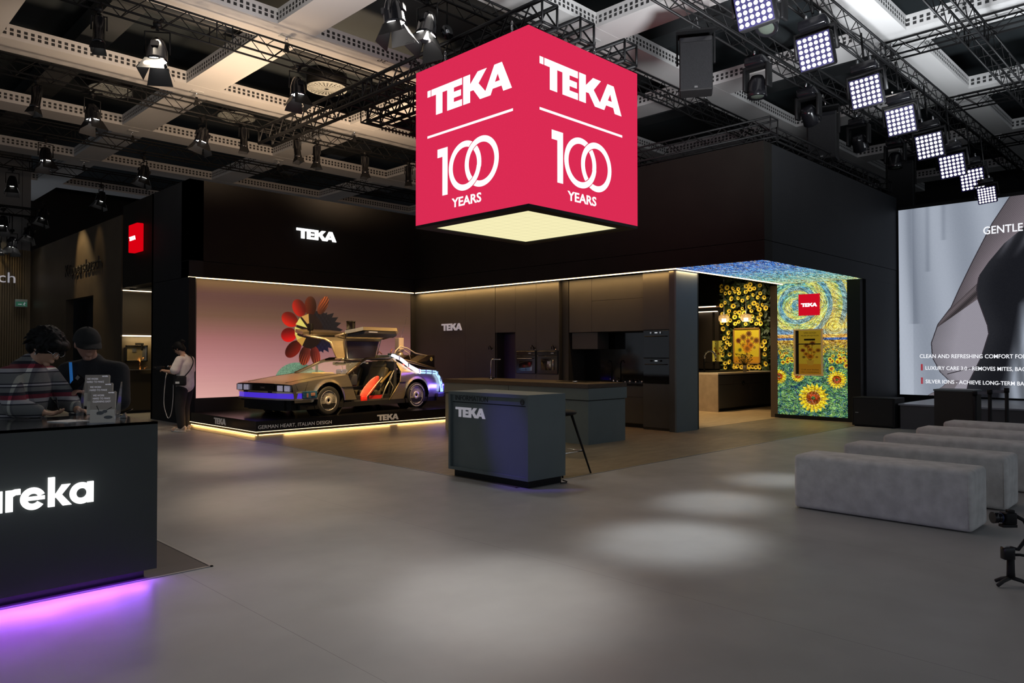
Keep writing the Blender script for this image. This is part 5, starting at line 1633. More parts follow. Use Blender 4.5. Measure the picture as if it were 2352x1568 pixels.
LD = [(8.92, 4.5, 5.98), (10.81, 4.5, 5.95), (12.84, 4.5, 5.86), (14.57, 4.5, 5.76), (16.27, 4.5, 5.64), (17.84, 4.5, 5.52), (19.45, 4.5, 5.50), (18.55, 4.02, 4.93)]
nm = ['first and nearest, cut by the top edge', 'second from the top, complete', 'third in the row', 'fourth in the row', 'fifth in the row', 'sixth in the row', 'seventh, second to last', 'eighth, smallest and nearest the fabric screen']
for i, (x, y, z) in enumerate(LD):
    o = ld if i == 0 else copy_tree(ld)
    o.location = (x, y, z); o['label'] = 'lit square LED spotlight, ' + nm[i]
    for c in o.children:
        if c.name.split('.')[0] in ('head', 'lens_grid', 'lens_plate'):
            c.rotation_euler = (0, R(-14), 0)
    o.rotation_euler = (R(-5), 0, R(6))
    if i == 7: o.scale = (.72,) * 3
    dr = MB().tube((0, 0, 0), (0, 0, 6.9 - z - .6), .018, n=6).build('drop_arm', M['blackmetal'], o)
    dr.location = (.08, 0, .6)

# moving heads (dark)
mh = thing('moving_head', 'x', 'stage light', (0, 0, 0), 0, 'dark moving head lights between the right trusses')
MB().rbox(-.17, .17, -.17, .17, -.02, .14, .03, 2).build('base_box', M['blackgloss'], mh)
MB().rbox(-.09, .09, -.24, -.18, -.42, .0, .02, 2).rbox(-.09, .09, .18, .24, -.42, .0, .02, 2).box(-.08, .08, -.22, .22, -.06, -.02).build('yoke', M['blackmetal'], mh)
MB().lathe([(0, .16), (.10, .15), (.15, .05), (.155, -.12), (.17, -.20), (.15, -.22), (.12, -.20), (0, -.19)], (0, 0, -.34), 22).build('head', M['blackgloss'], mh)
MB().ball((0, 0, -.53), (.12, .12, .04), 18, 8).build('lens', mat('dark_lens', (.05, .06, .05), .05), mh)
MB().tube((-.1, 0, .14), (-.1, 0, .26), .02, n=8).tube((.1, 0, .14), (.1, 0, .26), .02, n=8).build('clamp', M['chrome'], mh)
for i, (x, y, z, ry, lab) in enumerate(((12.1, 6.05, 6.52, 0, 'facing down, left of the LED lights'), (14.2, 6.05, 6.50, -50, 'second in the shade behind it'), (16.8, 6.05, 6.5, -40, 'third, above the outer corner of the stand'),
                                     (10.2, 4.9, 6.7, 30, 'up at the top between the first two LED lights'), (19.0, 6.0, 6.5, 0, 'fourth, far down the truss'))):
    o = mh if i == 0 else copy_tree(mh)
    o.location = (x, y, z); o['label'] = 'black unlit moving head light, ' + lab
    for c in o.children:
        if c.name.split('.')[0] in ('head', 'lens'):
            c.location = Vector((0, 0, -.30)) - Euler((0, R(ry), 0)).to_matrix() @ Vector((0, 0, -.30)); c.rotation_euler = (0, R(ry), 0)


# hanging loudspeakers
def speaker(x, y, z, rz, w, h, lab, pitch=0):
    s = thing('hanging_speaker', lab, 'speaker', (x, y, z), R(rz), 'loudspeakers hanging from the right trusses')
    MB().rbox(-.02, .36, -w / 2, w / 2, -h, 0, .015, 1).build('cabinet', M['black'], s)
    MB().box(-.03, -.02, -w / 2 + .015, w / 2 - .015, -h + .02, -.09).build('grille', mat('speaker_grille', (.012, .012, .013), .8, spec=.1, noise=.3, nscale=90), s)
    MB().box(-.022, -.02, -w / 2 + .015, w / 2 - .015, -.08, -.01).build('horn_slot', M['blackgloss'], s)
    MB().box(-.034, -.03, -.025, .025, -h + .03, -h + .06).build('badge', M['chrome'], s)
    fr = MB().box(-.01, .33, -w / 2 - .05, w / 2 + .05, .10, .13).box(.13, .18, -w / 2 - .05, -w / 2 - .02, -h * .45, .12).box(.13, .18, w / 2 + .02, w / 2 + .05, -h * .45, .12)
    fr.build('bracket', M['blackmetal'], s)
    MB().path([(.15, -.06, .13), (.15, -.03, .30), (.15, 0, .42)], .008, 5).path([(.15, .06, .13), (.15, .03, .30), (.15, 0, .42)], .008, 5).build('chain', M['chrome'], s)


speaker(10.42, 6.25, 6.58, 32, .52, .86, 'large dark loudspeaker hanging in front of the ceiling beams, right of the cube')
speaker(15.2, 6.2, 6.45, 12, .55, .95, 'dark loudspeaker hanging above the corner of the right fascia')
speaker(20.3, 6.3, 6.4, 10, .6, 1.3, 'distant dark loudspeaker column left of the last LED lights')
# loose cables along the right trusses
cb_ = MB(); rs = random.Random(8)
for k in range(5):
    y = (4.6, 4.95, 5.9, 6.15, 8.8)[k]
    pts = [(8.6 + i * 1.2, y + rs.uniform(-.05, .05), 6.92 - (.10 * (i % 2)) - rs.uniform(0, .06)) for i in range(15)]
    cb_.path(pts, .014, 5)
tag(cb_.build('cable_run', M['black']), 'black power cables looped along the right-hand trusses', 'cables')

# ================================================================ SILVER GULL-WING CAR
TH = R(8.0)
car = thing('car', 'brushed steel wedge sports car with raised gull-wing doors and glowing tubes', 'car', (6.984, 13.843, .27), TH)
SH = 0.0     # wheels stand on the plinth top
ST_ = mat('brushed_steel', (.62, .53, .38), .31, .90, noise=.10, nscale=4, stretch=(1.5, 30, 30))  # warmth of the golden spots is partly put into the steel colour
nt_ = ST_.node_tree
DK = M['black']


def zl(x):
    z = .21
    for cx in (.79, 3.28):
        d = abs(x - cx)
        if d < .375: z = max(z, .29 + math.sqrt(.375 ** 2 - d * d))
    return z


def yside(z):
    if z > .80: return .90 - (z - .80) * .78
    if z > .55: return .90 - (z - .55) * .10 * .3
    return .90 - (.55 - z) * .07


def side_panel(s, top, bot, n=46, m=8, x_is_top=True):
    """columns from a top curve to a bottom curve, wheel arches cut into the lower edge; s = -1 near side"""
    mb = MB(); vs = []; fs = []
    for i in range(n + 1):
        u = i / n
        tx, tz = top(u); bx, bz = bot(u)
        for j in range(m + 1):
            v = j / m
            x = tx + (bx - tx) * v
            zlo = max(bz, zl(bx))
            z = tz + (zlo - tz) * v
            ed = 0
            for cx in (.79, 3.28):   # flared arch lip
                d = math.hypot(x - cx, z - .29)
                if d < .43: ed = .022 * (1 - max(0, d - .375) / .055)
            vs.append((x, s * (yside(z) + ed), z))
    w = m + 1
    for i in range(n):
        for j in range(m):
            a = i * w + j
            fs.append((a, a + 1, a + w + 1, a + w))
    return mb.add(vs, fs, True)


def curve(pts):
    def f(u):
        L = [0]
        for p, q in zip(pts[:-1], pts[1:]): L.append(L[-1] + math.hypot(q[0] - p[0], q[1] - p[1]))
        t = u * L[-1]
        for i in range(len(pts) - 1):
            if t <= L[i + 1] + 1e-9:
                k = (t - L[i]) / (L[i + 1] - L[i] + 1e-9)
                return pts[i][0] + (pts[i + 1][0] - pts[i][0]) * k, pts[i][1] + (pts[i + 1][1] - pts[i][1]) * k
        return pts[-1]
    return f


FT = curve([(-.10, .63), (.06, .665), (.5, .72), (.9, .762), (1.28, .80)])
FB = curve([(-.02, .28), (1.52, .28)])
RT = curve([(2.74, 1.12), (2.95, 1.00), (3.12, .86), (3.3, .80), (3.9, .775), (4.10, .70)])
RB = curve([(2.42, .22), (2.62, .22), (2.9, .22), (3.28, .22), (4.02, .22)])


def RBx(u):
    # rear door edge bulges: handled by a curved first column
    return RB(u)


for s in (-1, 1):
    side_panel(s, FT, FB).build('front_fender', ST_, car)
    # rear quarter in two pieces so that the door edge follows its curve
    mb = MB()
    edge = [(2.74, 1.12), (2.80, 1.0), (2.80, .83), (2.75, .62), (2.60, .42), (2.44, .22)]
    ec_ = curve(edge)
    n, m_ = 44, 12
    vs = []
    for i in range(n + 1):
        u = i / n
        tx, tz = RT(u)
        for j in range(m_ + 1):
            v = j / m_
            ex, ez = ec_(v)
            bx = 2.44 + (4.02 - 2.44) * u
            x = ex + (tx - 2.74) * (1 - v) + (bx - 2.44) * v
            z0 = tz + (max(.22, zl(x)) - tz) * ((1.12 - ez) / .90)
            z = z0
            d = min(math.hypot(x - cx, z - .29) for cx in (.79, 3.28))
            ed = .022 * (1 - max(0, d - .375) / .055) if d < .43 else 0
            vs.append((x, s * (yside(z) + ed), z))
    w = m_ + 1
    mb.add(vs, [(i * w + j, i * w + j + 1, (i + 1) * w + j + 1, (i + 1) * w + j) for i in range(n) for j in range(m_)], True)
    mb.build('rear_quarter', ST_, car)
    MB().path([(p[0], s * (yside(p[1]) + .004), p[1]) for p in edge], .012, 6).build('door_seal', mat('door_edge', (.42, .34, .16), .4, .7), car)
    MB().path([(1.05, s * .905, .55), (1.50, s * .905, .545)], .011, 6).path([(2.72, s * .905, .60), (2.92, s * .905, .60)], .011, 6).build('side_moulding', DK, car)
    MB().box(.10, 3.95, s * .80, s * .885, .14, .235).build('sill', DK, car)
    for cx in (.79, 3.28):
        arch = MB()
        arch.path([(cx + .372 * math.cos(R(a)), s * .905, .29 + .372 * math.sin(R(a))) for a in range(0, 181, 12)], .012, 5)
        arch.lathe([(.37, -.30), (.37, .0)], (cx, s * .60 if s < 0 else .90, .29), 28, 'Y')
        arch.build('wheel_arch', DK, car)

# hood with a crown
xs = [-.10, -.03, .06, .3, .5, .9, 1.15, 1.28]
vs = []
for x in xs:
    u = 0
    for k in range(60):
        pass
    zt = np.interp(x, [-.10, .06, .5, .9, 1.28], [.63, .665, .72, .762, .80])
    for j in range(9):
        y = -.895 + j * 1.79 / 8
        c = 1 - abs(y / .9) ** 2.2
        vs.append((x - .05 * c * (x < 0.1), y, zt + .022 * c))
fs = [(i * 9 + j, i * 9 + j + 1, (i + 1) * 9 + j + 1, (i + 1) * 9 + j) for i in range(len(xs) - 1) for j in range(8)]
MB().add(vs, fs, True).build('hood', ST_, car)
MB().path([(-.04, -.62, .668), (.6, -.66, .758), (1.24, -.70, .822)], .004, 5).path([(-.04, .62, .668), (.6, .66, .758), (1.24, .70, .822)], .004, 5).path([(.28, -.895, .69), (.20, -.905, .50)], .003, 4).path([(-.02, -.895, .645), (.04, -.905, .52)], .003, 4).build('panel_gap', DK, car)
# nose: grille, lamps
MB().box(-.09, .10, -.88, .88, .49, .625).build('nose_panel', mat('nose_dark', (.05, .045, .035), .45, .4), car)
gr = MB().box(-.112, -.10, -.36, .36, .505, .62)
for k in range(7): gr.box(-.118, -.112, -.36, .36, .51 + k * .016, .515 + k * .016)
gr.build('grille', DK, car)
text_mb('DMC', .05, (-.12, .075, .545), UY, UZ, .004, .001, fitw=.15).build('badge', M['steelgrey'], car)
HL = mat('headlamp', (.55, .55, .6), .15, .4, emit=(.35, .33, .45), es=.5, noise=.4, nscale=60)
for y in (-.78, -.56, .56, .78):
    h = MB().rbox(-.125, -.10, y - .095, y + .095, .505, .615, .008, 1).build('headlight', HL, car)
    MB().box(-.129, -.118, y - .103, y + .103, .498, .505).box(-.129, -.118, y - .103, y + .103, .615, .622).box(-.129, -.118, y - .103, y - .096, .5, .62).box(-.129, -.118, y + .096, y + .103, .5, .62).build('bezel', DK, h)
# bumper with violet light
bp = [(.48, -.93), (.10, -.925), (-.10, -.86), (-.19, -.55), (-.21, 0), (-.19, .55), (-.10, .86), (.10, .925), (.48, .93)]
VI = mat('violet_light', (.05, .03, .2), .3, emit=srgb((74, 46, 214)), es=.8)


def band(mb, pts, z0, z1, t):
    n = len(pts)
    vs = []
    for x, y in pts: vs += [(x, y, z0), (x, y, z1), (x + t, y * (1 - t), z1), (x + t, y * (1 - t), z0)]
    fs = []
    for i in range(n - 1):
        a, b = i * 4, i * 4 + 4
        fs += [(a, b, b + 1, a + 1), (a + 1, b + 1, b + 2, a + 2), (a + 2, b + 2, b + 3, a + 3), (a + 3, b + 3, b, a)]
    fs += [(0, 1, 2, 3), tuple((n - 1) * 4 + k for k in (3, 2, 1, 0))]
    return mb.add(vs, fs)


band(MB(), bp, .335, .365, .10).build('bumper_lower_rim', mat('bumper_grey', (.30, .27, .28), .45, .3), car)
band(MB(), bp, .465, .495, .10).build('bumper_upper_rim', ST_, car)
band(MB(), [(x + .012, y * .99) for x, y in bp[1:-1]], .365, .465, .06).build('bumper_light', VI, car)
MB().rbox(.13, .46, -.95, -.90, .365, .50, .006, 1).build('side_box', mat('blue_box', (.02, .09, .17), .45, noise=.5, nscale=25), car)
MB().rbox(.20, .24, -.965, -.95, .38, .46, .004, 1).rbox(.30, .40, -.965, -.95, .41, .47, .004, 1).build('side_switches', mat('copper_block', (.35, .18, .13), .5), car)
for y in (-.35, .45): MB().rbox(-.21, -.15, y - .06, y + .06, .47, .51, .006, 1).build('bumper_bracket', DK, car)
MB().box(-.02, 4.0, -.78, .78, .13, .34).box(-.05, .4, -.6, .6, .12, .33).build('underbody', DK, car)
lamp('AREA', (-.26, 0, .41), (-1.2, 0, .30), 1.2, (.22, .12, 1), 1.5, sy=.08, parent=car, name='bumper_glow')

# wheels
tire_p = [(.205, -.09), (.26, -.10), (.285, -.085), (.292, -.05), (.292, .05), (.285, .085), (.26, .10), (.205, .09)]
RIM = mat('rim_alloy', (.60, .57, .52), .38, .55)
for k, (x, s) in enumerate(((.79, -1), (3.28, -1), (.79, 1), (3.28, 1))):
    wlo = MB().lathe(tire_p, (x, s * .80, .292), 40, 'Y').build('wheel', M['rubber'], car)
    y = s * .80 + s * .09
    rm = MB().lathe([(.205, s * -.01), (.198, s * .006), (.19, s * -.02), (.186, s * -.06)], (x, y, .292), 40, 'Y')
    for j in range(44):
        a = 2 * PI * j / 44
        c, sn = math.cos(a), math.sin(a)
        rm.prism([(.085, -.0028), (.190, -.0045), (.190, .0045), (.085, .0028)], (x, y - s * .012, .292), (c, 0, sn), (-sn, 0, c), (0, s * -.02, 0))
    rm.build('rim', RIM, wlo)
    hb_ = MB().lathe([(.028, -s * .012), (.03, -s * .004), (.082, -s * .008), (.088, -s * .014), (.09, -s * .03)], (x, y + s * .004, .292), 28, 'Y')
    for j in range(5):
        a = 2 * PI * j / 5 + .3
        hb_.ball((x + .06 * math.cos(a), y - s * .003, .292 + .06 * math.sin(a)), .008, 8, 5)
    hb_.build('hub', RIM, wlo)
    MB().lathe([(0, -.05 * s), (.186, -.05 * s)], (x, y, .292), 30, 'Y').build('brake_shadow', DK, wlo)
    if s < 0:
        ltr = MB()
        for j in list(range(3, 17)) + list(range(24, 36)):
            a = 2 * PI * j / 40
            c, sn = math.cos(a), math.sin(a)
            ltr.prism([(.232, -.010), (.250, -.010), (.250, .010), (.232, .010)], (x, y - s * -.0125, .292), (c, 0, sn), (-sn, 0, c), (0, s * .001, 0))
        if x > 2: ltr.build('tyre_lettering', M['lettergrey'], wlo)

# windscreen frame, roof, T bar
fr = MB()
for s in (-1, 1):
    fr.path([(1.28, s * .86, .80), (1.80, s * .68, 1.04), (2.02, s * .60, 1.115), (2.72, s * .60, 1.125)], [.036, .034, .034, .032], 8)
fr.path([(1.80, -.68, 1.05), (1.78, 0, 1.09), (1.80, .68, 1.05)], .02, 8)
fr.build('windscreen_frame', mat('frame_dark', (.06, .045, .03), .35, .5), car)
wsv = []
for u in (0, .5, 1):
    x = 1.26 + .56 * u; z = .81 + .27 * u; hw = .86 - .18 * u
    for j in range(7):
        y = -hw + 2 * hw * j / 6
        wsv.append((x - .05 * (1 - (y / hw) ** 2), y, z))
MB().add(wsv, [(i * 7 + j, i * 7 + j + 1, (i + 1) * 7 + j + 1, (i + 1) * 7 + j) for i in range(2) for j in range(6)], True).build('windscreen', mat('clear_glass', (.8, .85, .9), .03, alpha=.10), car)
MB().rbox(1.78, 2.85, -.14, .14, 1.09, 1.14, .02, 2).box(2.66, 2.9, -.62, .62, 1.06, 1.13).build('roof', ST_, car)
MB().rbox(1.75, 1.95, -.18, .18, .98, 1.05, .02, 2).build('mirror_unit', DK, car)
MB().path([(1.33, -.80, .83), (1.66, -.40, .99)], .006, 5).path([(1.34, -.66, .83), (1.62, -.30, .97)], .006, 5).build('wiper', M['chrome'], car)
# dashboard and cabin
MB().rbox(1.22, 1.62, -.80, .80, .55, .80, .03, 2).build('dashboard', mat('dash_black', (.02, .02, .025), .6), car)
MB().box(.60, .90, -.05, .30, .84, .86).xf(Matrix.Translation((.62, -.1, -.03))).build('dash_papers', mat('paper_gold', (.5, .38, .16), .6), car)
MB().rbox(1.40, 1.58, -.55, -.35, .80, .90, .02, 1).ball((1.35, -.62, .84), (.03, .03, .045), 8, 6).build('gauge_box', mat('gauge_blue', (.03, .04, .16), .4), car)
MB().box(1.45, 2.75, -.80, .80, .20, .26).box(2.66, 2.74, -.80, .80, .26, 1.05).box(1.50, 2.7, -.09, .09, .26, .50).build('cabin', mat('cabin_dark', (.018, .018, .018), .7), car)
stw = MB().path([(1.78 + .05 * math.cos(t), -.40 + .17 * math.cos(t), .72 + .16 * math.sin(t)) for t in [2 * PI * j / 20 for j in range(20)]], .014, 6, closed=True).tube((1.60, -.40, .66), (1.78, -.40, .72), .03, n=8)
stw.build('steering_wheel', DK, car)
SEAT = mat('seat_black', (.05, .042, .024), .45)
for y in (-.42, .42):
    sb_ = MB().rbox(1.95, 2.42, y - .24, y + .24, .30, .44, .04, 3)
    sb_.build('seat', SEAT, car)
    q = MB().rbox(-.07, .07, -.24, .24, 0, .58, .05, 3).rbox(-.05, .06, -.15, .15, .56, .74, .05, 3)
    q.xf(Matrix.Translation((2.42, y, .38)) @ Matrix.Rotation(R(20), 4, 'Y')).build('backrest', SEAT, car)
mb = MB().ball((0, 0, 0), (.36, .105, .016), 24, 10)
hv = mb.xf(Matrix.Translation((2.02, -.72, .50)) @ Matrix.Rotation(R(-42), 4, 'Y') @ Matrix.Rotation(R(75), 4, 'X')).build('board', mat('red_board', (.55, .06, .04), .4, noise=.5, nscale=6), None)
hv.parent = None
# the board is a thing of its own, leaning in the door opening
bd = thing('toy_board', 'red and pink board leaning in the open doorway of the silver car', 'board', (6.984, 13.843, .27), TH)
hv.parent = bd
MB().path([(1.78, -.83, .26), (2.02, -.84, .50), (2.28, -.83, .72)], .010, 5).build('stripe', mat('pink_stripe', (.8, .45, .3), .5), bd)
MB().rbox(1.70, 1.86, -.84, -.78, .22, .34, .02, 2).build('binding', mat('board_red', (.6, .02, .01), .5), bd)
MB().box(1.95, 2.35, -.78, -.70, .24, .34).build('sill_cover', mat('red_cloth', (.45, .01, .01), .7), car)
MB().box(-.20, .20, -.025, .025, -.01, .01).xf(Matrix.Translation((2.50, -.72, .72)) @ Matrix.Rotation(R(-38), 4, 'Y')).build('belt_guide', mat('gold_trim', (.35, .24, .09), .4, .5), car)
MB().path([(2.56, -.80, .30), (2.62, -.82, .50), (2.50, -.82, .66), (2.66, -.80, .86)], .014, 6).path([(2.30, -.80, .26), (2.42, -.80, .50), (2.60, -.80, .75)], .016, 6).build('cabin_tubes', mat('tube_grey', (.35, .33, .25), .4, .5), car)
bt = MB(); rs = random.Random(3)
for i in range(10):
    x, y, z = rs.uniform(1.85, 2.6), rs.uniform(-.5, .3), rs.uniform(.94, 1.04)
    bt.box(x, x + .05, y, y + .04, z, z + .03)
bt.build('overhead_switches', mat('switch_mix', (.3, .28, .3), .4, noise=.8, nscale=20), car)


# raised doors
def door(s, nm='gull_wing_door'):
    # section points (y, z) with front and rear x
    sec = [((.15, 1.13), 1.84, 2.70), ((.24, 1.50), 1.72, 2.74), ((.34, 1.56), 1.66, 2.76), ((.70, 1.64), 1.36, 2.78), ((.98, 1.68), 1.42, 2.62), ((1.13, 1.71), 1.48, 2.44)]
    root = None

    def slab(i0, i1, off, th, f0=0, f1=0):
        m = MB()
        vs = []
        for i in range(i0, i1 + 1):
            (y, z), a, b = sec[i]
            for x in (a + f0, b - f1):
                vs.append((x, s * y, z + off))
        for i in range(i0, i1 + 1):
            (y, z), a, b = sec[i]
            (y2, z2) = sec[min(i + 1, 5)][0]; (y1, z1) = sec[max(i - 1, 0)][0]
            nx, nz = -(z2 - z1), (y2 - y1)
            L = math.hypot(nx, nz)
            for x in (a + f0, b - f1):
                vs.append((x, s * (y + nx / L * th), z + off + nz / L * th))
        n = (i1 - i0 + 1) * 2
        fs = []
        for k in range(i1 - i0):
            a = 2 * k
            fs += [(a, a + 1, a + 3, a + 2), (n + a, n + a + 2, n + a + 3, n + a + 1), (a, a + 2, n + a + 2, n + a), (a + 1, n + a + 1, n + a + 3, a + 3)]
        fs += [(0, n, n + 1, 1), (n - 2, n - 1, 2 * n - 1, 2 * n - 2)]
        return m.add(vs, fs)
    r_ = slab(0, 2, 0, .035).build(nm, ST_, car)
    r_['label'] = 'raised door on the ' + ('near' if s < 0 else 'far') + ' side'
    slab(0, 1, .0, -.012, .08, .03).build('roof_liner', mat('liner_violet', (.03, .022, .04), .35), r_)
    wf = MB()
    for a_ in (0, 1):
        pts = [(sec[i][1 + a_], s * sec[i][0][0], sec[i][0][1] + .01) for i in (2, 3)]
        wf.path(pts, .03, 6)
    wf.path([(sec[3][1], s * .70, 1.65), (sec[3][2], s * .70, 1.65)], .02, 6)
    wf.build('window_frame', mat('door_frame', (.12, .10, .07), .4, .6), r_)
    slab(2, 3, .0, .008, .03, .03).build('window', M['carglass'], r_)
    slab(3, 5, .005, .07).build('outer_panel', ST_, r_)
    slab(3, 5, -.01, -.05, .06, .06).build('inner_trim', mat('door_trim', (.014, .013, .02), .5), r_)
    MB().path([(1.36, s * .66, 1.645), (1.36, s * .40, 1.60), (1.66, s * .33, 1.56), (1.74, s * .22, 1.48), (1.86, s * .14, 1.12)], [.022, .022, .026, .028, .026], 8).build('front_edge', mat('door_edge_light', (.5, .42, .30), .35, .7), r_)
    if s < 0:
        MB().box(1.62, 1.86, s * 1.135 - .004, s * 1.135 + .002, 1.675, 1.688).build('door_lettering', M['letter'], r_)
    MB().rbox(1.50, 1.58, s * .60, s * .74, 1.74, 1.90, .02, 2).tube((1.53, s * .68, 1.64), (1.53, s * .67, 1.76), .015, n=6).build('wing_mirror', DK, r_)
    MB().tube((2.72, s * .16, 1.12), (2.60, s * .45, 1.55), .010, n=6).build('gas_strut', M['steelgrey'], r_)


door(-1)
door(1)

# rear deck, louvres, vents, tubes
lv = MB()
for k in range(7):
    x0 = 3.00 + k * .17; z0 = 1.12 - k * .032
    lv.prism([(0, 0), (.16, -.035), (.16, -.015), (0, .02)], (x0, -.56, z0), (1, 0, 0), (0, 0, 1), (0, 1.12, 0))
lv.build('louvre', DK, car)
MB().path([(2.86, -.60, 1.135), (3.4, -.60, 1.05), (4.22, -.60, .87)], .022, 8).path([(2.86, .60, 1.135), (3.4, .60, 1.05), (4.22, .60, .87)], .022, 8).path([(2.9, -.64, 1.10), (4.1, -.70, .86)], .012, 6).build('deck_rail', mat('rail_brass', (.30, .24, .16), .35, .7), car)
MB().box(2.86, 4.10, -.66, .66, .60, .66).build('deck_floor', DK, car)
eq = MB(); rs = random.Random(5)
for i in range(16):
    x, y = rs.uniform(2.98, 3.9), rs.uniform(-.66, -.52)
    eq.rbox(x, x + rs.uniform(.03, .12), y, y + .06, .78, .78 + rs.uniform(.04, .14) * (1.2 - (x - 3) * .6), .006, 1)
eq.build('rear_equipment', mat('equipment', (.36, .28, .18), .4, .5, noise=.8, nscale=14), car)
MB().tube((3.12, -.62, .86), (3.12, -.62, 1.0), .035, n=10).tube((3.30, -.62, .84), (3.30, -.62, .93), .03, n=10).build('red_cylinder', mat('red_part', (.5, .02, .03), .3, emit=(.4, .02, .03), es=.4), car)
MB().quad((4.10, -.86, .70), (4.10, .86, .70), (4.16, .84, .24), (4.16, -.84, .24)).quad((3.9, -.88, .775), (3.9, .88, .775), (4.10, .86, .70), (4.10, -.86, .70)).build('tail_panel', mat('tail_dark', (.06, .05, .04), .5, .3), car)
MB().rbox(4.02, 4.24, -.90, .90, .22, .50, .03, 2).build('rear_bumper', mat('bumper_dark', (.05, .045, .045), .5), car)
for s in (-1, 1):
    v = MB().prism([(0, 0), (.40, .16), (.62, .17), (.64, -.16), (.5, -.14)], (3.66, s * .50, 1.03), (1, 0, 0), (0, 0, 1), (0, -s * .34, 0))
    vv = v.build('rear_vent', mat('vent_bronze', (.12, .085, .045), .4, .6), car)
    MB().box(4.29, 4.305, min(s * .49, s * .17), max(s * .49, s * .17), .90, 1.18).build('vent_mouth', DK, vv)
    if s < 0:
        MB().prism([(.36, .02), (.60, .15), (.62, -.14), (.05, .0)], (3.66, -.502, 1.03), (1, 0, 0), (0, 0, 1), (0, -.004, 0)).build('vent_side', DK, vv)
        e = ring_mb(0, 0, .045, .045, .012, (4.17, -.508, 1.10), (1, 0, 0), (0, 0, 1), .002)
        for a in (90, 210, 330):
            a0, a1 = R(a - 28), R(a + 28)
            e.prism([(0, 0), (.032 * math.cos(a0), .032 * math.sin(a0)), (.032 * math.cos(a1), .032 * math.sin(a1))], (4.17, -.508, 1.10), (1, 0, 0), (0, 0, 1), (0, -.002, 0))
        e.build('warning_symbol', mat('symbol_gold', (.6, .42, .10), .5, emit=(.5, .32, .05), es=.3), vv)
# white box with antenna and hoses on the deck
MB().rbox(3.36, 3.52, -.24, -.10, 1.36, 1.60, .008, 1).prism([(0, 0), (.12, 0), (.14, .10), (-.02, .10)], (3.38, -.24, 1.27), (1, 0, 0), (0, 0, 1), (0, .14, 0)).build('canister', mat('canister_cream', (.62, .50, .40), .5), car)
MB().lathe([(0, 0), (.10, 0), (.11, .10), (.07, .17), (0, .17)], (3.44, -.17, 1.10), 16).build('canister_base', mat('base_metal', (.45, .38, .28), .3, .8), car)
MB().tube((3.52, -.14, 1.60), (3.72, -.14, 2.12), .005, .002, n=5).build('antenna', M['chrome'], car)
MB().path([(3.12, -.30, 1.14), (3.18, -.32, 1.30), (3.34, -.30, 1.40), (3.56, -.30, 1.36), (3.80, -.34, 1.24), (4.16, -.40, 1.18)], .016, 8).path([(3.20, -.22, 1.12), (3.30, -.24, 1.28), (3.46, -.26, 1.33), (3.62, -.30, 1.24), (3.66, -.32, 1.10)], .012, 8).build('hose', mat('hose_cream', (.60, .52, .40), .45), car)
MB().rbox(2.78, 3.06, -.52, .52, 1.12, 1.20, .01, 1).rbox(2.84, 2.98, -.56, -.40, 1.14, 1.24, .01, 1).build('roof_conduit', mat('conduit_blue', (.10, .14, .17), .4, .4), car)
MB().path([(2.72, -.2, 1.22), (2.78, -.2, 1.28), (2.86, -.2, 1.22)], .012, 6).tube((3.02, -.3, 1.20), (3.08, -.3, 1.34), .014, n=6).build('roof_hose', mat('hose_red', (.2, .07, .05), .4), car)
# glowing tubes on the rear quarter
TW = emat('white_tube', (.86, .80, 1), 1.8)
TB = emat('blue_tube', (.34, .55, 1), 1.7)
for k, (o, r) in enumerate(((0, .030), (.05, .028))):
    MB().path([(2.76 + o, -.62, 1.20), (2.94 + o, -.70, 1.11), (3.08 + o, -.84, .95), (3.24 + o, -.935, .83 + o * .5), (3.34, -.945, .80 + o)], r, 8).build('glowing_tube', TW, car)
    MB().path([(3.34, -.945, .80 + o), (3.6, -.945, .79 + o), (3.86, -.945, .77 + o), (3.96 + o, -.945, .66), (4.02 + o, -.945, .50), (4.04 + o, -.945, .34)], r * .6, 8).build('glowing_tube', TB, car)
for p in ((2.90, -.70, 1.13), (3.05, -.84, .97), (3.28, -.95, .83), (3.5, -.95, .80), (3.7, -.95, .79), (3.9, -.95, .76), (3.99, -.95, .62), (4.03, -.95, .46)):
    tc = MB().box(p[0], p[0] + .012, p[1] - .03, p[1], p[2] - .035, p[2] + .06)
    tc.build('tube_clip', M['steelgrey'], car)
MB().rbox(3.9, 4.10, -.98, -.90, .22, .32, .01, 1).build('tube_end_box', mat('end_box', (.08, .07, .10), .4), car)
lamp('AREA', (3.3, -1.05, .86), (3.3, -.5, .62), .8, (.28, .12, 1), .9, sy=.10, parent=car, name='tube_glow')
lamp('AREA', (4.05, -1.02, .45), (3.8, -.3, .2), 3, (.12, .10, 1), .4, sy=.10, parent=car, name='tube_glow')
lamp('POINT', (3.9, -1.25, .5), (0, 0, 0), 2.5, (.20, .08, 1), .2, parent=car, name='tube_glow')
lamp('POINT', (2.2, -.5, .95), (0, 0, 0), 1.2, (1, .85, .6), .1, parent=car, name='cabin_light')
MB().path([(2.9, -.97, .008), (3.1, -.93, .012), (3.2, -1.0, .01), (3.0, -.9, .012)], .008, 5).build('floor_cable', DK, car)

# ================================================================ PEOPLE
def eval_mesh(o):
    dg = bpy.context.evaluated_depsgraph_get()
    me = bpy.data.meshes.new_from_object(o.evaluated_get(dg))
    vs = [v.co.copy() for v in me.vertices]; fs = [list(p.vertices) for p in me.polygons]
    bpy.data.meshes.remove(me)
    return vs, fs


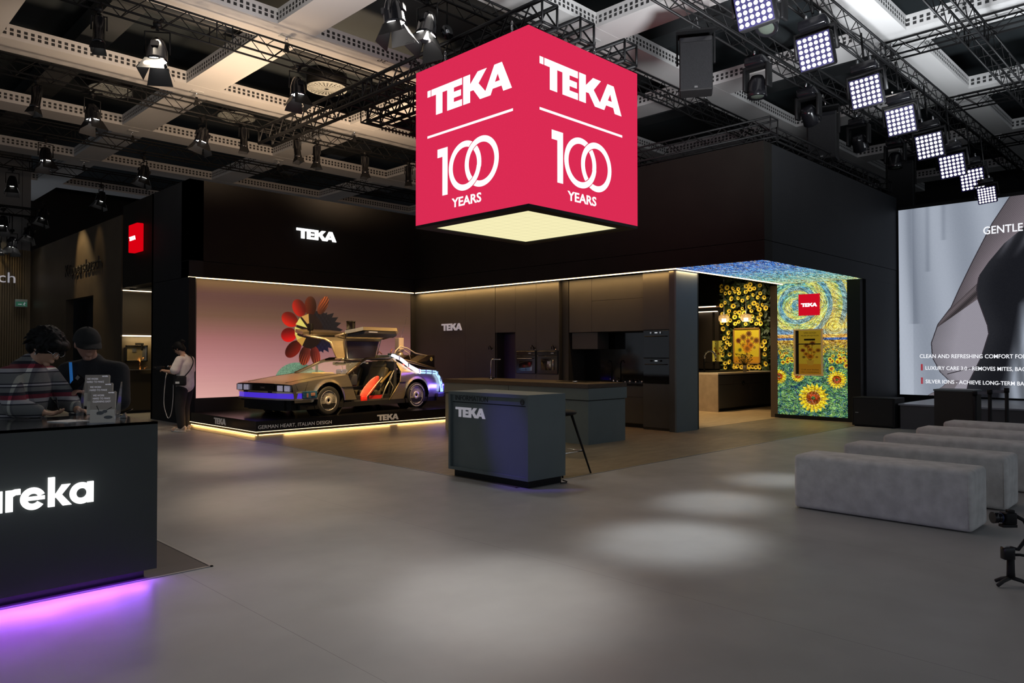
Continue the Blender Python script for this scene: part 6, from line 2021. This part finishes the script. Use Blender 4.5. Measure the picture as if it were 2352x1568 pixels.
def smooth(pts, k=5):
    """Catmull-Rom curve through the points"""
    P = [Vector(p) for p in pts]
    P = [P[0] * 2 - P[1]] + P + [P[-1] * 2 - P[-2]]
    out = []
    for i in range(1, len(P) - 2):
        for j in range(k):
            t = j / k
            a, b, c, d = P[i - 1:i + 3]
            out.append(.5 * ((2 * b) + (c - a) * t + (2 * a - 5 * b + 4 * c - d) * t * t + (3 * b - a - 3 * c + d) * t ** 3))
    out.append(P[-2])
    return out


def skin_mb(chains, sub=2, wide='Y'):
    """limbs and trunk swept between joints: name -> (pos, radius) or (pos, (half width, half depth)); the pieces are
    fused into one continuous skin by remesh()"""
    joints, edges = chains
    mb = MB()

    def ab(r):
        if not isinstance(r, tuple): return r, r, r
        w, d = r
        return (d, w, min(w, d)) if wide == 'Y' else (w, d, min(w, d))
    for nme, (p, r) in joints.items():
        mb.ball(p, ab(r), 20, 14)
    for e0, e1 in edges:
        p, q = Vector(joints[e0][0]), Vector(joints[e1][0])
        r0, r1 = joints[e0][1], joints[e1][1]
        n = max(2, int((q - p).length / .03))
        for i in range(1, n):
            t = i / n
            a0, a1 = ab(r0), ab(r1)
            if isinstance(r0, tuple) != isinstance(r1, tuple):      # trunk to limb: stay with the limb's size
                rr = min(min(a0), min(a1)) if i > 0 else a0
                k = (rr,) * 3
            else:
                k = tuple(a0[m] + (a1[m] - a0[m]) * t for m in range(3))
            mb.ball(tuple(p.lerp(q, t)), k, 20, 14)
    return mb


def remesh(mb, vox):
    me = bpy.data.meshes.new('rm')
    me.from_pydata(mb.v, [], mb.f)
    o = bpy.data.objects.new('rm', me)
    COL.objects.link(o)
    md = o.modifiers.new('r', 'REMESH'); md.mode = 'VOXEL'; md.voxel_size = vox; md.use_smooth_shade = True
    sm = o.modifiers.new('s', 'SMOOTH'); sm.iterations = 5 if vox > .005 else 1; sm.factor = .6
    vs, fs = eval_mesh(o)
    bpy.data.objects.remove(o)
    return MB().add(vs, fs, True)


def head_mb(k=1.0):
    """head about its centre, looking along +x; 0.23 m high"""
    mb = MB()
    n, m = 32, 24
    vs = []
    for i in range(m + 1):
        a = PI * i / m
        for j in range(n):
            t = 2 * PI * j / n
            x, y, z = math.sin(a) * math.cos(t), math.sin(a) * math.sin(t), math.cos(a)
            rx, ry, rz = .098, .076, .118
            X, Y, Z = x * rx, y * ry, z * rz
            if z < 0:
                f = 1 + .30 * z            # narrow jaw
                Y *= f
                if x > 0: X = X * (1 + .02 * z) + .006 * (-z)
                else: X *= (1 + .34 * z)
            if x > .55 and abs(z - .10) < .14: X -= .008 * (1 - abs(z - .10) / .14)     # eye line
            vs.append((X * k, Y * k, Z * k))
    mb.add(vs, [(i * n + j, (i + 1) * n + j, (i + 1) * n + (j + 1) % n, i * n + (j + 1) % n) for i in range(m) for j in range(n)], True)
    mb.ball((.103 * k, 0, -.018 * k), (.018 * k, .014 * k, .014 * k), 10, 8)
    mb.tube((.092 * k, 0, .018 * k), (.108 * k, 0, -.012 * k), .008 * k, .012 * k, 8)
    mb.ball((.095 * k, 0, -.054 * k), (.010 * k, .024 * k, .006 * k), 10, 6).ball((.093 * k, 0, -.066 * k), (.010 * k, .020 * k, .006 * k), 10, 6)
    mb.ball((.070 * k, 0, -.094 * k), (.022 * k, .026 * k, .016 * k), 10, 8)
    for s in (-1, 1):
        mb.ball((-.004 * k, s * .078 * k, -.005 * k), (.020 * k, .010 * k, .032 * k), 10, 8)
    return mb


def hand_chain(w, d, side, curl=.5, k=1.0):
    """wrist w, direction d, thumb side vector; five fingers as own short chains"""
    w, d, s = Vector(w), Vector(d).normalized(), Vector(side).normalized()
    n = d.cross(s).normalized()
    mb = MB()
    for t_, hw in ((0, .018), (.02, .022), (.04, .028), (.06, .031), (.078, .031)):      # palm, wide across the thumb side
        for q_ in (-1, -.5, 0, .5, 1): mb.ball(tuple(w + d * t_ * k + s * q_ * hw * k * .75), .0135 * k, 8, 6)
    for i, L in enumerate((.066, .078, .072, .056)):
        o = w + d * .078 * k + s * (.028 - .0185 * i) * k
        p1 = o + (d * math.cos(curl * .5) + n * math.sin(curl * .5)) * L * .45 * k
        p2 = p1 + (d * math.cos(curl * 1.3) + n * math.sin(curl * 1.3)) * L * .35 * k
        p3 = p2 + (d * math.cos(curl * 2.0) + n * math.sin(curl * 2.0)) * L * .30 * k
        mb.path([tuple(o), tuple(p1), tuple(p2), tuple(p3)], [.0095 * k, .009 * k, .0082 * k, .0065 * k], 8)
    o = w + d * .025 * k + s * .028 * k
    p1 = o + (s * .75 + d * .6) * .035 * k; p2 = p1 + (d * .95 + s * .2 + n * .35) * .032 * k
    mb.path([tuple(o), tuple(p1), tuple(p2)], [.013 * k, .011 * k, .008 * k], 8)
    return mb


def cloth(label, col, rough=.85, noise=.12, ns=12):
    return mat(label, col, rough, noise=noise, nscale=ns, bump=.3, bscale=25)


# ---------------- standing visitor in white T-shirt (local: +x forward, +y to the left, z up)
vis = thing('person', 'person in white T-shirt and black trousers standing with camera gear, looking down, beside the plinth', 'person', (5.66, 14.62, 0), R(128))
J = {'pelvis': ((0, 0, .93), (.16, .11)), 'waist': ((0, 0, 1.05), (.14, .10)), 'chest': ((.0, 0, 1.25), (.16, .11)), 'neckb': ((.015, 0, 1.43), .065), 'neck': ((.05, 0, 1.50), .052), 'headj': ((.085, 0, 1.56), .05),
     'ls': ((.0, .18, 1.39), .055), 'le': ((.06, .25, 1.14), .042), 'lw': ((.31, .17, 1.17), .028),
     'rs': ((.0, -.18, 1.39), .055), 're': ((.04, -.25, 1.14), .042), 'rw': ((.28, -.14, 1.20), .028),
     'lh': ((0, .10, .88), .095), 'lk': ((.03, .11, .49), .062), 'la': ((-.01, .12, .09), .042), 'lt': ((.13, .13, .045), .04),
     'rh': ((0, -.10, .88), .095), 'rk': ((.05, -.09, .49), .062), 'ra': ((.03, -.09, .09), .042), 'rt': ((.17, -.10, .045), .04)}
E_ = [('pelvis', 'waist'), ('waist', 'chest'), ('chest', 'neckb'), ('neckb', 'neck'), ('neck', 'headj'), ('neckb', 'ls'), ('ls', 'le'), ('le', 'lw'), ('neckb', 'rs'), ('rs', 're'), ('re', 'rw'),
      ('pelvis', 'lh'), ('lh', 'lk'), ('lk', 'la'), ('la', 'lt'), ('pelvis', 'rh'), ('rh', 'rk'), ('rk', 'ra'), ('ra', 'rt')]
bd_ = skin_mb((J, E_), 2)
hd = head_mb(.93)
HM = Matrix.Translation((.125, 0, 1.60)) @ Matrix.Rotation(R(38), 4, 'Y')
hd.xf(HM)
bd_.add(hd.v, hd.f, True)
for w, d, s in (((.31, .17, 1.17), (1, -.2, .25), (0, -1, .3)), ((.28, -.14, 1.20), (1, .3, .2), (0, 1, .3))):
    h_ = hand_chain(w, d, s, .9, .9); bd_.add(h_.v, h_.f, True)
remesh(bd_, .007).build('body', M['skin'], vis)
TJ = {'w': ((-.01, 0, .90), (.20, .155)), 'm': ((-.01, 0, 1.06), (.195, .15)), 'c': ((-.015, 0, 1.27), (.19, .14)), 'n': ((.0, 0, 1.38), (.12, .095)), 'nn': ((.015, 0, 1.42), (.08, .08)),
      'ls': ((0, .19, 1.38), .078), 'le': ((.05, .26, 1.19), .086), 'rs': ((0, -.19, 1.38), .078), 're': ((.03, -.26, 1.19), .086)}
shirt = skin_mb((TJ, [('w', 'm'), ('m', 'c'), ('c', 'n'), ('n', 'nn'), ('n', 'ls'), ('ls', 'le'), ('n', 'rs'), ('rs', 're')]), 2)
remesh(shirt, .012).build('t_shirt', cloth('white_cotton', (.72, .66, .62)), vis)
TR = {'p': ((0, 0, .90), (.15, .13)), 'lh': ((0, .10, .82), .115), 'lk': ((.03, .11, .48), .092), 'la': ((-.01, .12, .12), .075),
      'rh': ((0, -.10, .82), .115), 'rk': ((.05, -.09, .48), .092), 'ra': ((.03, -.09, .12), .075)}
remesh(skin_mb((TR, [('p', 'lh'), ('lh', 'lk'), ('lk', 'la'), ('p', 'rh'), ('rh', 'rk'), ('rk', 'ra')]), 2), .012).build('trousers', cloth('black_trousers', (.012, .012, .013)), vis)
for s, x in ((.12, -.01), (-.095, .03)):
    sh_ = MB().ball((x + .06, s, .05), (.145, .052, .05), 16, 10).ball((x - .03, s, .075), (.07, .048, .06), 14, 8)
    sh_.v = [(a, b, max(.004, c)) for a, b, c in sh_.v]
    so = sh_.build('shoe', cloth('shoe_cream', (.55, .47, .38), .7, .5, 30), vis)
    MB().ball((x + .055, s, .018), (.152, .054, .018), 18, 8).build('sole', M['white'], so)
hairm = mat('black_hair', (.004, .0038, .0038), .6, spec=.2, noise=.3, nscale=40, stretch=(1, 6, 6))
hr = MB()
v0 = []
hh = MB().ball((-.022, 0, .030), (.098, .090, .105), 24, 16)
hh.ball((-.06, 0, -.03), (.055, .075, .08), 16, 10).ball((.055, .045, .075), (.045, .035, .035), 12, 8).ball((.055, -.045, .075), (.045, .035, .035), 12, 8)
hh.ball((-.13, 0, .07), (.045, .035, .028), 12, 8).path([(-.09, 0, .09), (-.15, .0, .10), (-.17, 0, .03)], .02, 8)
hh.path([(.075, .065, .06), (.088, .068, -.01), (.080, .066, -.05)], .010, 6)
hh.xf(HM)
remesh(hh, .007).build('hair', hairm, vis)
eye = MB().ball((.080, .030, .014), .010, 8, 6).ball((.080, -.030, .014), .010, 8, 6); eye.xf(HM)
eye.build('eyes', M['black'], vis)
bag = thing('shoulder_bag', 'small black cross-body bag worn at the back of the white T-shirt', 'bag', (5.66, 14.62, 0), R(128))
MB().rbox(-.16, .09, .19, .265, .89, 1.08, .03, 3).build('bag_body', cloth('black_nylon', (.010, .010, .012)), bag)
MB().box(-.05, .03, .264, .268, .93, .97).build('patch', M['lettergrey'], bag)
MB().path(smooth([(-.13, .215, 1.07), (-.175, .10, 1.20), (-.16, -.02, 1.34), (-.06, -.10, 1.455), (.03, -.10, 1.46), (.12, -.04, 1.34), (.155, .08, 1.20), (.09, .215, 1.07)]), .011, 6).build('strap', M['black'], bag)
gc = thing('handheld_camera', 'black camera rig with a hanging pale cable held by the standing visitor', 'camera', (5.66, 14.62, 0), R(128))
MB().rbox(.38, .50, .05, .16, 1.17, 1.26, .01, 2).tube((.50, .10, 1.215), (.58, .10, 1.215), .035, n=14).rbox(.30, .40, -.14, .04, 1.19, 1.24, .01, 2).build('body', M['blackmetal'], gc)
MB().tube((.40, -.05, 1.10), (.40, -.05, 1.22), .018, n=8).ball((.42, -.12, 1.25), .02, 8, 6).build('grip', M['chrome'], gc)
MB().path(smooth([(.36, .02, 1.16), (.33, .12, .95), (.34, .14, .55), (.27, .16, .32), (.22, .17, .27), (.17, .17, .36), (.13, .18, .62), (.10, .22, .92)]), .007, 6).build('cable', mat('cable_white', (.42, .42, .42), .5), gc)

# ---------------- plaid-shirted visitor bending over the counter   (local: x = to the viewer's right, y = away, z up)
def rf(r, f, z): return (r, f, z)


pa = thing('person', 'person in dark striped plaid shirt with earbud, bending over the counter and writing', 'person', (1.33, 6.33, 0), R(-45))
J = {'pelvis': ((-.06, 0, .93), (.14, .11)), 'waist': ((-.05, 0, 1.06), (.13, .10)), 'chest': ((-.02, 0, 1.24), (.15, .11)), 'nb': ((.0, 0, 1.40), .07), 'n': ((.05, 0, 1.45), .055), 'h': ((.09, 0, 1.50), .055),
     'rs': ((-.02, -.18, 1.33), .05), 're': ((.06, -.25, 1.13), .040), 'rw': ((.235, -.20, 1.085), .026),
     'ls': ((.02, .18, 1.34), .06), 'le': ((.16, .24, 1.12), .045), 'lw': ((.30, .10, 1.085), .028),
     'lh': ((-.10, .10, .88), .10), 'lk': ((-.05, .11, .48), .065), 'la': ((-.08, .11, .08), .045), 'lt': ((.07, .12, .045), .04),
     'rh': ((-.10, -.10, .88), .10), 'rk': ((-.05, -.11, .48), .065), 'ra': ((-.08, -.11, .08), .045), 'rt': ((.07, -.12, .045), .04)}
E2 = [('pelvis', 'waist'), ('waist', 'chest'), ('chest', 'nb'), ('nb', 'n'), ('n', 'h'), ('nb', 'rs'), ('rs', 're'), ('re', 'rw'), ('nb', 'ls'), ('ls', 'le'), ('le', 'lw'),
      ('pelvis', 'lh'), ('lh', 'lk'), ('lk', 'la'), ('la', 'lt'), ('pelvis', 'rh'), ('rh', 'rk'), ('rk', 'ra'), ('ra', 'rt')]
b_ = skin_mb((J, E2), 2)
HM = Matrix.Translation((.125, 0, 1.545)) @ Matrix.Rotation(R(-4), 4, 'Z') @ Matrix.Rotation(R(34), 4, 'Y')
hd = head_mb(1.05).xf(HM); b_.add(hd.v, hd.f, True)
for w, d, s in (((.235, -.20, 1.085), (1, .1, -.12), (.1, 1, .1)), ((.30, .10, 1.085), (1, -.3, -.12), (0, -1, .1))):
    h_ = hand_chain(w, d, s, .6, .95); b_.add(h_.v, h_.f, True)
remesh(b_, .007).build('body', M['skin'], pa)


def plaid():
    m = mat('plaid_shirt', (.10, .10, .11), .9)
    nt = m.node_tree
    b = nt.nodes['Principled BSDF']
    tc = nt.nodes.new('ShaderNodeTexCoord'); s = nt.nodes.new('ShaderNodeSeparateXYZ')
    nt.links.new(tc.outputs['Object'], s.inputs[0])

    def ramp(sock, scale, off, stops):
        ml = nt.nodes.new('ShaderNodeMath'); ml.operation = 'MULTIPLY_ADD'; ml.inputs[1].default_value = scale; ml.inputs[2].default_value = off
        nt.links.new(sock, ml.inputs[0])
        fr = nt.nodes.new('ShaderNodeMath'); fr.operation = 'FRACT'; nt.links.new(ml.outputs[0], fr.inputs[0])
        r = nt.nodes.new('ShaderNodeValToRGB'); r.color_ramp.interpolation = 'CONSTANT'
        e = r.color_ramp.elements
        e[0].position = stops[0][0]; e[0].color = (*stops[0][1], 1)
        e[1].position = stops[1][0]; e[1].color = (*stops[1][1], 1)
        for p, c in stops[2:]:
            q = e.new(p); q.color = (*c, 1)
        nt.links.new(fr.outputs[0], r.inputs[0])
        return r
    g, d, w, mr = (.15, .155, .155), (.018, .019, .03), (.34, .34, .36), (.16, .018, .035)
    rz_ = ramp(s.outputs[2], 4.6, .0, [(0, g), (.26, d), (.30, w), (.42, mr), (.56, d), (.66, g), (.80, d), (.84, w), (.90, d), (.94, g)])
    rx_ = ramp(s.outputs[0], 5.2, .1, [(0, (1, 1, 1)), (.42, (2.4, 2.4, 2.1)), (.52, (.75, .75, .8)), (.60, (1, 1, 1))])
    mx = nt.nodes.new('ShaderNodeMix'); mx.data_type = 'RGBA'; mx.blend_type = 'MULTIPLY'; mx.inputs[0].default_value = 1
    nt.links.new(rz_.outputs[0], mx.inputs[6]); nt.links.new(rx_.outputs[0], mx.inputs[7])
    nt.links.new(mx.outputs[2], b.inputs['Base Color'])
    return m


PL = plaid()
TJ = {'w': ((-.06, 0, .90), (.18, .14)), 'm': ((-.05, 0, 1.08), (.18, .145)), 'c': ((-.02, 0, 1.25), (.19, .15)), 'n': ((-.01, 0, 1.36), (.16, .115)), 'nn': ((.015, 0, 1.42), .085),
      'rs': ((-.02, -.19, 1.33), .085), 're': ((.07, -.25, 1.13), .075), 'rw': ((.20, -.21, 1.095), .05),
      'ls': ((.02, .19, 1.33), .085), 'le': ((.15, .25, 1.13), .075), 'lw': ((.26, .13, 1.095), .05)}
remesh(skin_mb((TJ, [('w', 'm'), ('m', 'c'), ('c', 'n'), ('n', 'nn'), ('n', 'rs'), ('rs', 're'), ('re', 'rw'), ('n', 'ls'), ('ls', 'le'), ('le', 'lw')]), 2), .011).build('plaid_shirt', PL, pa)
MB().lathe([(.075, 1.385), (.092, 1.40), (.085, 1.445), (.070, 1.45)], (-.005, 0, 0), 20).build('collar', PL, pa)
TR = {'p': ((-.10, 0, .90), (.16, .16)), 'lh': ((-.10, .10, .82), .12), 'lk': ((-.05, .11, .48), .09), 'la': ((-.08, .11, .10), .07),
      'rh': ((-.10, -.10, .82), .12), 'rk': ((-.05, -.11, .48), .09), 'ra': ((-.08, -.11, .10), .07)}
remesh(skin_mb((TR, [('p', 'lh'), ('lh', 'lk'), ('lk', 'la'), ('p', 'rh'), ('rh', 'rk'), ('rk', 'ra')]), 2), .015).build('trousers', cloth('navy_trousers', (.012, .013, .02)), pa)
hh = MB().ball((-.018, 0, .045), (.122, .108, .115), 26, 18).ball((-.065, 0, -.01), (.07, .088, .09), 18, 12)
for s in (-1, 1):
    hh.ball((.070, s * .045, .070), (.055, .05, .045), 12, 8).ball((.035, s * .086, .025), (.03, .02, .045), 10, 8)
hh.ball((.10, 0, .075), (.035, .06, .035), 12, 8)
rs = random.Random(6)
for i in range(150):
    t_, f_ = rs.uniform(0, 2 * PI), rs.uniform(.0, .62) * PI
    n_ = Vector((math.sin(f_) * math.cos(t_), math.sin(f_) * math.sin(t_), math.cos(f_)))
    o_ = Vector((-.018 + n_.x * .118, n_.y * .104, .045 + n_.z * .112))
    if o_.x > .06 and o_.z < .05: continue
    d_ = Vector((.35 if n_.x > 0 else -.25, n_.y * .3, -.9)) * .035 + n_ * .012
    hh.path([tuple(o_), tuple(o_ + d_ * .6 + n_ * .004), tuple(o_ + d_ * 1.3)], [.012, .009, .003], 6)
hh.xf(HM)
remesh(hh, .0045).build('hair', hairm, pa)
MB().ball((.010, -.092, -.018), (.008, .007, .012), 8, 6).tube((.012, -.096, -.015), (.020, -.098, -.05), .004, n=6).xf(HM).build('earbud', M['white'], pa)
gl = MB()
for s in (-1, 1):
    gl.path([(.112 + 0 * a, s * .036 + .026 * math.cos(a), .012 + .021 * math.sin(a)) for a in [2 * PI * j / 16 for j in range(16)]], .0025, 5, closed=True)
    gl.path([(.110, s * .062, .016), (.03, s * .086, .016)], .002, 5)
gl.path([(.113, -.010, .014), (.113, .010, .014)], .0025, 5).xf(HM).build('glasses', M['chrome'], pa)
eye = MB().ball((.090, .032, .012), .011, 8, 6).ball((.090, -.032, .012), .011, 8, 6); eye.xf(HM)
eye.build('eyes', M['black'], pa)
for s in (-.11, .12):
    sh_ = MB().ball((-.01, s, .05), (.14, .05, .05), 14, 8)
    sh_.v = [(a, b, max(.004, c)) for a, b, c in sh_.v]
    sh_.build('shoe', M['black'], pa)
pen = thing('pen', 'pen held over the paper by the plaid-shirted visitor', 'pen', (1.33, 6.33, 0), R(-45))
MB().tube((.335, -.17, 1.075), (.30, -.16, 1.19), .004, n=6).build('barrel', M['blackgloss'], pen)

# ---------------- visitor with black cap facing the camera, looking down
pb = thing('person', 'person in black jacket and black cap with blue lanyard, looking down at a phone', 'person', (1.85, 6.66, 0), R(-45))
J = {'pelvis': ((0, 0, .95), (.15, .13)), 'waist': ((0, 0, 1.06), (.14, .12)), 'chest': ((0, 0, 1.24), (.16, .13)), 'nb': ((0, -.01, 1.41), .07), 'n': ((-.005, -.035, 1.47), .055), 'h': ((-.01, -.06, 1.52), .055),
     'rs': ((-.19, 0, 1.36), .06), 're': ((-.25, -.10, 1.12), .045), 'rw': ((-.10, -.30, 1.16), .028),
     'ls': ((.19, 0, 1.36), .06), 'le': ((.25, -.08, 1.12), .045), 'lw': ((.10, -.28, 1.20), .028),
     'lh': ((.10, 0, .88), .10), 'lk': ((.10, 0, .48), .065), 'la': ((.11, .03, .08), .045), 'lt': ((.12, -.12, .045), .04),
     'rh': ((-.10, 0, .88), .10), 'rk': ((-.10, 0, .48), .065), 'ra': ((-.11, .03, .08), .045), 'rt': ((-.12, -.12, .045), .04)}
b_ = skin_mb((J, E2), 2, 'X')
HM = Matrix.Translation((-.005, -.085, 1.575)) @ Matrix.Rotation(R(-48), 4, 'Z') @ Matrix.Rotation(R(17), 4, 'Y')
hd = head_mb(1.04).xf(HM); b_.add(hd.v, hd.f, True)
for w, d, s in (((-.10, -.30, 1.16), (.5, -1, .1), (1, .5, 0)), ((.10, -.28, 1.20), (-.4, -1, .2), (-1, .4, 0))):
    h_ = hand_chain(w, d, s, .8, .95); b_.add(h_.v, h_.f, True)
remesh(b_, .007).build('body', mat('skin_shade', (.40, .22, .16), .5), pb)
BK = cloth('black_jacket', (.012, .013, .016))
TJ = {'w': ((0, 0, .86), (.18, .15)), 'm': ((0, 0, 1.07), (.18, .15)), 'c': ((0, 0, 1.26), (.19, .15)), 'n': ((0, 0, 1.38), (.12, .11)), 'nn': ((0, 0, 1.43), .08),
      'rs': ((-.20, 0, 1.35), .088), 're': ((-.26, -.10, 1.12), .078), 'rw': ((-.13, -.26, 1.15), .052),
      'ls': ((.20, 0, 1.35), .088), 'le': ((.26, -.08, 1.12), .078), 'lw': ((.13, -.24, 1.19), .052)}
remesh(skin_mb((TJ, [('w', 'm'), ('m', 'c'), ('c', 'n'), ('n', 'nn'), ('n', 'rs'), ('rs', 're'), ('re', 'rw'), ('n', 'ls'), ('ls', 'le'), ('le', 'lw')]), 2, 'X'), .012).build('jacket', BK, pb)
TR = {'p': ((0, 0, .90), (.16, .14)), 'lh': ((.10, 0, .82), .12), 'lk': ((.10, 0, .48), .09), 'la': ((.11, .03, .10), .07),
      'rh': ((-.10, 0, .82), .12), 'rk': ((-.10, 0, .48), .09), 'ra': ((-.11, .03, .10), .07)}
remesh(skin_mb((TR, [('p', 'lh'), ('lh', 'lk'), ('lk', 'la'), ('p', 'rh'), ('rh', 'rk'), ('rk', 'ra')]), 2, 'X'), .015).build('trousers', BK, pb)
cap = MB()
vs = []
n, m = 28, 10
for i in range(m + 1):
    a = PI / 2 * i / m
    for j in range(n):
        t = 2 * PI * j / n
        vs.append((-.012 + .122 * math.sin(a) * math.cos(t), .100 * math.sin(a) * math.sin(t), .022 + .118 * math.cos(a)))
cap.add(vs, [(i * n + j, (i + 1) * n + j, (i + 1) * n + (j + 1) % n, i * n + (j + 1) % n) for i in range(m) for j in range(n)], True)
br = []
for i in range(13):
    t = R(-78 + 13 * i)
    br.append((.100 * math.cos(t), .096 * math.sin(t), .030)); br.append((.05 + .135 * math.cos(t), .092 * math.sin(t), .012 - .012 * abs(math.sin(t))))
cap.add(br, [(2 * i, 2 * i + 1, 2 * i + 3, 2 * i + 2) for i in range(12)], True)
cap.add([(a, b, c + .006) for a, b, c in br], [(2 * i, 2 * i + 2, 2 * i + 3, 2 * i + 1) for i in range(12)], True)
cap.ball((-.012, 0, .142), (.008, .008, .004), 8, 4)
cap.xf(HM)
cap.build('cap', cloth('cap_black', (.013, .014, .014)), pb)
hh = MB().ball((-.05, 0, -.01), (.068, .086, .075), 16, 10).xf(HM)
remesh(hh, .008).build('hair', hairm, pb)
gl = MB()
for s in (-1, 1):
    gl.path([(.104, s * .034 + .026 * math.cos(a), .008 + .020 * math.sin(a)) for a in [2 * PI * j / 16 for j in range(16)]], .002, 5, closed=True)
    gl.path([(.102, s * .060, .012), (.0, s * .088, .016)], .002, 5)
gl.xf(HM).build('glasses', M['chrome'], pb)
eye = MB().ball((.088, .032, .012), .011, 8, 6).ball((.088, -.032, .012), .011, 8, 6); eye.xf(HM)
eye.build('eyes', M['black'], pb)
for s in (-.12, .12):
    sh_ = MB().ball((s, -.05, .05), (.05, .14, .05), 14, 8)
    sh_.v = [(a, b, max(.004, c)) for a, b, c in sh_.v]
    sh_.build('shoe', M['black'], pb)
ly = thing('lanyard', 'bright blue lanyard round the neck of the person in the black cap', 'lanyard', (1.85, 6.66, 0), R(-45))
MB().prism([(0, 0), (.028, 0), (.028, .29), (0, .29)], (-.075, -.175, 1.16), Vector((.9, -.2, 0)).normalized(), Vector((-.22, .26, .92)).normalized(), (0, -.004, 0)).build('strap', mat('lanyard_blue', (.02, .22, .62), .5, emit=(.01, .12, .4), es=.4), ly)
pp = thing('phone', 'black phone held up by the person in the black cap', 'phone', (1.85, 6.66, 0), R(-45))
MB().rbox(-.035, .035, -.005, .005, -.07, .07, .004, 1).xf(Matrix.Translation((.06, -.34, 1.27)) @ Matrix.Rotation(R(40), 4, 'Y')).build('body', M['blackgloss'], pp)
MB().box(-.03, -.005, -.008, -.005, .03, .06).xf(Matrix.Translation((.06, -.34, 1.27)) @ Matrix.Rotation(R(40), 4, 'Y')).build('camera_bump', M['chrome'], pp)
